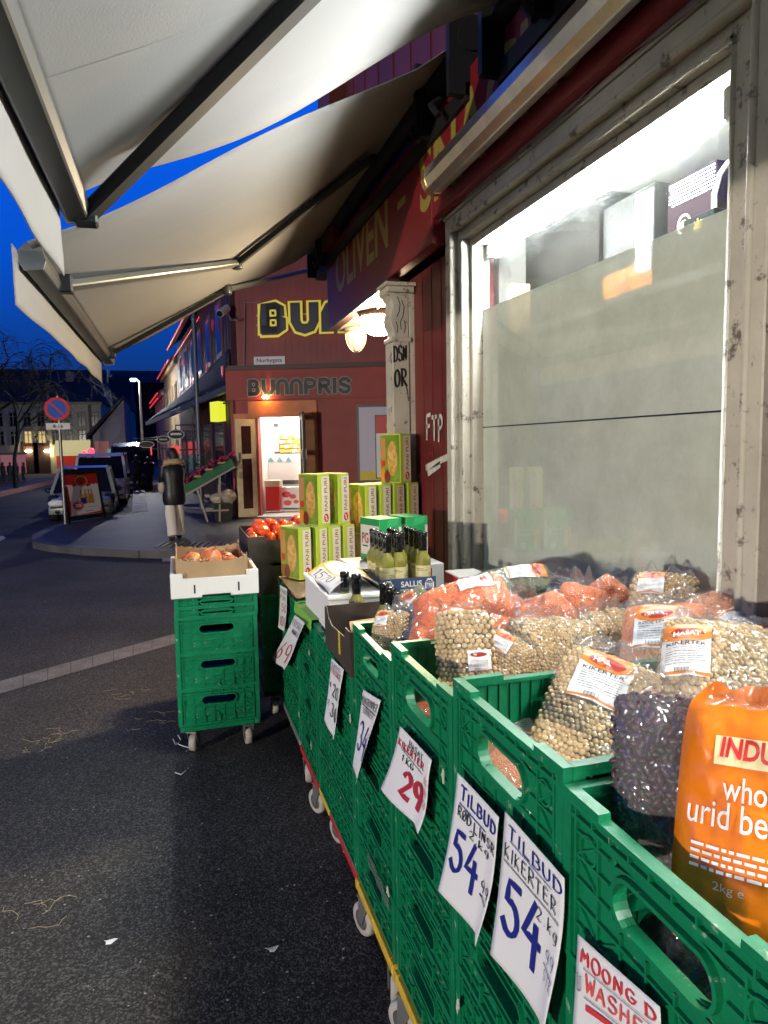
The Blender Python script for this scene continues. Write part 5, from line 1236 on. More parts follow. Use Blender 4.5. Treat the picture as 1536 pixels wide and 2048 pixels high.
mb = MB(); ye = at_x(678, 1270, .4915).y; mb.box(.4908, .4918, ye - .012, ye + .012, .86, .935); mb.build('yellow_label', YELL, t); mb = MB(); mb.flat([p for p in [fit(hand('1BTL', 0, 0, 1), .865, .93, -.004, .006)]][0], lambda x, y: Vector((.4902, ye + y, x))); mb.build('label_lettering', INKK, t)
mb = MB(); mb.prism([(x0 + .002, y0 + .001, zt), (x0 + .20, y0 + .001, zt + .002), (x0 + .22, y0 + .06, zt + .03), (x0 + .01, y0 + .05, zt + .02)], (0, 0, .003)); mb.build('flap', CARD, t)
# bottles
def bottle(kind):
    t = thing('sauce_bottle', 'x', 'bottle')
    if kind == 'sauce': r, hb, hs, hn, H = .031, .115, .145, .160, .232
    mb = MB(); mb.lathe([(.004, .001), (r * .92, 0.001), (r, .006), (r, hb), (r * .93, hb + .016), (r * .62, hs), (.0145, hn), (.0145, H - .055)], n=20); mb.build('glass', mat('olive_sauce_glass', (.20, .19, .035), .08, spec=.6, coat=.5, var=(20, .15)), t, local=True)
    mb = MB(); mb.lathe([(.0172, H - .075), (.0178, H - .05), (.0160, H - .022), (.0185, H - .020), (.0185, H - .003), (.016, H)], n=18); mb.build('cap_sleeve', mat('glossy_black', (.008, .008, .009), .12, spec=.6), t, local=True)
    mb = MB(); mb.add([(r * 1.012 * cos(a), r * 1.012 * sin(a), z) for z in (.018, .098) for a in [radians(-200 + 220 * k / 22) for k in range(23)]], [(k, k + 1, 24 + k, 23 + k) for k in range(22)], 0, True)
    mb.build('label', mat('pale_yellow_label', (.56, .50, .26), .5, var=(60, .1)), t, local=True)
    mb = MB()
    for zz, k0, k1 in ((.084, 3, 9), (.078, 3, 12), (.066, 13, 20), (.060, 13, 19), (.054, 13, 20), (.048, 13, 18), (.03, 5, 7)):
        aa = [radians(-200 + 220 * k / 22) for k in range(k0, k1 + 1)]; n_ = len(aa)
        mb.add([(r * 1.02 * cos(a), r * 1.02 * sin(a), z) for z in (zz, zz + .003) for a in aa], [(k, k + 1, n_ + k + 1, n_ + k) for k in range(n_ - 1)])
    mb.build('label_print', mat('olive_print', (.22, .20, .08), .5), t, local=True)
    return t
bt = bottle('sauce'); firstb = True
def put_bottle(p, rz, label, grp):
    global firstb
    o = bt if firstb else copy_tree(bt); firstb = False; o.location = p; o.rotation_euler = (0, 0, rz); retag(o, label, grp); return o
TC = [at_z(762, 1190, .955), at_z(872, 1181, .955), at_z(722, 1158, .955)]
ox = Vector((TC[1].x - TC[0].x, TC[1].y - TC[0].y, 0)); oy = Vector((TC[2].x - TC[0].x, TC[2].y - TC[0].y, 0)); LX, LY = ox.length, .27; ex = ox.normalized(); ey = Vector((-ex.y, ex.x, 0))
o0 = Vector((TC[0].x, TC[0].y, .957))
for i in range(3):
    for j in range(4):
        if (i, j) in ((1, 0),): continue
        p = o0 + ex * (.040 + i * (LX - .08) / 2) + ey * (.040 + j * .064) + Vector((0, 0, .004))
        put_bottle(p, rnd.uniform(-.5, .4), 'olive green sauce bottle with black neck, %s row, %s in the blue tray' % (['front', 'second', 'third', 'back'][j], ['left', 'middle', 'right'][i]), 'sauce bottles in the blue tray')
p = o0 + ex * (LX * .38) + ey * .042 + Vector((0, 0, .004)); put_bottle(p, .1, 'olive green sauce bottle with black neck, front row, middle in the blue tray', 'sauce bottles in the blue tray')
NAVY = mat('navy_card', (.035, .055, .13), .5)
t = thing('display_tray', 'navy blue card tray with white lettering under the sauce bottles', 'tray', o0, atan2(ex.y, ex.x))
mb = MB(); th = .058; mb.box(0, LX, 0, .003, 0, th); mb.box(0, .003, .0035, LY, 0, th); mb.box(LX - .003, LX, .0035, LY, 0, th * .9); mb.box(.0035, LX - .0035, LY - .003, LY, 0, th); mb.box(.003, LX - .003, .003, LY - .003, 0, .003); mb.build('tray', NAVY, t, local=True)
mb = MB(); Ff = lambda x, z: Vector((LX * x, -.0008, th * z)); mb.flat(fit(text('SALLIS', 1, .01), .36, .74, .38, .78), Ff); mb.flat(fit(text('ORIGINAL SAUCES', 1, .01), .34, .74, .12, .24), Ff)
for c_ in (.14, .88): mb.flat(join(strokes([[(c_ - .07, .2), (c_ + .07, .2), (c_ + .07, .62), (c_ - .07, .62), (c_ - .07, .2)], [(c_ - .05, .70), (c_ - .02, .9), (c_, .74), (c_ + .02, .9), (c_ + .05, .70)]], .022, 1), fit(text('TRS', 1, .03), c_ - .05, c_ + .05, .28, .55)), Ff)
Bf = lambda y, z: Vector((-.0008, LY * (1 - y), th * z))
for c_ in (.25, .75): mb.flat(fit(text('SAUCE', 1, .01), c_ - .12, c_ + .10, .48, .72), Bf); mb.flat(fit(text('HOT GREEN CHILLI', 1), c_ - .16, c_ + .16, .22, .32), Bf)
mb.build('lettering', WHITE, t, local=True)
# shrink wrapped packs of jars with dark lids: under the tray, and beyond it by the window
LIDM = mat('dark_lid', (.05, .055, .06), .3, .3); JARG = mat('jar_glass', (.18, .17, .16), .15, spec=.6)
WRAP = film('shrink_wrap', haze=.05, gloss=.12, bump=16, rough=.08)
def jarpack(cx, cy, nx, ny, z, rz, label, hh=.115, r=.036):
    t = thing('jar_pack', label, 'jar pack', (cx, cy, z), rz, 'shrink wrapped packs of jars')
    for i in range(nx):
        for j in range(ny):
            x, y = (i - (nx - 1) / 2) * 2.08 * r, (j - (ny - 1) / 2) * 2.08 * r
            mb = MB(); mb.lathe([(r * .95, 0), (r, .004), (r, hh * .78), (r * .86, hh * .86)], (x, y, .001), 14); g = mb.build('jar', JARG, t, local=True)
            k = MB(); k.lathe([(r * .9, hh * .84), (r * .92, hh * .985), (r * .86, hh)], (x, y, .001), 14); k.build('lid', LIDM, g, local=True)
    X, Y_ = nx * 1.04 * r + .004, ny * 1.04 * r + .004
    mb = MB(); mb.grid(lambda a, b: Vector(((a - .5) * 2 * X, (b - .5) * 2 * Y_, hh + .003 + .003 * mnoise.noise((a * 6, b * 6, cx)))), 24, 24)
    def sd_(a, b):
        q = a * 4; s = q - int(q) if a < 1 else 1.0; k = min(3, int(q)); c = [(-1, -1), (1, -1), (1, 1), (-1, 1)]; A, B = c[k], c[(k + 1) % 4]
        return Vector(((A[0] + (B[0] - A[0]) * s) * X, (A[1] + (B[1] - A[1]) * s) * Y_, (hh + .003) * b + .004 * mnoise.noise((a * 20, b * 4, 1)) * (1 - b)))
    mb.grid(sd_, 48, 6); mb.build('shrink_wrap', WRAP, t, local=True)
    return t
jarpack(TC[0].x + .125, TC[0].y + .14, 3, 4, .836, atan2(ex.y, ex.x), 'shrink wrapped jars under the navy blue tray')
jarpack(1.10, 2.42, 3, 4, .855, .05, 'shrink wrapped dark lidded jars beside the window, the nearer pack', .10)
jarpack(1.16, 2.05, 2, 3, .93, -.03, 'shrink wrapped dark lidded jars below the window frame corner', .10)
for k, (px, lb) in enumerate((((691, 1230), 'black necked bottle standing in the brown carton, the left one'), ((714, 1238), 'black necked bottle standing in the brown carton, the right one'))):
    p = at_x(px[0], px[1], .60 + .03 * k); p.z = .835; put_bottle(p, .3, lb, 'bottles in the brown carton')
for k in range(3): put_bottle((.68, y0 + .09 + k * .085, .835), .2, 'bottle hidden behind the front of the brown carton', 'bottles in the brown carton')
# ---------------------------------------------------------------- the pomegranate stack
t = thing('foam_tray', 'white foam tray with slotted front on the left crate stack', 'tray', (XA, YA, zA))
xa0, xa1, ya0, ya1 = XA - .215, XA + .215, YA - CD / 2 - .012, YA + CD / 2 - .02; zf = zA + .0
mb = MB(); fr = [(xa0, zf), (xa0, zf + .125), (xa0 + .06, zf + .125), (xa0 + .06, zf + .098), (xa1 - .06, zf + .098), (xa1 - .06, zf + .125), (xa1, zf + .125), (xa1, zf), (xa1 - .14, zf), (xa1 - .14, zf + .012), (xa0 + .15, zf + .012), (xa0 + .15, zf)]
mb.prism([(x, ya0, z) for x, z in fr], (0, .02, 0)); mb.prism([(x, ya1 - .02, z) for x, z in fr], (0, .02, 0)); mb.box(xa0 + .001, xa0 + .02, ya0 + .02, ya1 - .02, zf + .002, zf + .124); mb.box(xa1 - .02, xa1 - .001, ya0 + .02, ya1 - .02, zf + .002, zf + .124); mb.box(xa0 + .02, xa1 - .02, ya0 + .02, ya1 - .02, zf + .012, zf + .03)
mb.build('body', FOAM, t, bevel=.003)
mb = MB()
for x in (XA - .10, XA + .115): mb.box(x - .004, x + .004, ya0 - .001, ya0 + .002, zf + .022, zf + .066)
mb.build('slot', BLACK, t)
t = thing('cardboard_box', 'torn brown cardboard box holding pomegranates', 'box', (XA, YA, zf + .03)); rr = random.Random(14)
bx0, bx1, by0, by1, bz0 = xa0 + .03, xa1 - .05, ya0 + .024, ya1 - .06, zf + .032
def torn(x0, x1, y, zt, ax_='x'):
    n_ = 36; top = [(x0 + (x1 - x0) * i / n_, zt - .022 * sin(pi * (i / n_)) ** .6 + rr.uniform(-.006, .006) + (.016 if i in (0, n_) else 0)) for i in range(n_ + 1)]
    return top
mb = MB()
for y in (by0, by1):
    tp = torn(bx0, bx1, y, bz0 + .165)
    mb.prism([(bx0, y, bz0)] + [(x, y, z) for x, z in tp] + [(bx1, y, bz0)], (0, .005, 0))
for x in (bx0, bx1 - .005):
    tp = torn(by0 + .005, by1, x, bz0 + .16)
    mb.prism([(x, by0 + .0055, bz0)] + [(x, y, z) for y, z in tp] + [(x, by1, bz0)], (.005, 0, 0))
mb.box(bx0 + .005, bx1 - .005, by0 + .005, by1, bz0, bz0 + .004); mb.build('walls', CARD, t)
mb = MB()
for y in (by0,):
    for i in range(26): 
        x = bx0 + (bx1 - bx0) * rr.random(); q = Vector((x, y + .002, bz0 + .150)); mb.bar(q, q + Vector((rr.uniform(-.02, .02), rr.uniform(-.012, .004), rr.uniform(0, .016))), .010, .0012)
mb.build('torn_paper_edge', mat('torn_paper', (.58, .46, .30), .8), t)
POM = mat('pomegranate_skin', (.55, .12, .04), .35, var=(9, .25), dirt=(5, .42, .72, (.70, .42, .14))); 
def pomegranate(p, r, rz, label, tilt=0.3):
    t = thing('pomegranate', label, 'pomegranate', p, rz, 'pomegranates in the torn box'); t.rotation_euler = (tilt, 0, rz)
    mb = MB(); mb.lathe([(.002, -.92 * r), (.5 * r, -.82 * r), (.9 * r, -.4 * r), (r, .05 * r), (.86 * r, .5 * r), (.5 * r, .8 * r), (.22 * r, .9 * r), (.16 * r, .98 * r)], n=18)
    for i, v in enumerate(mb.v): mb.v[i] = v * (1 + .03 * cos(5 * atan2(v.y, v.x)))
    mb.build('fruit', POM, t, local=True)
    mb = MB(); mb.lathe([(.15 * r, .92 * r), (.13 * r, 1.05 * r), (.22 * r, 1.2 * r), (.16 * r, 1.18 * r), (.08 * r, 1.02 * r)], n=7); mb.build('crown', mat('dry_crown', (.30, .14, .05), .7), t, local=True)
for px, r, tl, lb in (((386, 1118), .046, -.5, 'red pomegranate, leftmost in the torn box'), ((422, 1114), .056, .5, 'largest pomegranate with its crown up in the torn box'), ((462, 1124), .045, .9, 'yellowish pomegranate, rightmost in the torn box')):
    pp = at_y(px[0], px[1], by0 + .10); pomegranate((pp.x, pp.y, pp.z - .008), r, .6, lb, tl)
for i in range(3):
    for j in range(4): pomegranate((bx0 + .065 + i * .10, by0 + .09 + j * .105, bz0 + .085), .046, i + j, 'pomegranate in the deeper layer of the torn box', .2)
# ---------------------------------------------------------------- the tomato stack
def tray_box(x0, x1, y0, y1, z0, h, name, label):
    t = thing(name, label, 'carton', ((x0 + x1) / 2, (y0 + y1) / 2, z0), group='black cartons on the tomato stack')
    mb = MB(); dipf = [(x0, z0), (x0, z0 + h), (x0 + .09, z0 + h), (x0 + .11, z0 + h - .022), (x1 - .11, z0 + h - .022), (x1 - .09, z0 + h), (x1, z0 + h), (x1, z0)]
    mb.prism([(x, y0, z) for x, z in dipf], (0, .005, 0)); mb.prism([(x, y1 - .005, z) for x, z in dipf], (0, .005, 0)); mb.box(x0, x0 + .005, y0 + .0055, y1 - .0055, z0, z0 + h); mb.box(x1 - .005, x1, y0 + .0055, y1 - .0055, z0, z0 + h); mb.box(x0 + .005, x1 - .005, y0 + .005, y1 - .005, z0, z0 + .004); mb.build('body', CARDD, t)
    mb = MB(); mb.prism([(x0, y0, z0 + h), (x0 + .09, y0, z0 + h), (x0 + .09, y0 + .004, z0 + h), (x0 + .005, y0 + .004, z0 + h), (x0 + .005, y0 + .1, z0 + h), (x0, y0 + .1, z0 + h)], (0, 0, .0025)); mb.build('raw_edge', mat('raw_card_edge', (.40, .27, .15), .8), t)
xb0 = at_y(497, 1120, YB - CD / 2).x; xb0 = max(xb0, .33)
tray_box(xb0 + .03, xb0 + .44, YB - CD / 2 + .01, YB + CD / 2 - .02, zB, .195, 'carton', 'lower black carton on the tomato stack')
zt2 = zB + .197; tray_box(xb0, xb0 + .43, YB - CD / 2 - .01, YB + CD / 2 - .03, zt2, .15, 'carton', 'upper black carton full of red tomatoes')
TOM = mat('tomato_red', (.70, .085, .012), .16, spec=.6, var=(6, .12))
tom = None
def tomato(p, r, s):
    global tom
    if tom is None:
        tom = thing('tomato', 'x', 'tomato'); mb = MB(); mb.lathe([(.002, -.80), (.5, -.74), (.92, -.35), (1, .0), (.9, .42), (.55, .72), (.2, .70), (.05, .62)], n=18)
        for i, v in enumerate(mb.v): mb.v[i] = Vector((v.x * (1 + .025 * cos(5 * atan2(v.y, v.x))), v.y * (1 + .025 * cos(5 * atan2(v.y, v.x))), v.z))
        mb.build('fruit', TOM, tom, local=True); mb = MB()
        for k in range(5): a = k * 2 * pi / 5; mb.bar((0, 0, .64), (.38 * cos(a), .38 * sin(a), .74), .09, .02)
        mb.build('calyx', mat('calyx', (.03, .10, .02), .6), tom, local=True); o = tom
    else: o = copy_tree(tom)
    o.location = p; o.scale = (r, r, r); o.rotation_euler = (rr.uniform(-1.2, 1.2), rr.uniform(-1.2, 1.2), rr.uniform(0, 6)); retag(o, 'ripe red tomato heaped in the upper black carton', 'tomatoes in the black carton')
for j in range(5):
    for i in range(5):
        tomato((xb0 + .05 + i * .083 + rr.uniform(-.008, .008), YB - CD / 2 + .05 + j * .095, zt2 + .115 + rr.uniform(-.006, .010) + .012 * sin(pi * i / 4)), rr.uniform(.038, .044), j)
for j in range(4):
    for i in range(4): tomato((xb0 + .09 + i * .083 + rr.uniform(-.008, .008), YB - CD / 2 + .085 + j * .095, zt2 + .172 + rr.uniform(-.008, .012)), rr.uniform(.038, .044), j)
# ================================================================ lamps on poles: the far one real, two unseen ones added as fill
def pole_lamp(x, y, h, label, arm, strength, col, r=.16):
    t = thing('pole_lamp', label, 'street lamp', (x, y, 0), group='street lamps')
    mb = MB(); mb.tube([(x, y, 0), (x, y, 1.0), (x, y, h)], [.07, .06, .04], 10); mb.build('pole', GREYM, t)
    mb = MB(); mb.tube([(x, y, h - .02), (x + arm * .5, y, h + .10), (x + arm, y, h + .12)], .03, 8); mb.build('arm', GREYM, t)
    mb = MB(); mb.lathe([(r * .3, .06), (r * .8, .04), (r, 0), (r * .95, -.02)], (x + arm, y, h + .10), 16); mb.build('hood', DGREY, t)
    mb = MB(); mb.sphere((x + arm, y, h + .05), r * .8, 12, 8, (1, 1, .6)); mb.build('lamp_glass', glow('pole_lamp_glass_%d' % int(strength), col, strength), t)
    return t
pole_lamp(-11.5, -6.0, 1.65, 'added low fill lamp on a grey pole, unseen, lighting the crate fronts', .5, 4200.0, (1.0, .91, .78), .37)  # unseen lamp, added low to light crate fronts and signs, not the ground
pole_lamp(-7.6, 10.0, 4.6, 'added fill lamp on a grey pole, unseen at the left, lighting the far pavement', .5, 600.0, (1.0, .90, .78))  # second unseen lamp, put in to brighten the far pavement and cars
pl_ = at_y(283, 850, 29.5)
pole_lamp(pl_.x, 29.5, at_y(272, 762, 29.5).z, 'tall slim street lamp shining white far down the pavement', -.22, 2600.0, (.95, .97, 1.0), .13)

# ================================================================ the corner grocery across the side street
CN = Vector((1.16, 14.75, 0)); FD = Vector((.935, -.355, 0)).normalized(); FN = Vector((FD.y, -FD.x, 0)); BK = -FN
LD = Vector((-.077, 1, 0)).normalized(); LN = Vector((-LD.y, LD.x, 0))
if LN.x > 0: LN = -LN
def fp(u, v, e=0.0): return at_pl(u, v, CN + FN * e, FN)
def fa(u, v=900, e=0.0): return (fp(u, v, e) - CN).dot(FD)
def fz(u, v, e=0.0): return fp(u, v, e).z
def L_(a, b, z): return CN + FD * a + BK * b + Vector((0, 0, z))
def lbox(mb, a0, a1, b0, b1, z0, z1, m=0): return mb.prism([L_(a0, b0, z0), L_(a1, b0, z0), L_(a1, b1, z0), L_(a0, b1, z0)], (0, 0, z1 - z0), m)
G0 = .10
gro = thing('corner_grocery', 'dark red corner grocery with yellow outlined letters and a lit open door', 'building', CN)
aD0, aD1, zD = fa(517, 900), fa(606, 900), fz(556, 832)
aW0, aW1, zW0, zW1 = fa(717, 880), fa(830, 880), fz(750, 962), fz(750, 812)
ZC = fz(600, 738)
mb = MB(); T_ = .25
lbox(mb, -.06, aD0, 0, T_, G0, ZC); lbox(mb, aD1, aW0, 0, T_, G0, ZC); lbox(mb, aD0, aD1, 0, T_, zD, ZC); lbox(mb, aW0, aW1, 0, T_, G0, zW0); lbox(mb, aW0, aW1, 0, T_, zW1, ZC); lbox(mb, aW1, 8, 0, T_, G0, ZC)
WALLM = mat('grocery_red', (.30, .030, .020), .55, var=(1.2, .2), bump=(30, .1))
mb.build('wall', WALLM, gro)
mb = MB(); lbox(mb, .0, 8, .03, .28, ZC + .10, 6.9)
for k in range(60): lbox(mb, .07 + k * .13, .078 + k * .13, .024, .031, ZC + .1, 6.85)
mb.build('upper_wall', REDW2, gro)
mb = MB(); lbox(mb, -.10, 8, -.10, .2, ZC, ZC + .06); lbox(mb, -.08, 8, -.05, .2, ZC + .06, ZC + .10); mb.build('cornice', mat('dark_cornice', (.05, .012, .012), .5), gro)
mb = MB(); lbox(mb, -.12, 8, -.06, 0, fz(590, 798), ZC - .002); mb.build('sign_board', WALLM, gro)
# side wall running down the street
def S_(d, o, z): return CN + LD * d + LN * o + Vector((0, 0, z))
def sbox(mb, d0, d1, o0, o1, z0, z1, m=0):
    return mb.prism([S_(d0, o0, z0), S_(d0, o1, z0), S_(d1, o1, z0), S_(d1, o0, z0)], (0, 0, z1 - z0), m)
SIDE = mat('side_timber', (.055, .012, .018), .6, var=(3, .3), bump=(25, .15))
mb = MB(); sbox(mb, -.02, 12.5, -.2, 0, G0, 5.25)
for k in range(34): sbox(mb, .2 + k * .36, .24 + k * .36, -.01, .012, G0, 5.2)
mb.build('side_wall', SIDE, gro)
mb = MB(); mb.prism([S_(-.1, .22, 5.25), S_(-.1, .22, 5.38), S_(-.1, -2.2, 7.2), S_(-.1, -2.2, 7.07)], LD * 12.7); mb.build('roof', mat('dark_tiles', (.02, .022, .03), .6, bump=(12, .5)), gro)
mb = MB(); mb.prism([S_(-.1, .20, 5.18), S_(-.1, .32, 5.18), S_(-.1, .32, 5.27), S_(-.1, .20, 5.27)], LD * 12.7); mb.build('gutter', BLACK, gro)
for k in range(6):
    d = 1.1 + k * 1.9; mb = MB(); sbox(mb, d, d + .8, .0, .03, 3.55, 4.75); w = mb.build('window', mat('dark_frame_paint', (.20, .08, .09), .5), gro)
    q = MB(); sbox(q, d + .08, d + .72, .028, .036, 3.65, 4.67); sub(q, 'pane', mat('dark_pane', (.01, .012, .02), .1, spec=.7), w)
for k in range(5):
    d = 1.3 + k * 2.3; mb = MB(); sbox(mb, d, d + 1.5, .0, .025, .7, 2.15); w = mb.build('shop_window', mat('grey_frame_paint', (.10, .09, .10), .5), gro)
    q = MB(); sbox(q, d + .06, d + 1.44, .024, .032, .76, 2.09); sub(q, 'pane', mat('shop_pane', (.03, .03, .04), .1, spec=.7), w)
# red light strips under the eaves
REDLED = glow('red_led', (1.0, .06, .07), .7)
mb = MB(); mb.tube([S_(1.5, .36, 5.12), S_(12.4, .36, 5.12)], .022, 6); mb.build('red_light_strip', REDLED, gro)
mb = MB(); mb.tube([S_(4.0, .14, 4.86), S_(12.4, .14, 4.86)], .016, 6); mb.build('red_light_strip', REDLED, gro)
# hearts hung along the side
for k in range(9):
    d = .5 + k * 1.25; mb = MB(); c = S_(d, .10, [3.15, 4.3, 3.5][k % 3]); s_ = .13
    pts = [(0, -1), (.9, .1), (.85, .65), (.45, .85), (0, .5), (-.45, .85), (-.85, .65), (-.9, .1)]
    mb.prism([c + LD * (x * s_) + Vector((0, 0, z * s_)) for x, z in pts], LN * .03); tag(mb.build('heart_ornament', mat('heart_red', (.45, .02, .06), .5, emit=(1, .05, .1), estr=.12)), '%s red heart ornament on the dark side wall of the corner grocery' % ['nearest', 'second', 'third', 'fourth', 'fifth', 'sixth', 'seventh', 'eighth', 'farthest'][k], 'ornament', 'red heart ornaments')
# upper letters: black faces in yellow outline with a neon line inside
LET = {'B': [[(.10, 0), (.10, 1), (.55, 1), (.74, .90), (.74, .66), (.62, .53), (.80, .40), (.80, .12), (.60, 0), (.10, 0)], [(.36, .02), (.36, .98)], [(.36, .52), (.6, .52)], [(.56, .06), (.56, .94)]],
       'U': [[(.12, 1), (.12, .35), (.25, .08), (.5, 0), (.75, .08), (.88, .35), (.88, 1)]], 'N': [[(.12, 0), (.12, .65), (.25, .92), (.5, 1), (.75, .92), (.88, .65), (.88, 0)]],
       'P': [[(.14, 0), (.14, 1), (.58, 1), (.86, .86), (.86, .58), (.60, .45), (.14, .45)]], 'R': [[(.14, 0), (.14, 1), (.58, 1), (.86, .86), (.86, .62), (.60, .50), (.14, .50)], [(.50, .50), (.90, 0)]],
       'I': [[(.5, 0), (.5, 1)]], 'S': [[(.86, .82), (.66, 1), (.34, 1), (.14, .84), (.16, .64), (.84, .38), (.86, .16), (.66, 0), (.34, 0), (.12, .18)]]}
def retro(word, a0, aw, z0, h, e, outer, inner, wo, wi, gap, line=None):
    """stroke letters: broad outline ribbon with a darker broad ribbon on top"""
    mbs = [MB(), MB(), MB()]; a = a0
    for ch in word:
        k = .35 if ch == 'I' else 1
        st = [[(a + (x - (.5 if ch == 'I' else 0)) * aw * (1 if ch != 'I' else 1) + (.5 * aw * k if ch == 'I' else 0), z0 + y * h) for x, y in ln] for ln in LET[ch]]
        for mb_, w_, ee in ((mbs[0], wo, e), (mbs[1], wi, e + .012)): mb_.flat(strokes(st, w_, 1), lambda x, y, ee=ee: L_(x, -ee, y))
        if ch == 'B':
            for (zz, hh_) in ((.62, .22), (.20, .22)):
                xa_ = a + aw * .36; xb_ = a + aw * .56; q_ = [(xa_, z0 + zz * h), (xb_, z0 + zz * h), (xb_, z0 + (zz + hh_) * h), (xa_, z0 + (zz + hh_) * h), (xa_, z0 + zz * h)]; mbs[0].flat(strokes([q_], (wo - wi) * .42, 1), lambda x, y: L_(x, -e - .02, y))
        if line: mbs[2].flat(strokes(st, line, 1), lambda x, y: L_(x, -e - .016, y))
        a += aw * k + gap
    return mbs
zu0, zu1 = fz(580, 664), fz(580, 610); au0 = fa(522, 640); auw = fa(578, 640) - au0
ms = retro('BUNNPRIS', au0 + .04, auw * .86, zu0 + .04, zu1 - zu0 - .08, .06, 0, 0, .30, .20, auw * .22, .035)
YN = mat('yellow_neon', (.62, .52, .03), .4, emit=(1, .82, .08), estr=.32); NAV = mat('navy_face', (.006, .010, .03), .4)
o1 = ms[0].build('upper_lettering', YN, gro); sub(ms[1], 'letter_face', NAV, o1); 
mb = MB(); lbox(mb, au0 - .1, 7, .012, .024, zu0 + .14, zu0 + .17); lbox(mb, au0 - .1, 7, .012, .024, zu1 - .2, zu1 - .17); sub(mb, 'letter_rail', GREYM, o1)
zl0, zl1 = fz(600, 788, .06), fz(600, 758, .06); al0, al1 = fa(497, 772, .06), fa(702, 772, .06); lw = (al1 - al0) / (7.35 + 7 * .16)
ms = retro('BUNNPRIS', al0, lw, zl0 + .02, zl1 - zl0 - .04, .075, 0, 0, .115, .075, lw * .16)
o1 = ms[0].build('lower_lettering', mat('dull_letter_edge', (.30, .29, .25), .5), gro); sub(ms[1], 'letter_face', mat('dull_letter_face', (.015, .015, .012), .5), o1)
mb = MB(); mb.tube([L_(fa(490, 600), -.01, fz(490, 606)), L_(fa(487, 640), -.01, fz(487, 700)), L_(fa(486, 640), -.01, fz(486, 730)), L_(fa(474, 640), -.01, fz(474, 731))], .010, 6); mb.tube([L_(fa(490, 600), -.01, fz(490, 606)), L_(fa(520, 600), -.01, fz(520, 604))], .010, 6); mb.build('conduit', mat('dull_pipe', (.30, .22, .22), .5), gro)
# doorway: orange lit hood, open leaves
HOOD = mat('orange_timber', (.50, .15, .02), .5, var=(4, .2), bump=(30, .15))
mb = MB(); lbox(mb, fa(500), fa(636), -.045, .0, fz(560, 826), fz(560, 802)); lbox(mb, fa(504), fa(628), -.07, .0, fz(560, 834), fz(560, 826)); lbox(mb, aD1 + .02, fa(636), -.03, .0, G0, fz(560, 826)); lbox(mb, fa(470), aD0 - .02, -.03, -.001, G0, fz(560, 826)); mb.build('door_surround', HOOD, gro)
LEAFM = mat('yellow_door_frame', (.88, .76, .46), .5, var=(6, .12))
def leaf(p0, p1, z0, z1, nm, m_, glass):
    """door leaf between two ground points"""
    d = (p1 - p0); w = d.length; d.normalize(); nn = Vector((-d.y, d.x, 0)); mb = MB()
    def bx(m, s0, s1, t0, t1, za, zb): m.prism([p0 + d * s0 + nn * t0 + Vector((0, 0, za)), p0 + d * s1 + nn * t0 + Vector((0, 0, za)), p0 + d * s1 + nn * t1 + Vector((0, 0, za)), p0 + d * s0 + nn * t1 + Vector((0, 0, za))], (0, 0, zb - za))
    fr = w * .24; zm = z0 + (z1 - z0) * .62
    bx(mb, 0, fr, -.02, .02, z0, z1); bx(mb, w - fr, w, -.02, .02, z0, z1); bx(mb, fr, w - fr, -.02, .02, z0, z0 + .16); bx(mb, fr, w - fr, -.02, .02, z1 - .14, z1); bx(mb, fr, w - fr, -.021, .021, zm - .05, zm + .05)
    o = mb.build(nm, m_, gro); q = MB(); bx(q, fr, w - fr, -.006, .006, z0 + .16, z1 - .14); sub(q, 'glass', glass, o)
    q = MB(); bx(q, w - .06, w - .03, -.05, .05, zm - .12, zm + .08); sub(q, 'handle', GREYM, o); return o
DGL = mat('dark_door_glass', (.07, .025, .02), .08, spec=.6, var=(2, .3))
leaf(fp(516, 1030, .02).xy.to_3d(), fp(478, 1030, .35).xy.to_3d(), .14, fz(497, 838, .2), 'door', LEAFM, DGL)
pa = fp(606, 1035, .0).xy.to_3d(); leaf(pa, pa + FN * .82 + FD * .22, .12, fz(606, 826, .1), 'door', DGREY, film('door_glass', (.8, .85, .85), .02, .1, 0))
mb = MB(); lbox(mb, aD0 - .03, aD1 + .05, -.25, .3, G0, .135); mb.build('threshold', mat('pale_step', (.42, .40, .36), .6), gro)
mb = MB(); c = fp(532, 797, .10); mb.lathe([(.05, 0), (.07, .02), (.05, .05)], Vector((c.x, c.y, c.z)) + FN * .05, 12); mb.build('door_lamp', glow('door_lamp_glass', (1.0, .50, .16), 90.0), gro)
# shop window with poster
mb = MB(); lbox(mb, aW0 - .03, aW1, -.02, .01, zW0 - .03, zW1 + .03); w = mb.build('window', BLACK, gro)
q = MB(); lbox(q, aW0 + .02, aW1 - .02, -.026, -.018, zW0 + .02, zW1 - .02); sub(q, 'blind', mat('lilac_blind', (.40, .38, .42), .5, emit=(.55, .5, .6), estr=.10), w)
q = MB(); lbox(q, aW0 + .02, aW1 - .02, -.030, -.025, zW0 + .02, zW0 + .20); sub(q, 'yellow_band', YELL, w)
a0_, z0_, z1_ = fa(752, 840), fz(752, 955), fz(752, 832)
q = MB(); lbox(q, a0_ - .02, a0_ + .85, -.045, -.03, z0_ - .02, z1_ + .02); sub(q, 'poster_frame', BLACK, w)
q = MB(); lbox(q, a0_, a0_ + .8, -.049, -.046, z1_ - .35, z1_); sub(q, 'poster_red', RED, w); q = MB(); lbox(q, a0_, a0_ + .8, -.049, -.046, z0_, z1_ - .351); sub(q, 'poster_white', WHITE, w)
q = MB(); q.flat(strokes([[(a0_ + .38 + .16 * cos(k * pi / 10), z1_ - .20 + .16 * sin(k * pi / 10)) for k in range(21)]], .03, 1), lambda x, y: L_(x, -.052, y)); sub(q, 'poster_ring', mat('gold_print', (.55, .35, .12), .4), w)
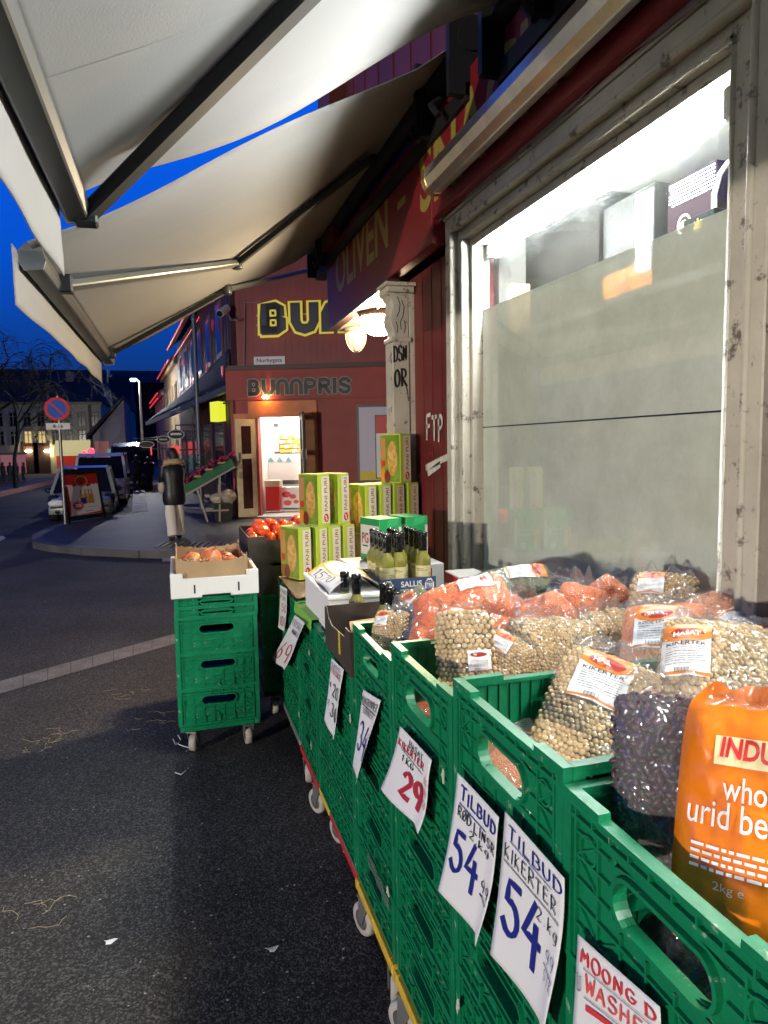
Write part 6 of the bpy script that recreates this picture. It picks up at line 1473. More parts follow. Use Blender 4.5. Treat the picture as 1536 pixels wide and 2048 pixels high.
# interior seen through the open door
INT = mat('shop_interior', (.62, .60, .56), .6)
mb = MB(); lbox(mb, aD0 - .12, aD1 + .3, 2.6, 2.7, G0, 2.7); lbox(mb, aD0 - .17, aD0 - .12, .26, 2.6, G0, 2.7); lbox(mb, aD1 + .3, aD1 + .4, .26, 2.6, G0, 2.7); lbox(mb, aD0 - .17, aD1 + .4, .26, 2.7, 2.7, 2.8); mb.build('interior_lining', INT, gro)
mb = MB(); lbox(mb, aD0 - .12, aD1 + .3, .26, 2.6, G0 + .0, G0 + .03); mb.build('interior_floor', mat('pale_floor', (.5, .48, .44), .4), gro)
mb = MB(); lbox(mb, aD0 + .1, aD1 - .1, .8, 1.0, 2.62, 2.66); lbox(mb, aD0 + .1, aD1 - .1, 1.7, 1.9, 2.62, 2.66); mb.build('ceiling_light', glow('shop_light', (1.0, .95, .85), 130.0), gro)
def inbox(u0, u1, vt, vb, b, dep, m_, name, label, cat, extra=None):
    P0 = CN + BK * b; q0, q1 = at_pl(u0, vb, P0, FN), at_pl(u1, vt, P0, FN); a0, a1 = (q0 - CN).dot(FD), (q1 - CN).dot(FD); z0, z1 = max(q0.z, G0 + .03), q1.z
    t = thing(name, label, cat, L_((a0 + a1) / 2, b + dep / 2, z0)); mb = MB(); lbox(mb, a0, a1, b, b + dep, z0, z1); mb.build('body', m_, t)
    if extra: extra(t, a0, a1, b, z0, z1)
    return t
inbox(530, 556, 845, 904, 1.9, .6, mat('grey_fridge', (.40, .40, .44), .3), 'fridge', 'tall grey fridge seen through the open grocery door', 'fridge', lambda t, a0, a1, b, z0, z1: lbox(MB(), a0, a1, b - .01, b - .001, z1 - .10, z1 - .02).build('top_strip', DGREY, t))
def shelf_goods(t, a0, a1, b, z0, z1):
    r2 = random.Random(6)
    for k in range(4):
        zz = z0 + (z1 - z0) * (k + .08) / 4; a = a0 + .01
        while a < a1 - .05:
            w_ = r2.uniform(.05, .12); hh = (z1 - z0) / 4 * r2.uniform(.55, .8); mb = MB(); lbox(mb, a, min(a + w_, a1), b - .05, b - .001, zz, zz + hh); a += w_ + .012
            mb.build(*(('yellow_pack', mat('yellow_goods', (.62, .38, .06), .5)) if r2.random() < .7 else ('white_pack', WHITE)), t)
inbox(560, 602, 868, 906, 2.0, .4, mat('shelf_back', (.55, .52, .45), .6), 'shelf', 'shelf packed with yellow goods seen through the open grocery door', 'shelf', shelf_goods)
def frz(t, a0, a1, b, z0, z1):
    mb = MB(); lbox(mb, a0, a1, b - .012, b - .001, z0 + (z1 - z0) * .42, z0 + (z1 - z0) * .5); mb.build('dark_edge', DGREY, t)
    mb = MB()
    for k in range(3): mb.flat(([(a0 + .10 + .2 * k, z1 - .16), (a0 + .24 + .2 * k, z1 - .16), (a0 + .17 + .2 * k, z1 - .06)], [(0, 1, 2)]), lambda x, y: L_(x, b - .008, y))
    mb.build('blue_triangles', mat('cyan_print', (.10, .40, .60), .4), t)
inbox(530, 604, 908, 1012, 1.3, .5, WHITE, 'freezer', 'white chest freezer with blue triangles inside the grocery', 'freezer', frz)
inbox(532, 558, 962, 1022, .62, .3, mat('red_bin', (.62, .03, .03), .4), 'bin', 'red bin with a pale lid just inside the grocery door', 'bin', lambda t, a0, a1, b, z0, z1: lbox(MB(), a0 - .01, a1 + .01, b - .012, b + .31, z1 - .12, z1 + .012).build('lid', CREAM, t))
def sackpr(t, a0, a1, b, z0, z1):
    mb = MB()
    for (x, y, r_) in ((.3, .65, .10), (.6, .55, .08), (.35, .25, .09), (.75, .3, .06)): mb.flat(ell(a0 + (a1 - a0) * x, z0 + (z1 - z0) * y, r_, r_ * .7, 9), lambda x, y: L_(x, b - .006, y))
    mb.build('red_print', RED, t)
inbox(561, 602, 974, 1016, .75, .25, WHITE, 'sack', 'white sack with red print just inside the grocery door', 'sack', sackpr)
mb = MB(); mb.add([fp(478, 1046, .8).xy.to_3d() + Vector((0, 0, .108)), fp(555, 1051, 1.0).xy.to_3d() + Vector((0, 0, .108)), fp(598, 1041, .6).xy.to_3d() + Vector((0, 0, .108)), fp(530, 1036, .3).xy.to_3d() + Vector((0, 0, .108))], [(0, 1, 2, 3)])
tag(mb.build('door_mat', mat('dark_mat', (.035, .028, .025), .9, bump=(200, .6))), 'dark door mat on the pavement before the grocery door', 'mat')
# street name plate
a0_, a1_, z0_, z1_ = fa(508, 720), fa(570, 720), fz(540, 729), fz(540, 713)
t = thing('street_name_plate', 'white street name plate with black lettering on the red wall', 'sign', L_((a0_ + a1_) / 2, -.01, z0_)); mb = MB(); lbox(mb, a0_, a1_, -.012, .029, z0_, z1_); mb.build('plate', WHITE, t); mb = MB(); mb.flat(fit(text('Norbygata', 1, .012), a0_ + .06, a1_ - .06, z0_ + .02, z1_ - .035), lambda x, y: L_(x, -.0135, y)); mb.build('lettering', INKK, t)
# camera on the corner
c = fp(447, 622, .35); t = thing('security_camera', 'white security camera on the grocery corner', 'camera', c); mb = MB(); d_ = Vector((-.55, -.7, -.5)).normalized(); mb.tube([c - d_ * .16, c + d_ * .14], .075, 14); mb.build('housing', WHITEP, t); mb = MB(); mb.tube([c + d_ * .14, c + d_ * .16], .06, 14); mb.build('lens', BLACK, t); mb = MB(); mb.tube([c - d_ * .05, c + Vector((.16, .05, -.16)), c + Vector((.36, .16, -.12))], .02, 6); mb.build('bracket', GREYM, t)
# yellow lit sign box on the side wall
p = at_y(420, 822, 15.6); q_ = at_y(444, 822, 15.45)
t = thing('lit_sign', 'bright yellow lit box sign on the side of the corner grocery', 'sign', (p.x, p.y, p.z - .3)); ze0, ze1 = at_y(430, 843, 15.5).z, at_y(430, 804, 15.5).z
mb = MB(); mb.prism([(p.x, p.y, ze0), (p.x + .17, p.y - .10, ze0 + .02), (p.x + .34, p.y + .18, ze0 + .02), (p.x + .17, p.y + .28, ze0)], (0, 0, ze1 - ze0)); mb.build('light_box', glow('yellow_sign', (.85, .90, .04), .95), t); 
mb = MB(); mb.bar((p.x + .25, p.y + .1, ze1 - .02), (p.x + .7, p.y + .2, ze1 + .03), .04); mb.build('bracket', BLACK, t)
# the grocery's side awning
t = thing('awning', 'dark side awning with a pale front bar on the corner grocery', 'awning', S_(5, .5, 3.2)); A1, A2 = at_y(462, 774, 14.75), at_y(294, 847, 24.0); B1, B2 = S_(.1, .02, 3.5), S_(9.6, .02, 3.35)
mb = MB(); mb.grid(lambda a, b: (A1.lerp(A2, a)).lerp(B1.lerp(B2, a), b) + Vector((0, 0, .06)), 20, 4); o = mb.build('fabric', mat('dark_awning', (.02, .022, .026), .8), t); sd = o.modifiers.new('s', 'SOLIDIFY'); sd.thickness = .01
mid = A1.lerp(A2, .48)
mb = MB(); mb.bar(A1, mid, .09, .13); mb.build('front_bar', GREYM, t); mb = MB(); mb.bar(mid + Vector((0, 0, -.03)), A2, .09, .12); mb.build('front_bar', mat('cream_bar', (.5, .46, .36), .5), t)
mb = MB(); mb.bar(A1 + Vector((.05, 0, 0)), B1 + Vector((0, 0, -.4)), .05); mb.bar(A2 + Vector((.05, 0, 0)), B2 + Vector((0, 0, -.4)), .05); mb.build('arm', DGREY, t)
# tall grey pole in front of the side wall
p1, p2 = at_y(401, 960, 17.2), at_y(384, 620, 17.2); t = thing('lamp_post', 'tall grey post standing by the dark side wall', 'post', (p1.x, 17.2, .1)); mb = MB(); mb.tube([(p1.x, 17.2, .1), (p1.x, 17.2, 2.6), (p1.x, 17.2, 4.55)], .055, 10); mb.tube([(p1.x, 17.2, 4.55), (p1.x, 17.2, 6.4)], .045, 10); mb.build('pole', mat('blue_grey_post', (.14, .16, .20), .4, .4), t); mb = MB(); mb.lathe([(.06, 0), (.065, .02), (.06, .10)], (p1.x, 17.2, 4.5), 12); mb.build('collar', GREYM, t)
# rack of crates by the door
RK = [at_y(u, v, 14.2) for u, v in ((372, 986), (470, 930))]
ex_ = (RK[1] - RK[0]); 
t = thing('sloping_rack', 'sloping metal rack by the grocery door carrying two green crates', 'rack', (RK[0].x + .5, 14.3, .1)); mb = MB()
for yy in (14.12, 14.55):
    a, b = Vector((RK[0].x, yy, RK[0].z - .03)), Vector((RK[1].x, yy, RK[1].z - .03)); mb.bar(a, b, .035)
mb.build('rail', mat('pale_rack', (.36, .33, .28), .5, .3), t)
for (fx, ff) in ((.22, .36), (.68, .60)):
    for yy in (14.12, 14.55):
        mb = MB(); a = RK[0].lerp(RK[1], fx); mb.bar((a.x, yy, a.z - .05), (RK[0].x + ff * ex_.x + .04, yy, .1), .035); mb.build('leg', mat('pale_rack', (.36, .33, .28), .5, .3), t)
mb = MB()
for zz in (.32, .60): mb.bar((RK[0].x + .36, 14.12, zz), (RK[0].x + .80, 14.12, zz), .03); mb.bar((RK[0].x + .36, 14.55, zz), (RK[0].x + .80, 14.55, zz), .03)
mb.build('cross_bar', mat('pale_rack', (.36, .33, .28), .5, .3), t)
mb = MB(); mb.box(RK[0].x + .34, RK[0].x + .82, 14.1, 14.57, .44, .46); mb.build('low_shelf', BLACK, t)
exn = ex_.normalized(); ezn = Vector((-exn.z, 0, exn.x)).normalized()
for k in range(2):
    c = RK[0] + exn * (.30 + .60 * k) * (ex_.length / 1.2) + Vector((0, .13, 0)); o = place_crate(0, 0, 0, T, 0, ['lower green crate on the sloping rack, beside the walking person', 'upper green crate on the sloping rack, nearest the grocery door'][k], 'green crates on the sloping rack')
    orient(o, c, ezn, exn, ex_.length / 1.2 * .97)
rr = random.Random(3)
PUR = mat('purple_net_onions', (.22, .012, .05), .35, var=(10, .4)); YEG = mat('pale_ginger', (.50, .36, .14), .6)
for k in range(5):
    c = RK[0] + exn * (.12 + .22 * k) + ezn * (.19 + .02 * (k % 2)) + Vector((0, .10, 0)); t = thing('onion_net', 'purple net of onions, %s up the sloping crates' % ['lowest', 'second', 'third', 'fourth', 'highest'][k], 'onion net', c, group='purple onion nets on the rack'); mb = MB()
    for q in range(7): mb.ico(c + Vector((rr.uniform(-.09, .09), rr.uniform(-.1, .12), rr.uniform(-.02, .06))), rr.uniform(.04, .055), 1)
    mb.build('onions', PUR, t); mb = MB(); mb.tube([c + Vector((.06, 0, .05)), c + Vector((.12, .0, .12)), c + Vector((.16, .03, .11))], [.03, .02, .035], 6); mb.build('net_neck', mat('net_red', (.42, .02, .07), .5), t)
for k in range(3):
    c = RK[0] + exn * (.36 + .26 * k) + ezn * .17 + Vector((0, -.06, 0)); mb = MB()
    for q in range(3): mb.ico(c + Vector((rr.uniform(-.06, .06), rr.uniform(-.03, .03), 0)), .035, 1, sc=(1.6, .8, .7))
    tag(mb.build('ginger', YEG), 'pale ginger root, %s along the front of the sloping crates' % ['lowest', 'middle', 'highest'][k], 'ginger', 'ginger on the rack')
c = at_y(398, 932, 14.7); mb = MB(); GRN = mat('leafy_herbs', (.025, .06, .012), .6, var=(12, .4))
for q in range(160):
    p = c + Vector((rr.gauss(0, .13), rr.gauss(0, .1), rr.gauss(0, .11))); a = rr.uniform(0, 6.3); d1 = Vector((cos(a), sin(a), rr.uniform(-.4, .8))).normalized() * .07; d2 = d1.cross(Vector((0, 0, 1))).normalized() * .03; mb.add([p, p + d1 * .5 + d2, p + d1, p + d1 * .5 - d2], [(0, 1, 2, 3)])
mb.tube([c + Vector((0, 0, -.05)), Vector((c.x, c.y, c.z - .35))], .07, 8); tag(mb.build('herb_bundle', GRN), 'bundle of dark green herbs behind the sloping crates', 'herbs')
# black crate with a plastic bag
p0_ = at_z(428, 1043, .1); w_ = at_z(466, 1041, .1).x - p0_.x; t = thing('plastic_crate', 'black plastic crate with red lettering standing by the grocery door', 'crate', (p0_.x + w_ / 2, p0_.y + .2, .1)); hcr = .34
mb = MB(); X0, X1, Y0, Y1 = p0_.x, p0_.x + w_, p0_.y, p0_.y + .35
mb.prism([(X0 + .03, Y0, .1), (X1 - .03, Y0, .1), (X1, Y0, .1 + hcr), (X0, Y0, .1 + hcr)], (0, .015, 0)); mb.prism([(X0 + .03, Y1, .1), (X1 - .03, Y1, .1), (X1, Y1, .1 + hcr), (X0, Y1, .1 + hcr)], (0, .015, 0)); mb.prism([(X0 + .03, Y0 + .016, .1), (X0 + .045, Y0 + .016, .1), (X0 + .015, Y0 + .016, .1 + hcr), (X0, Y0 + .016, .1 + hcr)], (0, .333, 0)); mb.prism([(X1 - .03, Y0 + .016, .1), (X1 - .045, Y0 + .016, .1), (X1 - .015, Y0 + .016, .1 + hcr), (X1, Y0 + .016, .1 + hcr)], (0, .333, 0)); mb.box(X0 + .045, X1 - .045, Y0 + .016, Y1, .1, .12); mb.box(X0 - .01, X1 + .01, Y0 - .014, Y0 - .001, .1 + hcr - .03, .1 + hcr); mb.build('body', mat('black_plastic', (.012, .018, .016), .35), t)
mb = MB(); mb.flat(fit(text('MACKS', 1, .03), X0 + w_ * .30, X0 + w_ * .72, .1 + hcr * .52, .1 + hcr * .64), lambda x, y: Vector((x, Y0 - .004, y))); mb.build('lettering', RED, t)
c = Vector((p0_.x + w_ * .55, p0_.y + .18, .1 + hcr + .10)); mb = MB(); b0 = len(mb.v); mb.sphere(c, .22, 22, 14, (1.05, .75, .78))
for i, v in enumerate(mb.v):
    q = (v - c); n_ = mnoise.noise(v * 6) * .35 + mnoise.noise(v * 14) * .15; mb.v[i] = c + q * (1 + n_) + Vector((.10 * max(0, q.z) / .2, 0, 0))
tag(mb.build('plastic_bag', mat('cream_plastic_bag', (.62, .55, .42), .3, bump=(9, .6))), 'crumpled cream plastic bag stuffed on top of the black crate', 'bag')
# ================================================================ street furniture and vehicles
Yp = 15.0
pb, pt = at_z(131, 1049, .1), at_y(117, 800, 14.9)
t = thing('no_parking_sign', 'round blue and red no parking sign with a white plate on a pole', 'road sign', (pb.x, pb.y, .1)); Yp = pb.y
mb = MB(); mb.tube([(pb.x, Yp, .1), (pb.x, Yp, at_y(114, 792, Yp).z)], .03, 10); mb.build('pole', GREYM, t)
c = at_y(114, 818, Yp - .05); R_ = (at_y(139.5, 818, Yp).x - at_y(89, 818, Yp).x) / 2; nd = Vector((.1, -1, 0)).normalized(); rx = Vector((1, .1, 0)).normalized()
def disc(r0, r1, e, n=40):
    m_ = MB(); v = []
    for r in (r0, r1): v += [c + nd * e + rx * (r * cos(2 * pi * k / n)) + Vector((0, 0, r * sin(2 * pi * k / n))) for k in range(n)]
    m_.add(v, [(k, (k + 1) % n, n + (k + 1) % n, n + k) for k in range(n)]); return m_
SRED = mat('sign_red', (.80, .03, .03), .35); SBLU = mat('sign_blue', (.02, .11, .50), .35)
mb = MB(); n_ = 40; mb.prism([c + rx * (R_ * cos(2 * pi * k / n_)) + Vector((0, 0, R_ * sin(2 * pi * k / n_))) for k in range(n_)], -nd * .012); mb.build('disc', GREYM, t)
disc(R_ * .78, R_, .004).build('red_ring', SRED, t); disc(.001, R_ * .78, .004).build('blue_field', SBLU, t)
mb = MB(); mb.flat(strokes([[(-.54 * R_, .54 * R_), (.54 * R_, -.54 * R_)]], .13 * R_, 1), lambda x, y: c + nd * .007 + rx * x + Vector((0, 0, y))); mb.build('red_bar', SRED, t)
z0_, z1_ = at_y(116, 859, Yp - .05).z, at_y(116, 846, Yp - .05).z; xw_ = R_ * .95
mb = MB(); mb.prism([c + rx * x + Vector((0, 0, z - c.z)) + nd * .0 for x, z in ((-xw_, z0_), (xw_, z0_), (xw_, z1_), (-xw_, z1_))], -nd * .01); mb.build('plate', WHITE, t)
mb = MB(); mb.flat(fit(text('8-16', 1, .02), -xw_ * .42, xw_ * .42, z0_ + .03, z1_ - .03), lambda x, y: c + nd * .004 + rx * x + Vector((0, 0, y - c.z))); mb.build('plate_lettering', INKK, t)
# advertising A-board
ax0, ax1 = at_z(140, 1047, .1), at_z(208, 1037, .1); tilt = Vector((-.02, .16, 1)).normalized()
dd = (ax1 - ax0); wd = dd.length; dd.normalize(); hh = (at_y(168, 945, ax0.y + .1).z - .1)
t = thing('sandwich_board', 'black framed advertising board with a red topped drinks poster', 'advertising board', (ax0 + ax1) / 2); nA = dd.cross(tilt).normalized()
if nA.y > 0: nA = -nA
def A_(x, y, e=0): return ax0 + dd * (wd * x) - dd * (hh * .145 * y) + tilt * (hh * y) + nA * e
def Ab(m_, x0, x1, y0, y1, e0, e1): m_.prism([A_(x0, y0, e0), A_(x1, y0, e0), A_(x1, y1, e0), A_(x0, y1, e0)], nA * (e1 - e0))
mb = MB(); Ab(mb, -.04, 1.04, .10, .135, -.02, .02); Ab(mb, -.04, 1.04, .97, 1.01, -.02, .02); Ab(mb, -.04, .02, .135, .97, -.02, .02); Ab(mb, .98, 1.04, .135, .97, -.02, .02); mb.build('frame', BLACK, t)
mb = MB(); Ab(mb, .02, .98, .135, .97, -.008, .004); mb.build('poster', WHITE, t)
mb = MB(); r2 = random.Random(5); top = [(.02, .97)] + [(.02 + .96 * k / 24, .74 + .05 * r2.random() - .04 * sin(pi * k / 24)) for k in range(25)] + [(.98, .97)]
mb.add([A_(x, y, .006) for x, y in top], [tuple(range(len(top)))]); mb.flat(([(.02, .74), (.09, .74), (.11, .4), (.07, .15), (.02, .14)], [(0, 1, 2, 3, 4)]), lambda x, y: A_(x, y, .006)); mb.flat(([(.02, .14), (.98, .14), (.98, .3), (.94, .175), (.5, .16)], [(0, 1, 2, 3, 4)]), lambda x, y: A_(x, y, .0065)); mb.build('red_print', RED, t)
mb = MB(); mb.flat(strokes([[(.5 + .17 * cos(k * pi / 12), .83 + .10 * sin(k * pi / 12)) for k in range(25)]], .03, 1), lambda x, y: A_(x, y, .009)); mb.build('gold_ring', mat('gold_print', (.55, .35, .12), .4), t)
mb = MB()
for k, xx in enumerate((.44, .56, .66, .74)): mb.flat(rect(xx - .045, xx + .045, .36, .56), lambda x, y: A_(x, y, .008 + .0005 * k)); mb.flat(rect(xx - .018, xx + .018, .56, .66), lambda x, y: A_(x, y, .008 + .0005 * k))
mb.build('drink_bottles', mat('amber_print', (.58, .30, .07), .4, var=(18, .5)), t)
mb = MB(); mb.flat(rect(.40, .55, .36, .48), lambda x, y: A_(x, y, .011)); mb.build('dark_label', INKB, t)
mb = MB(); mb.flat(ell(.30, .335, .15, .105, 24), lambda x, y: A_(x, y, .013)); mb.build('price_disc', RED, t); mb = MB(); mb.flat(fit(text('30', 1, .04), .21, .39, .30, .37), lambda x, y: A_(x, y, .016)); mb.flat(fit(text('2 FOR', 1), .24, .36, .39, .41), lambda x, y: A_(x, y, .016)); mb.flat(strokes([[(.30 + .13 * cos(k * pi / 12), .335 + .09 * sin(k * pi / 12)) for k in range(25)]], .008, 1), lambda x, y: A_(x, y, .0155)); mb.build('price_lettering', WHITE, t)
mb = MB(); mb.flat(rect(.48, .72, .20, .212), lambda x, y: A_(x, y, .009)); mb.flat(rect(.55, .9, .28, .288), lambda x, y: A_(x, y, .009)); mb.build('small_print', mat('grey_print', (.25, .25, .27), .5), t)
for x in (-.03, 1.0):
    mb = MB(); Ab(mb, x, x + .03, -.01, .10, -.02, .02); mb.build('leg', BLACK, t)
mb = MB(); mb.bar(A_(0, 1.0, -.02), A_(0, .0, -.02) + Vector((0, .55, 0)), .03); mb.bar(A_(1, 1.0, -.02), A_(1, .0, -.02) + Vector((0, .55, 0)), .03); mb.bar(A_(0, .02, -.02) + Vector((0, .54, 0)), A_(1, .02, -.02) + Vector((0, .54, 0)), .03); mb.build('rear_frame', BLACK, t)

def car(x, y, W_, Ln, H_, rz, paint, label, van=False, lit=False):
    """front faces -y; lofted body with glasshouse, lamps, grille, wheels"""
    t = thing('parked_car' if not van else 'parked_van', label, 'car' if not van else 'van', (x, y, 0), rz)
    w = W_ / 2
    if not van: prof = [(0, .30, .42, .82), (.05, .22, .52, .92), (.35, .20, .60, .98), (.95, .20, .70, 1.0), (1.15, .20, .74, 1.0), (Ln - .9, .20, .74, 1.0), (Ln - .2, .24, .70, .96), (Ln, .34, .55, .86)]
    else: prof = [(0, .30, .60, .88), (.05, .24, .75, .95), (.30, .22, .95, 1.0), (.70, .22, 1.05, 1.0), (Ln - .2, .22, 1.05, 1.0), (Ln, .30, 1.0, .96)]
    k = H_ / (1.40 if not van else 1.95)
    mb = MB(); v = []; NR = 12
    for (yy, zb, zt, ws) in prof:
        r = []
        for a, b in ((-1, 0), (-1.0, .35), (-.97, .75), (-.88, .97), (-.5, 1.03), (0, 1.05), (.5, 1.03), (.88, .97), (.97, .75), (1, .35), (1, 0), (0, -.02)): r.append((a * w * ws, yy, (zb + (zt - zb) * b) * k))
        v += r
    f = [(i * NR + j, i * NR + (j + 1) % NR, (i + 1) * NR + (j + 1) % NR, (i + 1) * NR + j) for i in range(len(prof) - 1) for j in range(NR)] + [tuple(range(NR))[::-1], tuple(range((len(prof) - 1) * NR, len(prof) * NR))]
    mb.add(v, f, 0, True); body = mb.build('body', paint, t, local=True)
    # cabin
    if not van: cab = [(.95, .72, .96), (1.55, 1.36, .76), (1.9, 1.41, .74), (2.5, 1.38, .74), (Ln - .55, .74, .92)]
    else: cab = [(.45, 1.0, .98), (.95, 1.82, .88), (1.2, 1.94, .88), (Ln - .2, 1.94, .88), (Ln - .02, 1.02, .97)]
    pr = [(yy, (zz) * k, ws * w) for yy, zz, ws in cab]; zs = (.70 if not van else 1.0) * k
    mb = MB()
    for (a, b) in zip(pr[1:-2], pr[2:-1]): mb.add([(-a[2], a[0], a[1]), (a[2], a[0], a[1]), (b[2], b[0], b[1]), (-b[2], b[0], b[1])], [(0, 1, 2, 3)], 0, False); mb.add([(-a[2], a[0], a[1] - .05), (-a[2], a[0], a[1]), (-b[2], b[0], b[1]), (-b[2], b[0], b[1] - .05)], [(0, 1, 2, 3)]); mb.add([(a[2], a[0], a[1] - .05), (a[2], a[0], a[1]), (b[2], b[0], b[1]), (b[2], b[0], b[1] - .05)], [(0, 1, 2, 3)])
    for s in (-1, 1):
        mb.bar((s * pr[0][2], pr[0][0], zs), (s * pr[1][2], pr[1][0], pr[1][1] - .02), .07); mb.bar((s * pr[-1][2], pr[-1][0], zs), (s * pr[-2][2], pr[-2][0], pr[-2][1] - .02), .07)
        mb.bar((s * w * .9, (pr[1][0] + pr[-2][0]) / 2, zs), (s * w * .80, (pr[1][0] + pr[-2][0]) / 2, pr[2][1] - .02), .06)
    mb.build('roof', paint, t, local=True)
    GL = mat('car_glass', (.010, .012, .018), .25, spec=.2)
    a, b = pr[0], pr[1]; mb = MB(); mb.add([(-a[2] * .95, a[0] + .02, zs), (a[2] * .95, a[0] + .02, zs), (b[2] * .94, b[0] + .02, b[1] - .03), (-b[2] * .94, b[0] + .02, b[1] - .03)], [(0, 1, 2, 3)]); mb.build('windscreen', GL, t, local=True)
    mb = MB()
    for s in (-1, 1): mb.add([(s * a[2] * .97, a[0] + .06, zs), (s * pr[-1][2] * .97, pr[-1][0] - .06, zs), (s * pr[-2][2] * .99, pr[-2][0], pr[-2][1] - .05), (s * b[2] * .99, b[0], b[1] - .05)], [(0, 1, 2, 3)])
    mb.build('side_glass', GL, t, local=True)
    for s in (-1, 1):
        q = MB(); q.sphere((s * (w + .06), 1.18, zs + .06), .1, 10, 7, (.9, .6, .65)); q.bar((s * (w - .03), 1.2, zs + .02), (s * (w + .05), 1.19, zs + .04), .04); q.build('mirror', BLACK, t, local=True)
        q = MB(); q.sphere((s * w * .68, .07, .50 * k if not van else .68 * k), .13, 14, 8, (1.35, .5, .62)); q.build('headlight', mat('lit_lens', (.6, .6, .58), .1, emit=(.9, .95, 1), estr=.12) if (lit and s < 0) else mat('lens', (.42, .44, .42), .12, spec=.8), t, local=True)
        q = MB(); q.lathe([(.05, .0), (.06, .015), (.05, .02)], (s * w * .66, .0, .30 * k), 12, 'y'); q.build('fog_lamp', BLACK, t, local=True)
        for yy in (.62, Ln - .62):
            q = MB(); q.lathe([(.16, -.09), (.27, -.10), (.285, -.05), (.285, .05), (.27, .10), (.16, .09)], (s * (w - .10), yy, .285), 20, 'x'); wl = q.build('wheel', RUB, t, local=True); q2 = MB(); q2.lathe([(.02, -.075), (.16, -.08), (.16, .08), (.02, .075)], (s * (w - .09), yy, .285), 16, 'x'); q2.build('rim', GREYM, wl, local=True)
    q = MB(); q.box(-w * .30, w * .30, -.012, .03, .46 * k, .54 * k); q.box(-w * .86, w * .86, -.006, .05, .37 * k, .43 * k); q.box(-w * .4, w * .4, -.008, .05, .24 * k, .33 * k); q.build('grille', BLACK, t, local=True)
    q = MB(); q.box(-.20, .20, -.022, -.008, .385 * k, .455 * k); q.build('number_plate', WHITE, t, local=True)
    return t
pc = at_z(168, 1038, 0)
car(-2.05, 16.35, 1.36, 3.3, 1.17, radians(2), mat('silver_green_paint', (.52, .54, .46), .3, .2, coat=.6), 'silver hatchback parked behind the advertising board', lit=True)
cv = car(-2.05, 20.6, 1.35, 3.7, 1.46, radians(2), mat('white_van_paint', (.8, .8, .8), .25, coat=.8), 'white van parked behind the silver hatchback', van=True)
car(-1.55, 26.2, 1.40, 3.6, 1.80, radians(2), mat('dark_blue_paint', (.02, .025, .06), .25, coat=.8), 'dark blue van parked behind the white van', van=True)
for k, (u, v, r) in enumerate(((182, 903, .12), (168, 905, .06))):
    p = at_y(u, v, 26.4); t = thing('warning_light', ['larger red warning light glowing above the parked vans', 'smaller red warning light glowing above the parked vans'][k], 'warning light', p); mb = MB(); mb.sphere(p, r, 10, 7); mb.build('lens', glow('red_beacon', (1, .02, .04), 7.0), t); mb = MB(); mb.lathe([(r, -r * 1.2), (r * 1.1, -r * .8), (r * .9, -r * .6)], p, 10); mb.build('base', BLACK, t)

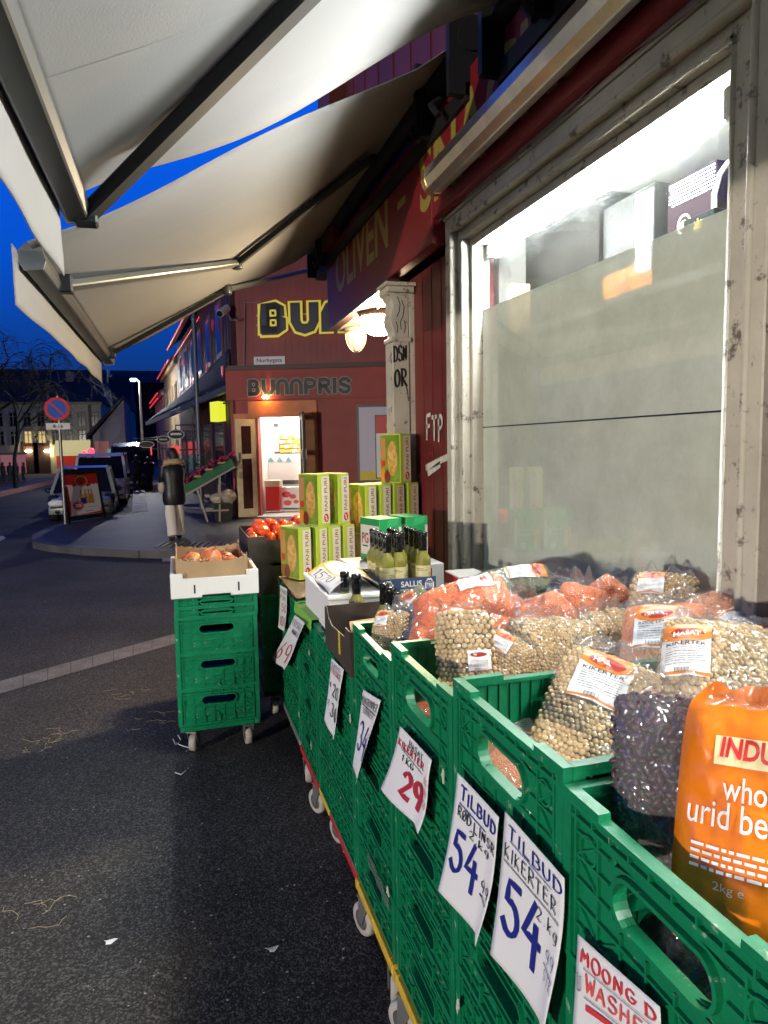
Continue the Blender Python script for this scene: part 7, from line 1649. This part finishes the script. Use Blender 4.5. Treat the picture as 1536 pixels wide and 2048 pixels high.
# ================================================================ people
def skin(name, pts, edges, rad, m_, parent, root=0, lv=2):
    me = bpy.data.meshes.new(name); me.from_pydata(pts, edges, []); o = bpy.data.objects.new(name, me); COL.objects.link(o); o.parent = parent; me.materials.append(m_)
    md = o.modifiers.new('skin', 'SKIN'); md.use_smooth_shade = True
    for i, r in enumerate(rad): me.skin_vertices[0].data[i].radius = r if isinstance(r, tuple) else (r, r)
    me.skin_vertices[0].data[root].use_root = True
    s_ = o.modifiers.new('sub', 'SUBSURF'); s_.levels = lv; s_.render_levels = lv
    return o
SKIN = mat('skin', (.45, .26, .18), .5)
def person(label, pos, h, rz, coat, legs, hair_m, coat_len=.48, hood=None, stride=.10, arm_up=False, white=None, flare=1.0, bag_m=None, simple=False):
    """standing figure facing local -y, height h; body one skin mesh, clothes as children"""
    t = thing('person', label, 'person', pos, rz); H_ = h
    P_ = lambda x, y, z: (x * H_, y * H_, z * H_)
    ys = stride
    pts = [P_(0, 0, .52), P_(0, 0, .62), P_(0, .005, .74), P_(0, .0, .82), P_(0, -.005, .86), P_(0, -.018, .91), P_(0, -.012, .965),
           P_(-.055, 0, .50), P_(-.06, -ys * .4, .28), P_(-.06, -ys * .1, .04), P_(-.062, -ys * .1 - .09, .018), P_(.055, 0, .50), P_(.06, ys * .3, .28), P_(.06, ys, .05), P_(.064, ys - .08, .018)]
    eds = [(0, 1), (1, 2), (2, 3), (3, 4), (4, 5), (5, 6), (0, 7), (7, 8), (8, 9), (9, 10), (0, 11), (11, 12), (12, 13), (13, 14)]
    rad = [(.075, .055), (.068, .05), (.08, .052), (.05, .04), .03, (.047, .055), (.036, .045), .05, .036, .024, .022, .05, .036, .024, .022]
    rad = [tuple(q * H_ for q in (r if isinstance(r, tuple) else (r, r))) for r in rad]
    hands = []
    for s in (-1, 1):
        b = len(pts)
        if arm_up: ap = [P_(s * .105, .0, .80), P_(s * .125, -.02, .64), P_(s * .085, -.13, .66), P_(s * .06, -.17, .69)]
        else: ap = [P_(s * .105, 0, .80), P_(s * .125, .015, .64), P_(s * .125, -.03, .50), P_(s * .122, -.045, .455)]
        pts += ap; eds += [(3, b), (b, b + 1), (b + 1, b + 2), (b + 2, b + 3)]; rad += [(.036 * H_,) * 2, (.028 * H_,) * 2, (.02 * H_,) * 2, (.020 * H_, .013 * H_)]
        d = (Vector(ap[3]) - Vector(ap[2])).normalized(); sd = d.cross(Vector((0, 1, 0))).normalized() if abs(d.y) < .9 else Vector((1, 0, 0))
        if not simple:
            for q in range(4):
                i0 = len(pts); r0 = Vector(ap[3]) + sd * (q - 1.5) * .010 * H_; L = (.042, .050, .047, .036)[q] * H_
                pts += [tuple(r0 + d * .012 * H_), tuple(r0 + d * L * .6 + Vector((0, -.004 * H_, 0))), tuple(r0 + d * L + Vector((0, -.012 * H_, 0)))]; eds += [(b + 3, i0), (i0, i0 + 1), (i0 + 1, i0 + 2)]; rad += [(.0055 * H_,) * 2, (.005 * H_,) * 2, (.0042 * H_,) * 2]
            i0 = len(pts); r0 = Vector(ap[3]) - d * .012 * H_ + sd * .018 * H_ * -s; pts += [tuple(r0), tuple(r0 + d * .022 * H_ + sd * .012 * H_ * -s)]; eds += [(b + 3, i0), (i0, i0 + 1)]; rad += [(.0065 * H_,) * 2, (.005 * H_,) * 2]
        hands.append(ap)
    skin('body', pts, eds, rad, SKIN, t)
    # face details sunk into the head front
    if not simple:
        mb = MB(); hz = .925
        mb.bar(P_(0, -.071, hz - .005), P_(0, -.082, hz - .018), .012 * H_, .012 * H_); mb.build('nose', SKIN, t, local=True)
        mb = MB()
        for s in (-1, 1): mb.sphere(P_(s * .018, -.066, hz), .006 * H_, 8, 6)
        mb.build('eyes', mat('eye', (.02, .02, .02), .2), t, local=True)
        mb = MB(); mb.box(-.014 * H_, .014 * H_, -.072 * H_, -.064 * H_, (hz - .036) * H_, (hz - .031) * H_); mb.build('mouth', mat('lips', (.35, .10, .09), .5), t, local=True)
    # hair
    mb = MB(); mb.sphere(P_(0, .006, .945), .062 * H_, 16, 11, (.92, 1.05, 1.0)); 
    mb.tube([P_(0, .03, .94), P_(0, .045, .89), P_(.005, .045, .84)], [.055 * H_, .05 * H_, .036 * H_], 12)
    mb.v = [v if v.y > -.028 * H_ or v.z > .965 * H_ else Vector((v.x, -.028 * H_, v.z)) for v in mb.v]
    for i, v in enumerate(mb.v): mb.v[i] = v * (1 + .012 * mnoise.noise(v * 30))
    mb.build('hair', hair_m, t, local=True)
    # jacket: lofted torso + sleeves
    zb = 1 - coat_len - .14
    rings = [(zb - .02, .112, .092), (zb + .03, .124, .102), (.50, .126, .102), (.57, .120, .098), (.64, .118, .092), (.72, .126, .092), (.78, .128, .082), (.825, .098, .062), (.852, .050, .045)]
    mb = MB(); v = []; n_ = 20
    for i, (z, a, b) in enumerate(rings):
        for k in range(n_): an = 2 * pi * k / n_; q = 1 + .03 * sin(z * 90) + .02 * mnoise.noise((cos(an) * 3, sin(an) * 3, z * 30)); v.append(P_(a * cos(an) * q, b * sin(an) * q + .004, z))
    mb.add(v, [(i * n_ + k, i * n_ + (k + 1) % n_, (i + 1) * n_ + (k + 1) % n_, (i + 1) * n_ + k) for i in range(len(rings) - 1) for k in range(n_)], 0, True)
    for ap in hands: mb.tube([Vector(ap[0]) + Vector((0, 0, .012 * H_)), Vector(ap[0]).lerp(Vector(ap[1]), .5), ap[1], Vector(ap[1]).lerp(Vector(ap[2]), .5), Vector(ap[2]).lerp(Vector(ap[3]), .2)], [.046 * H_, .044 * H_, .040 * H_, .036 * H_, .030 * H_], 12)
    mb.build('jacket', coat, t, local=True)
    # trousers
    mb = MB()
    for (hip, kn, an, tw) in (((-.05, 0, .51), (-.058, -ys * .4, .28), (-.06, -ys * .1, .035), 1), ((.05, 0, .51), (.058, ys * .3, .28), (.06, ys * .95, .045), 1)):
        mb.tube([P_(*hip), Vector(P_(*hip)).lerp(Vector(P_(*kn)), .5), P_(*kn), Vector(P_(*kn)).lerp(Vector(P_(*an)), .6), P_(*an)], [.060 * H_, .054 * H_, .046 * H_ * flare, .043 * H_ * flare, .046 * H_ * flare], 14)
    mb.sphere(P_(0, 0, .52), .085 * H_, 14, 8, (1.05, .75, .6)); mb.build('trousers', legs, t, local=True)
    for (x, y) in ((-.061, -ys * .1 - .03), (.062, ys - .025)):
        mb = MB(); mb.sphere(P_(x, y - .012, .016), .030 * H_, 12, 7, (.85, 1.9, .62)); mb.build('shoe', RUB, t, local=True)
    if hood:
        mb = MB(); r2 = random.Random(2)
        ringpts = [Vector(P_(.088 * cos(a), .030 + .062 * sin(a), .846 + .012 * sin(a))) for a in [2 * pi * k / 26 for k in range(27)]]
        mb.tube(ringpts, .030 * H_, 10)
        for q in range(420):
            c_ = ringpts[r2.randrange(26)]; d = Vector((r2.gauss(0, 1), r2.gauss(0, 1), r2.gauss(0, 1))).normalized(); mb.bar(c_ + d * .026 * H_, c_ + d * (.026 + r2.uniform(.006, .016)) * H_, .004 * H_)
        mb.build('fur_collar', hood, t, local=True)
    if white:
        mb = MB(); mb.tube([P_(-.085, -.055, .80), P_(-.105, -.06, .72), P_(-.10, -.05, .60)], .012 * H_, 8); mb.build('bag_strap', white, t, local=True)
        mb = MB(); mb.box(-.150 * H_, -.085 * H_, -.05 * H_, -.02 * H_, .735 * H_, .765 * H_); mb.build('white_patch', white, t, local=True)
    if bag_m:
        mb = MB(); mb.sphere(P_(.13, -.02, .58), .055 * H_, 14, 9, (.7, .9, 1.35)); mb.build('shoulder_bag', bag_m, t, local=True)
    return t
BLKCOAT = mat('black_puffer', (.010, .011, .014), .42, bump=(22, .4)); WTR = mat('cream_trousers', (.74, .70, .62), .8, bump=(40, .2)); DHAIR = mat('dark_hair', (.022, .012, .008), .5, bump=(60, .5)); DCL = mat('dark_clothes', (.014, .014, .017), .7); FUR = mat('cream_fur', (.50, .38, .20), .9)
pf = at_z(352, 1076, .105); hp = at_y(350, 897, pf.y).z - .1
person('person in black puffer jacket with cream fur collar and pale trousers seen from behind', (pf.x, pf.y, .1), hp, radians(205), BLKCOAT, WTR, DHAIR, .46, FUR, .07, True, WHITE, 1.35, mat('pale_bag', (.45, .40, .34), .6))
for (u, vf, vh, rz, lb, w_) in ((275, 983, 910, 178, 'person in dark clothes walking away on the pavement, left one of the pair', 1.0), (299, 981, 914, 184, 'person in dark clothes walking away on the pavement, right one of the pair', 1.1)):
    p = at_z(u, vf, .1); hh_ = at_y(u, vh, p.y).z - .1; person(lb, (p.x, p.y, .1), hh_, radians(rz), DCL, DCL, DHAIR, .40, None, .12)
for k, (u, lb) in enumerate(((8, 'person in dark clothes standing leftmost in the group across the street'), (22, 'person in dark clothes standing second in the group across the street'), (34, 'person in dark clothes standing third in the group across the street'), (48, 'person in dark clothes standing rightmost in the group across the street'))):
    p = at_z(u, 966 - k, .1); person(lb, (p.x, p.y, .11), at_y(u, 925, p.y).z - .1, radians(140 + 50 * k), DCL, DCL, DHAIR, .40, None, .05, simple=True)

# ================================================================ the street beyond
def facade(name, label, p0, p1, h, wall, rows, roof_h, roof_m, depth, litw=(), trim=None, group='houses down the street', winw=.45, winh=.62, dark=None, litcol=(1.0, .72, .28), lits=.75):
    """a house seen from its front: p0-p1 ground line (front faces the viewer's side), windows as parts"""
    p0 = Vector(p0); p1 = Vector(p1); d = (p1 - p0); L = d.length; d.normalize(); nn = Vector((d.y, -d.x, 0))
    if nn.dot(Vector((0, 0, 0)) - p0) < 0: nn = -nn
    t = thing(name, label, 'building', (p0 + p1) / 2, group=group); Q = lambda s, o, z: p0 + d * s + nn * o + Vector((0, 0, z))
    def qb(mb, s0, s1, o0, o1, z0, z1): mb.prism([Q(s0, o0, z0), Q(s1, o0, z0), Q(s1, o1, z0), Q(s0, o1, z0)], (0, 0, z1 - z0))
    mb = MB(); qb(mb, 0, L, -depth, 0, 0, h); mb.build('wall', wall, t)
    mb = MB(); mb.prism([Q(-.15, .25, h - .02), Q(-.15, -depth / 2, h + roof_h), Q(-.15, -depth - .25, h - .02)], d * (L + .3)); mb.build('roof', roof_m, t)
    mb = MB(); qb(mb, -.1, L + .1, .0, .14, h - .22, h - .03); mb.build('cornice', trim or wall, t)
    idx = 0
    for (z, n) in rows:
        for k in range(n):
            s = L * (k + .5) / n; mb = MB(); fm = 0
            qb(mb, s - winw, s + winw, 0, .05, z - .06, z); qb(mb, s - winw, s - winw + .07, 0, .04, z + .001, z + winh * 2); qb(mb, s + winw - .07, s + winw, 0, .04, z + .001, z + winh * 2); qb(mb, s - winw + .07, s + winw - .07, 0, .041, z + winh * 2 - .08, z + winh * 2); qb(mb, s - .03, s + .03, 0, .035, z + .001, z + winh * 2 - .08); qb(mb, s - winw + .07, s + winw - .07, 0, .03, z + winh * 1.3, z + winh * 1.3 + .05)
            w = mb.build('window', trim or wall, t); q = MB(); q.prism([Q(s - winw + .05, .012, z + .01), Q(s + winw - .05, .012, z + .01), Q(s + winw - .05, .016, z + .01), Q(s - winw + .05, .016, z + .01)], (0, 0, winh * 2 - .06))
            sub(q, 'pane', glow('lit_window_%d' % int(lits * 10), litcol, lits) if idx in litw else (dark or mat('far_pane', (.015, .018, .025), .15, spec=.7)), w); idx += 1
    return t
TILE = mat('far_roof', (.018, .022, .034), .7, var=(2, .3)); CREAMW = mat('cream_render', (.68, .66, .44), .8, var=(1, .1)); 
YB_ = 52.0
zE = at_y(150, 803, YB_).z; x0, x1 = at_y(-40, 900, YB_).x, at_y(206, 900, YB_).x
cb = facade('cream_building', 'long cream two storey building with lit shop awning at the street end', (x0, YB_, 0), (x1, YB_, 0), zE, CREAMW, [(at_y(150, 850, YB_).z - .05, 9), (at_y(150, 885, YB_).z - .1, 9)], 2.6, TILE, 9, (12, 13), mat('cream_trim', (.46, .43, .32), .7), winw=.27, winh=.48)
# ground floor of the cream building: pale awning with a red shop front, doors and lamps
z0_, z1_ = at_y(145, 901, YB_).z, at_y(145, 888, YB_).z; xa_, xb_ = at_y(112, 895, YB_).x, at_y(182, 895, YB_).x
mb = MB(); mb.prism([(xa_, YB_ - 1.0, z0_), (xa_, YB_ - .05, z1_ + .25), (xa_, YB_ - .05, z1_ + .15), (xa_, YB_ - 1.0, z0_ - .35)], (xb_ - xa_, 0, 0)); mb.build('lit_awning', mat('lit_awning_cloth', (.6, .55, .3), .8, emit=(1.0, .86, .42), estr=.5), cb)
mb = MB(); mb.box(xa_, xb_, YB_ - .08, YB_ - .001, .3, z0_ - .1); mb.build('red_shop_front', mat('red_front', (.42, .02, .02), .5, emit=(1, .08, .04), estr=.18), cb)
for u in (62, 85, 195): x = at_y(u, 930, YB_).x; mb = MB(); mb.box(x - .5, x + .5, YB_ - .05, YB_ - .001, .05, 2.1); mb.build('door', mat('brown_door', (.08, .04, .03), .6), cb)
for u in (57, 95): p = at_y(u, 902, YB_ - .2); mb = MB(); mb.sphere(p, .16, 10, 7, (1.3, .8, .5)); mb.build('wall_lamp', glow('far_lamp', (1.0, .82, .5), 45.0), cb)
x = at_y(205, 820, YB_).x; mb = MB(); mb.box(x - .9, x - .72, YB_ - .12, YB_ - .0, .1, zE); mb.build('downpipe', BLACK, cb)
for u, v in ((190, 793), (40, 787)): p = at_y(u, v, YB_ + 1.6); mb = MB(); mb.prism([p, p + Vector((.7, 0, 0)), p + Vector((.7, .3, .25)), p + Vector((0, .3, .25))], (0, -.02, .12)); mb.build('skylight', mat('skylight_glass', (.2, .26, .4), .1, emit=(.4, .5, .8), estr=.15), cb)
p = at_y(141, 762, YB_ + 3); mb = MB(); mb.box(p.x - .25, p.x + .25, YB_ + 2.6, YB_ + 3.2, zE + .8, p.z + .6); mb.build('chimney', mat('pale_chimney', (.25, .25, .27), .8), cb)
# neighbours behind
Yk = 66.0
facade('cream_building', 'cream house with dark roof and two skylights behind the white gable', (at_y(207, 900, Yk).x, Yk, 0), (at_y(262, 900, Yk).x, Yk, 0), at_y(230, 815, Yk).z, CREAMW, [(3.4, 3)], 3.2, TILE, 10)
facade('dark_building', 'tall dark building with flat chimneys on the skyline', (at_y(225, 900, 95).x, 95, 0), (at_y(345, 900, 95).x, 95, 0), at_y(260, 765, 95).z, mat('dark_brick', (.05, .025, .03), .8), [(6, 5)], 2.0, TILE, 10)
# white gabled house
Yg = 43.0; g0, g1 = at_y(187, 900, Yg).x, at_y(252, 900, Yg).x
t = thing('gabled_house', 'low white gabled house with dark roof at the end of the pavement', 'building', ((g0 + g1) / 2, Yg, 0)); ge, gm, gt = at_y(190, 872, Yg).z, at_y(225, 868, Yg).z, at_y(247, 800, Yg).z
mb = MB(); mb.prism([(g0, Yg, 0), (g1, Yg, 0), (g1, Yg, gt), (g0, Yg, ge)], (0, 6, 0)); mb.build('wall', mat('white_render', (.34, .33, .36), .8), t)
mb = MB(); mb.prism([(g0 - .3, Yg - .3, ge - .15), (g1, Yg - .3, gt + .02), (g1, Yg - .3, gt + .25), (g0 - .3, Yg - .3, ge + .1)], (0, 6.5, 0)); mb.build('roof', TILE, t)
for u in (195, 205, 214): x = at_y(u, 905, Yg).x; mb = MB(); mb.box(x - .12, x + .12, Yg - .03, Yg - .001, .6, ge - .3); mb.build('pink_panel', mat('pink_panel', (.55, .25, .22), .7, emit=(1, .35, .35), estr=.10), t)
mb = MB(); x = at_y(236, 940, Yg).x; mb.box(x - .5, x + .3, Yg - .04, Yg - .001, .3, 1.6); mb.build('lit_window', glow('teal_window', (.35, .75, .70), .30), t)
# row of houses beyond the corner grocery, on the same line
def srow(d0, d1, h, wm, lb, lit, roof_h=1.8):
    a, b = S_(d0, 0, 0), S_(d1, 0, 0); return facade('row_house', lb, a, b, h, wm, [(1.0, 3), (3.1, 4)], roof_h, TILE, 5, lit, None, 'houses along the right pavement', .34, .5)
r1 = srow(12.7, 20.5, 4.9, mat('ochre_render', (.26, .18, .10), .8), 'ochre house with a red light strip, next beyond the corner grocery', (1,)); mb = MB(); mb.tube([S_(12.8, .3, 4.82), S_(20.4, .3, 4.82)], .03, 6); mb.build('red_light_strip', REDLED, r1)
r2_ = srow(20.7, 29, 4.3, mat('pink_render', (.30, .16, .17), .8), 'dull pink house second beyond the corner grocery', (0, 2)); mb = MB(); mb.tube([S_(20.9, .3, 4.2), S_(28.9, .3, 4.2)], .04, 6); mb.tube([S_(20.9, .3, 3.95), S_(28.9, .3, 3.95)], .04, 6); mb.build('red_light_strip', REDLED, r2_)
# red lit shop front down there
p = at_y(280, 898, 33); t = thing('lit_sign', 'red glowing shop sign low on the pink house', 'sign', p); mb = MB(); mb.box(p.x - .35, p.x + .5, 32.9, 33.0, p.z - .28, p.z + .28); mb.build('light_box', glow('red_sign', (1, .06, .07), .9), t); mb = MB(); mb.box(p.x + .5, p.x + 1.3, 32.93, 32.97, p.z - .03, p.z + .03); mb.build('bracket', BLACK, t)
p = at_y(349, 900, 20); t = thing('lit_sign', 'small red glowing sign above the pavement beside the walking person', 'sign', p); mb = MB(); mb.box(p.x - .10, p.x + .13, 19.95, 20.0, p.z - .11, p.z + .11); mb.build('light_box', glow('red_sign', (1, .06, .07), .9), t); mb = MB(); mb.box(p.x + .13, p.x + .6, 19.96, 19.99, p.z - .02, p.z + .02); mb.build('bracket', BLACK, t)
# oval hanging signs
for k, (u, v, rx_, ry_, Y_, lb) in enumerate(((352, 869, 15, 9, 20.5, 'largest black oval hanging sign with white script and rim'), (327, 879, 12, 7, 23, 'black oval hanging sign left of and below the largest'), (293, 889, 14, 6, 27, 'wide black oval hanging sign near the slim street lamp'), (268, 889, 9, 5, 30, 'small black oval hanging sign with a white rim, leftmost of the row'), (284, 894, 9, 6, 28.5, 'small dark oval hanging sign overlapping the wide one'))):
    p = at_y(u, v, Y_); a = rx_ / 1400 * Y_ * 1.04; b = ry_ / 1400 * Y_ * 1.04; t = thing('hanging_sign', lb, 'sign', p, group='oval hanging signs')
    mb = MB(); mb.prism([p + Vector((a * cos(2 * pi * q / 28), 0, b * sin(2 * pi * q / 28))) for q in range(28)], (0, .05, 0)); mb.build('board', BLACK, t)
    mb = MB(); mb.flat(strokes([[(a * .95 * cos(2 * pi * q / 28), b * .93 * sin(2 * pi * q / 28)) for q in range(29)]], b * .12, 1), lambda x, y: p + Vector((x, -.006, y))); 
    if k in (0, 3): mb.flat(strokes([[(-a * .62 + a * 1.24 * q / 24, b * .10 + b * .26 * (1 if q % 2 else -1) * (.6 + .4 * ((q * 7) % 3) / 2)) for q in range(25)]], b * .13, 1), lambda x, y: p + Vector((x, -.006, y)))
    elif k == 1: mb.flat(strokes([[(-a * .55 + a * 1.1 * q / 16, b * .22 * sin(q * 1.9)) for q in range(17)]], b * .10, 1), lambda x, y: p + Vector((x, -.006, y)))
    mb.build('white_script', mat('sign_white', (.6, .6, .58), .5, emit=(1, 1, .95), estr=.12), t)
    mb = MB(); mb.tube([p + Vector((0, .02, b)), p + Vector((0, .02, b + .12)), p + Vector((.9, .02, b + .14))], .018, 6); mb.build('bracket', BLACK, t)
# information pillar
p0_ = at_z(248, 962, .1); zt_ = at_y(248, 884, p0_.y).z; wv = 9 / 1400 * p0_.y
t = thing('information_pillar', 'black information pillar with a dim screen on the pavement', 'pillar', p0_); mb = MB(); mb.box(p0_.x - wv, p0_.x + wv, p0_.y, p0_.y + .2, .1, zt_); mb.build('body', BLACK, t); mb = MB(); mb.box(p0_.x - wv * .72, p0_.x + wv * .72, p0_.y - .012, p0_.y - .001, .1 + (zt_ - .1) * .28, .1 + (zt_ - .1) * .66); mb.build('screen', mat('dim_screen', (.14, .13, .16), .4), t); mb = MB(); mb.box(p0_.x - wv * .72, p0_.x + wv * .72, p0_.y - .012, p0_.y - .001, .1 + (zt_ - .1) * .85, .1 + (zt_ - .1) * .93); mb.build('header_strip', mat('blue_header', (.12, .20, .38), .4, emit=(.4, .6, 1), estr=.2), t)
# left side: dark building and bare trees
facade('dark_building', 'dark corner building behind the bare tree at the left', (at_y(-260, 900, 34).x, 34, 0), (at_y(-4, 900, 40).x, 40, 0), 6.2, mat('dark_render', (.045, .045, .05), .8), [(1.4, 5), (3.8, 5)], 2.2, TILE, 6, (3, 4), None, 'houses down the street', .4, .55, lits=.8)
mb = MB(); p = at_y(30, 930, 38.5); tt = thing('lit_sign', 'pink glowing shop window across the street at the left', 'shop window', p); mb.box(p.x - .6, p.x + .5, 38.4, 38.5, p.z - .4, p.z + .5); mb.build('light_box', glow('pink_window', (1, .35, .45), .2), tt); q = MB(); q.box(p.x - .66, p.x + .56, 38.41, 38.52, p.z + .505, p.z + .62); q.build('frame', BLACK, tt)
BARK = mat('dark_bark', (.007, .007, .007), .9, bump=(20, .5))
def bare_tree(x, y, h, seed, label, lean=0.0, spread=1.0):
    t = thing('bare_tree', label, 'tree', (x, y, 0), group='bare trees at the left'); rr = random.Random(seed); trunk = MB(); crown = MB()
    def grow(p, d, L, r, lv):
        pts = [p]; n = 4
        for i in range(n):
            d = (d + Vector((rr.gauss(0, .13), rr.gauss(0, .13), rr.gauss(0, .10) + (.05 if lv < 3 else -.22)))).normalized(); p = p + d * L / n; pts.append(p)
        (trunk if lv == 0 else crown).tube(pts, [r * (1 - .45 * i / n) for i in range(n + 1)], 6 if lv < 2 else 4 if lv < 4 else 3, caps=False)
        if lv >= 6: return
        for k in range(rr.choice((3, 3, 4)) if lv < 4 else 2):
            q = pts[rr.choice((2, 3, 4)) if lv else rr.choice((3, 4))]; a = rr.uniform(0, 6.3); nd_ = (d * rr.uniform(.5, 1.0) + Vector((cos(a), sin(a), rr.uniform(-.2, .5))) * rr.uniform(.55, .95) * spread).normalized(); grow(q, nd_, L * rr.uniform(.60, .78), r * (.56 if lv < 3 else .68), lv + 1)
    grow(Vector((x, y, 0)), Vector((lean, 0, 1)), h * .36, h * .013, 0)
    trunk.build('trunk', BARK, t); crown.build('crown', BARK, t); return t
pt_ = at_z(38, 955, 0); bare_tree(at_y(30, 950, 30).x, 30, 7.4, 4, 'bare winter tree with fine hanging twigs at the left edge', -.03)
bare_tree(at_y(-30, 950, 27).x, 27, 7.6, 9, 'bare winter tree half out of the frame at the left', .02)
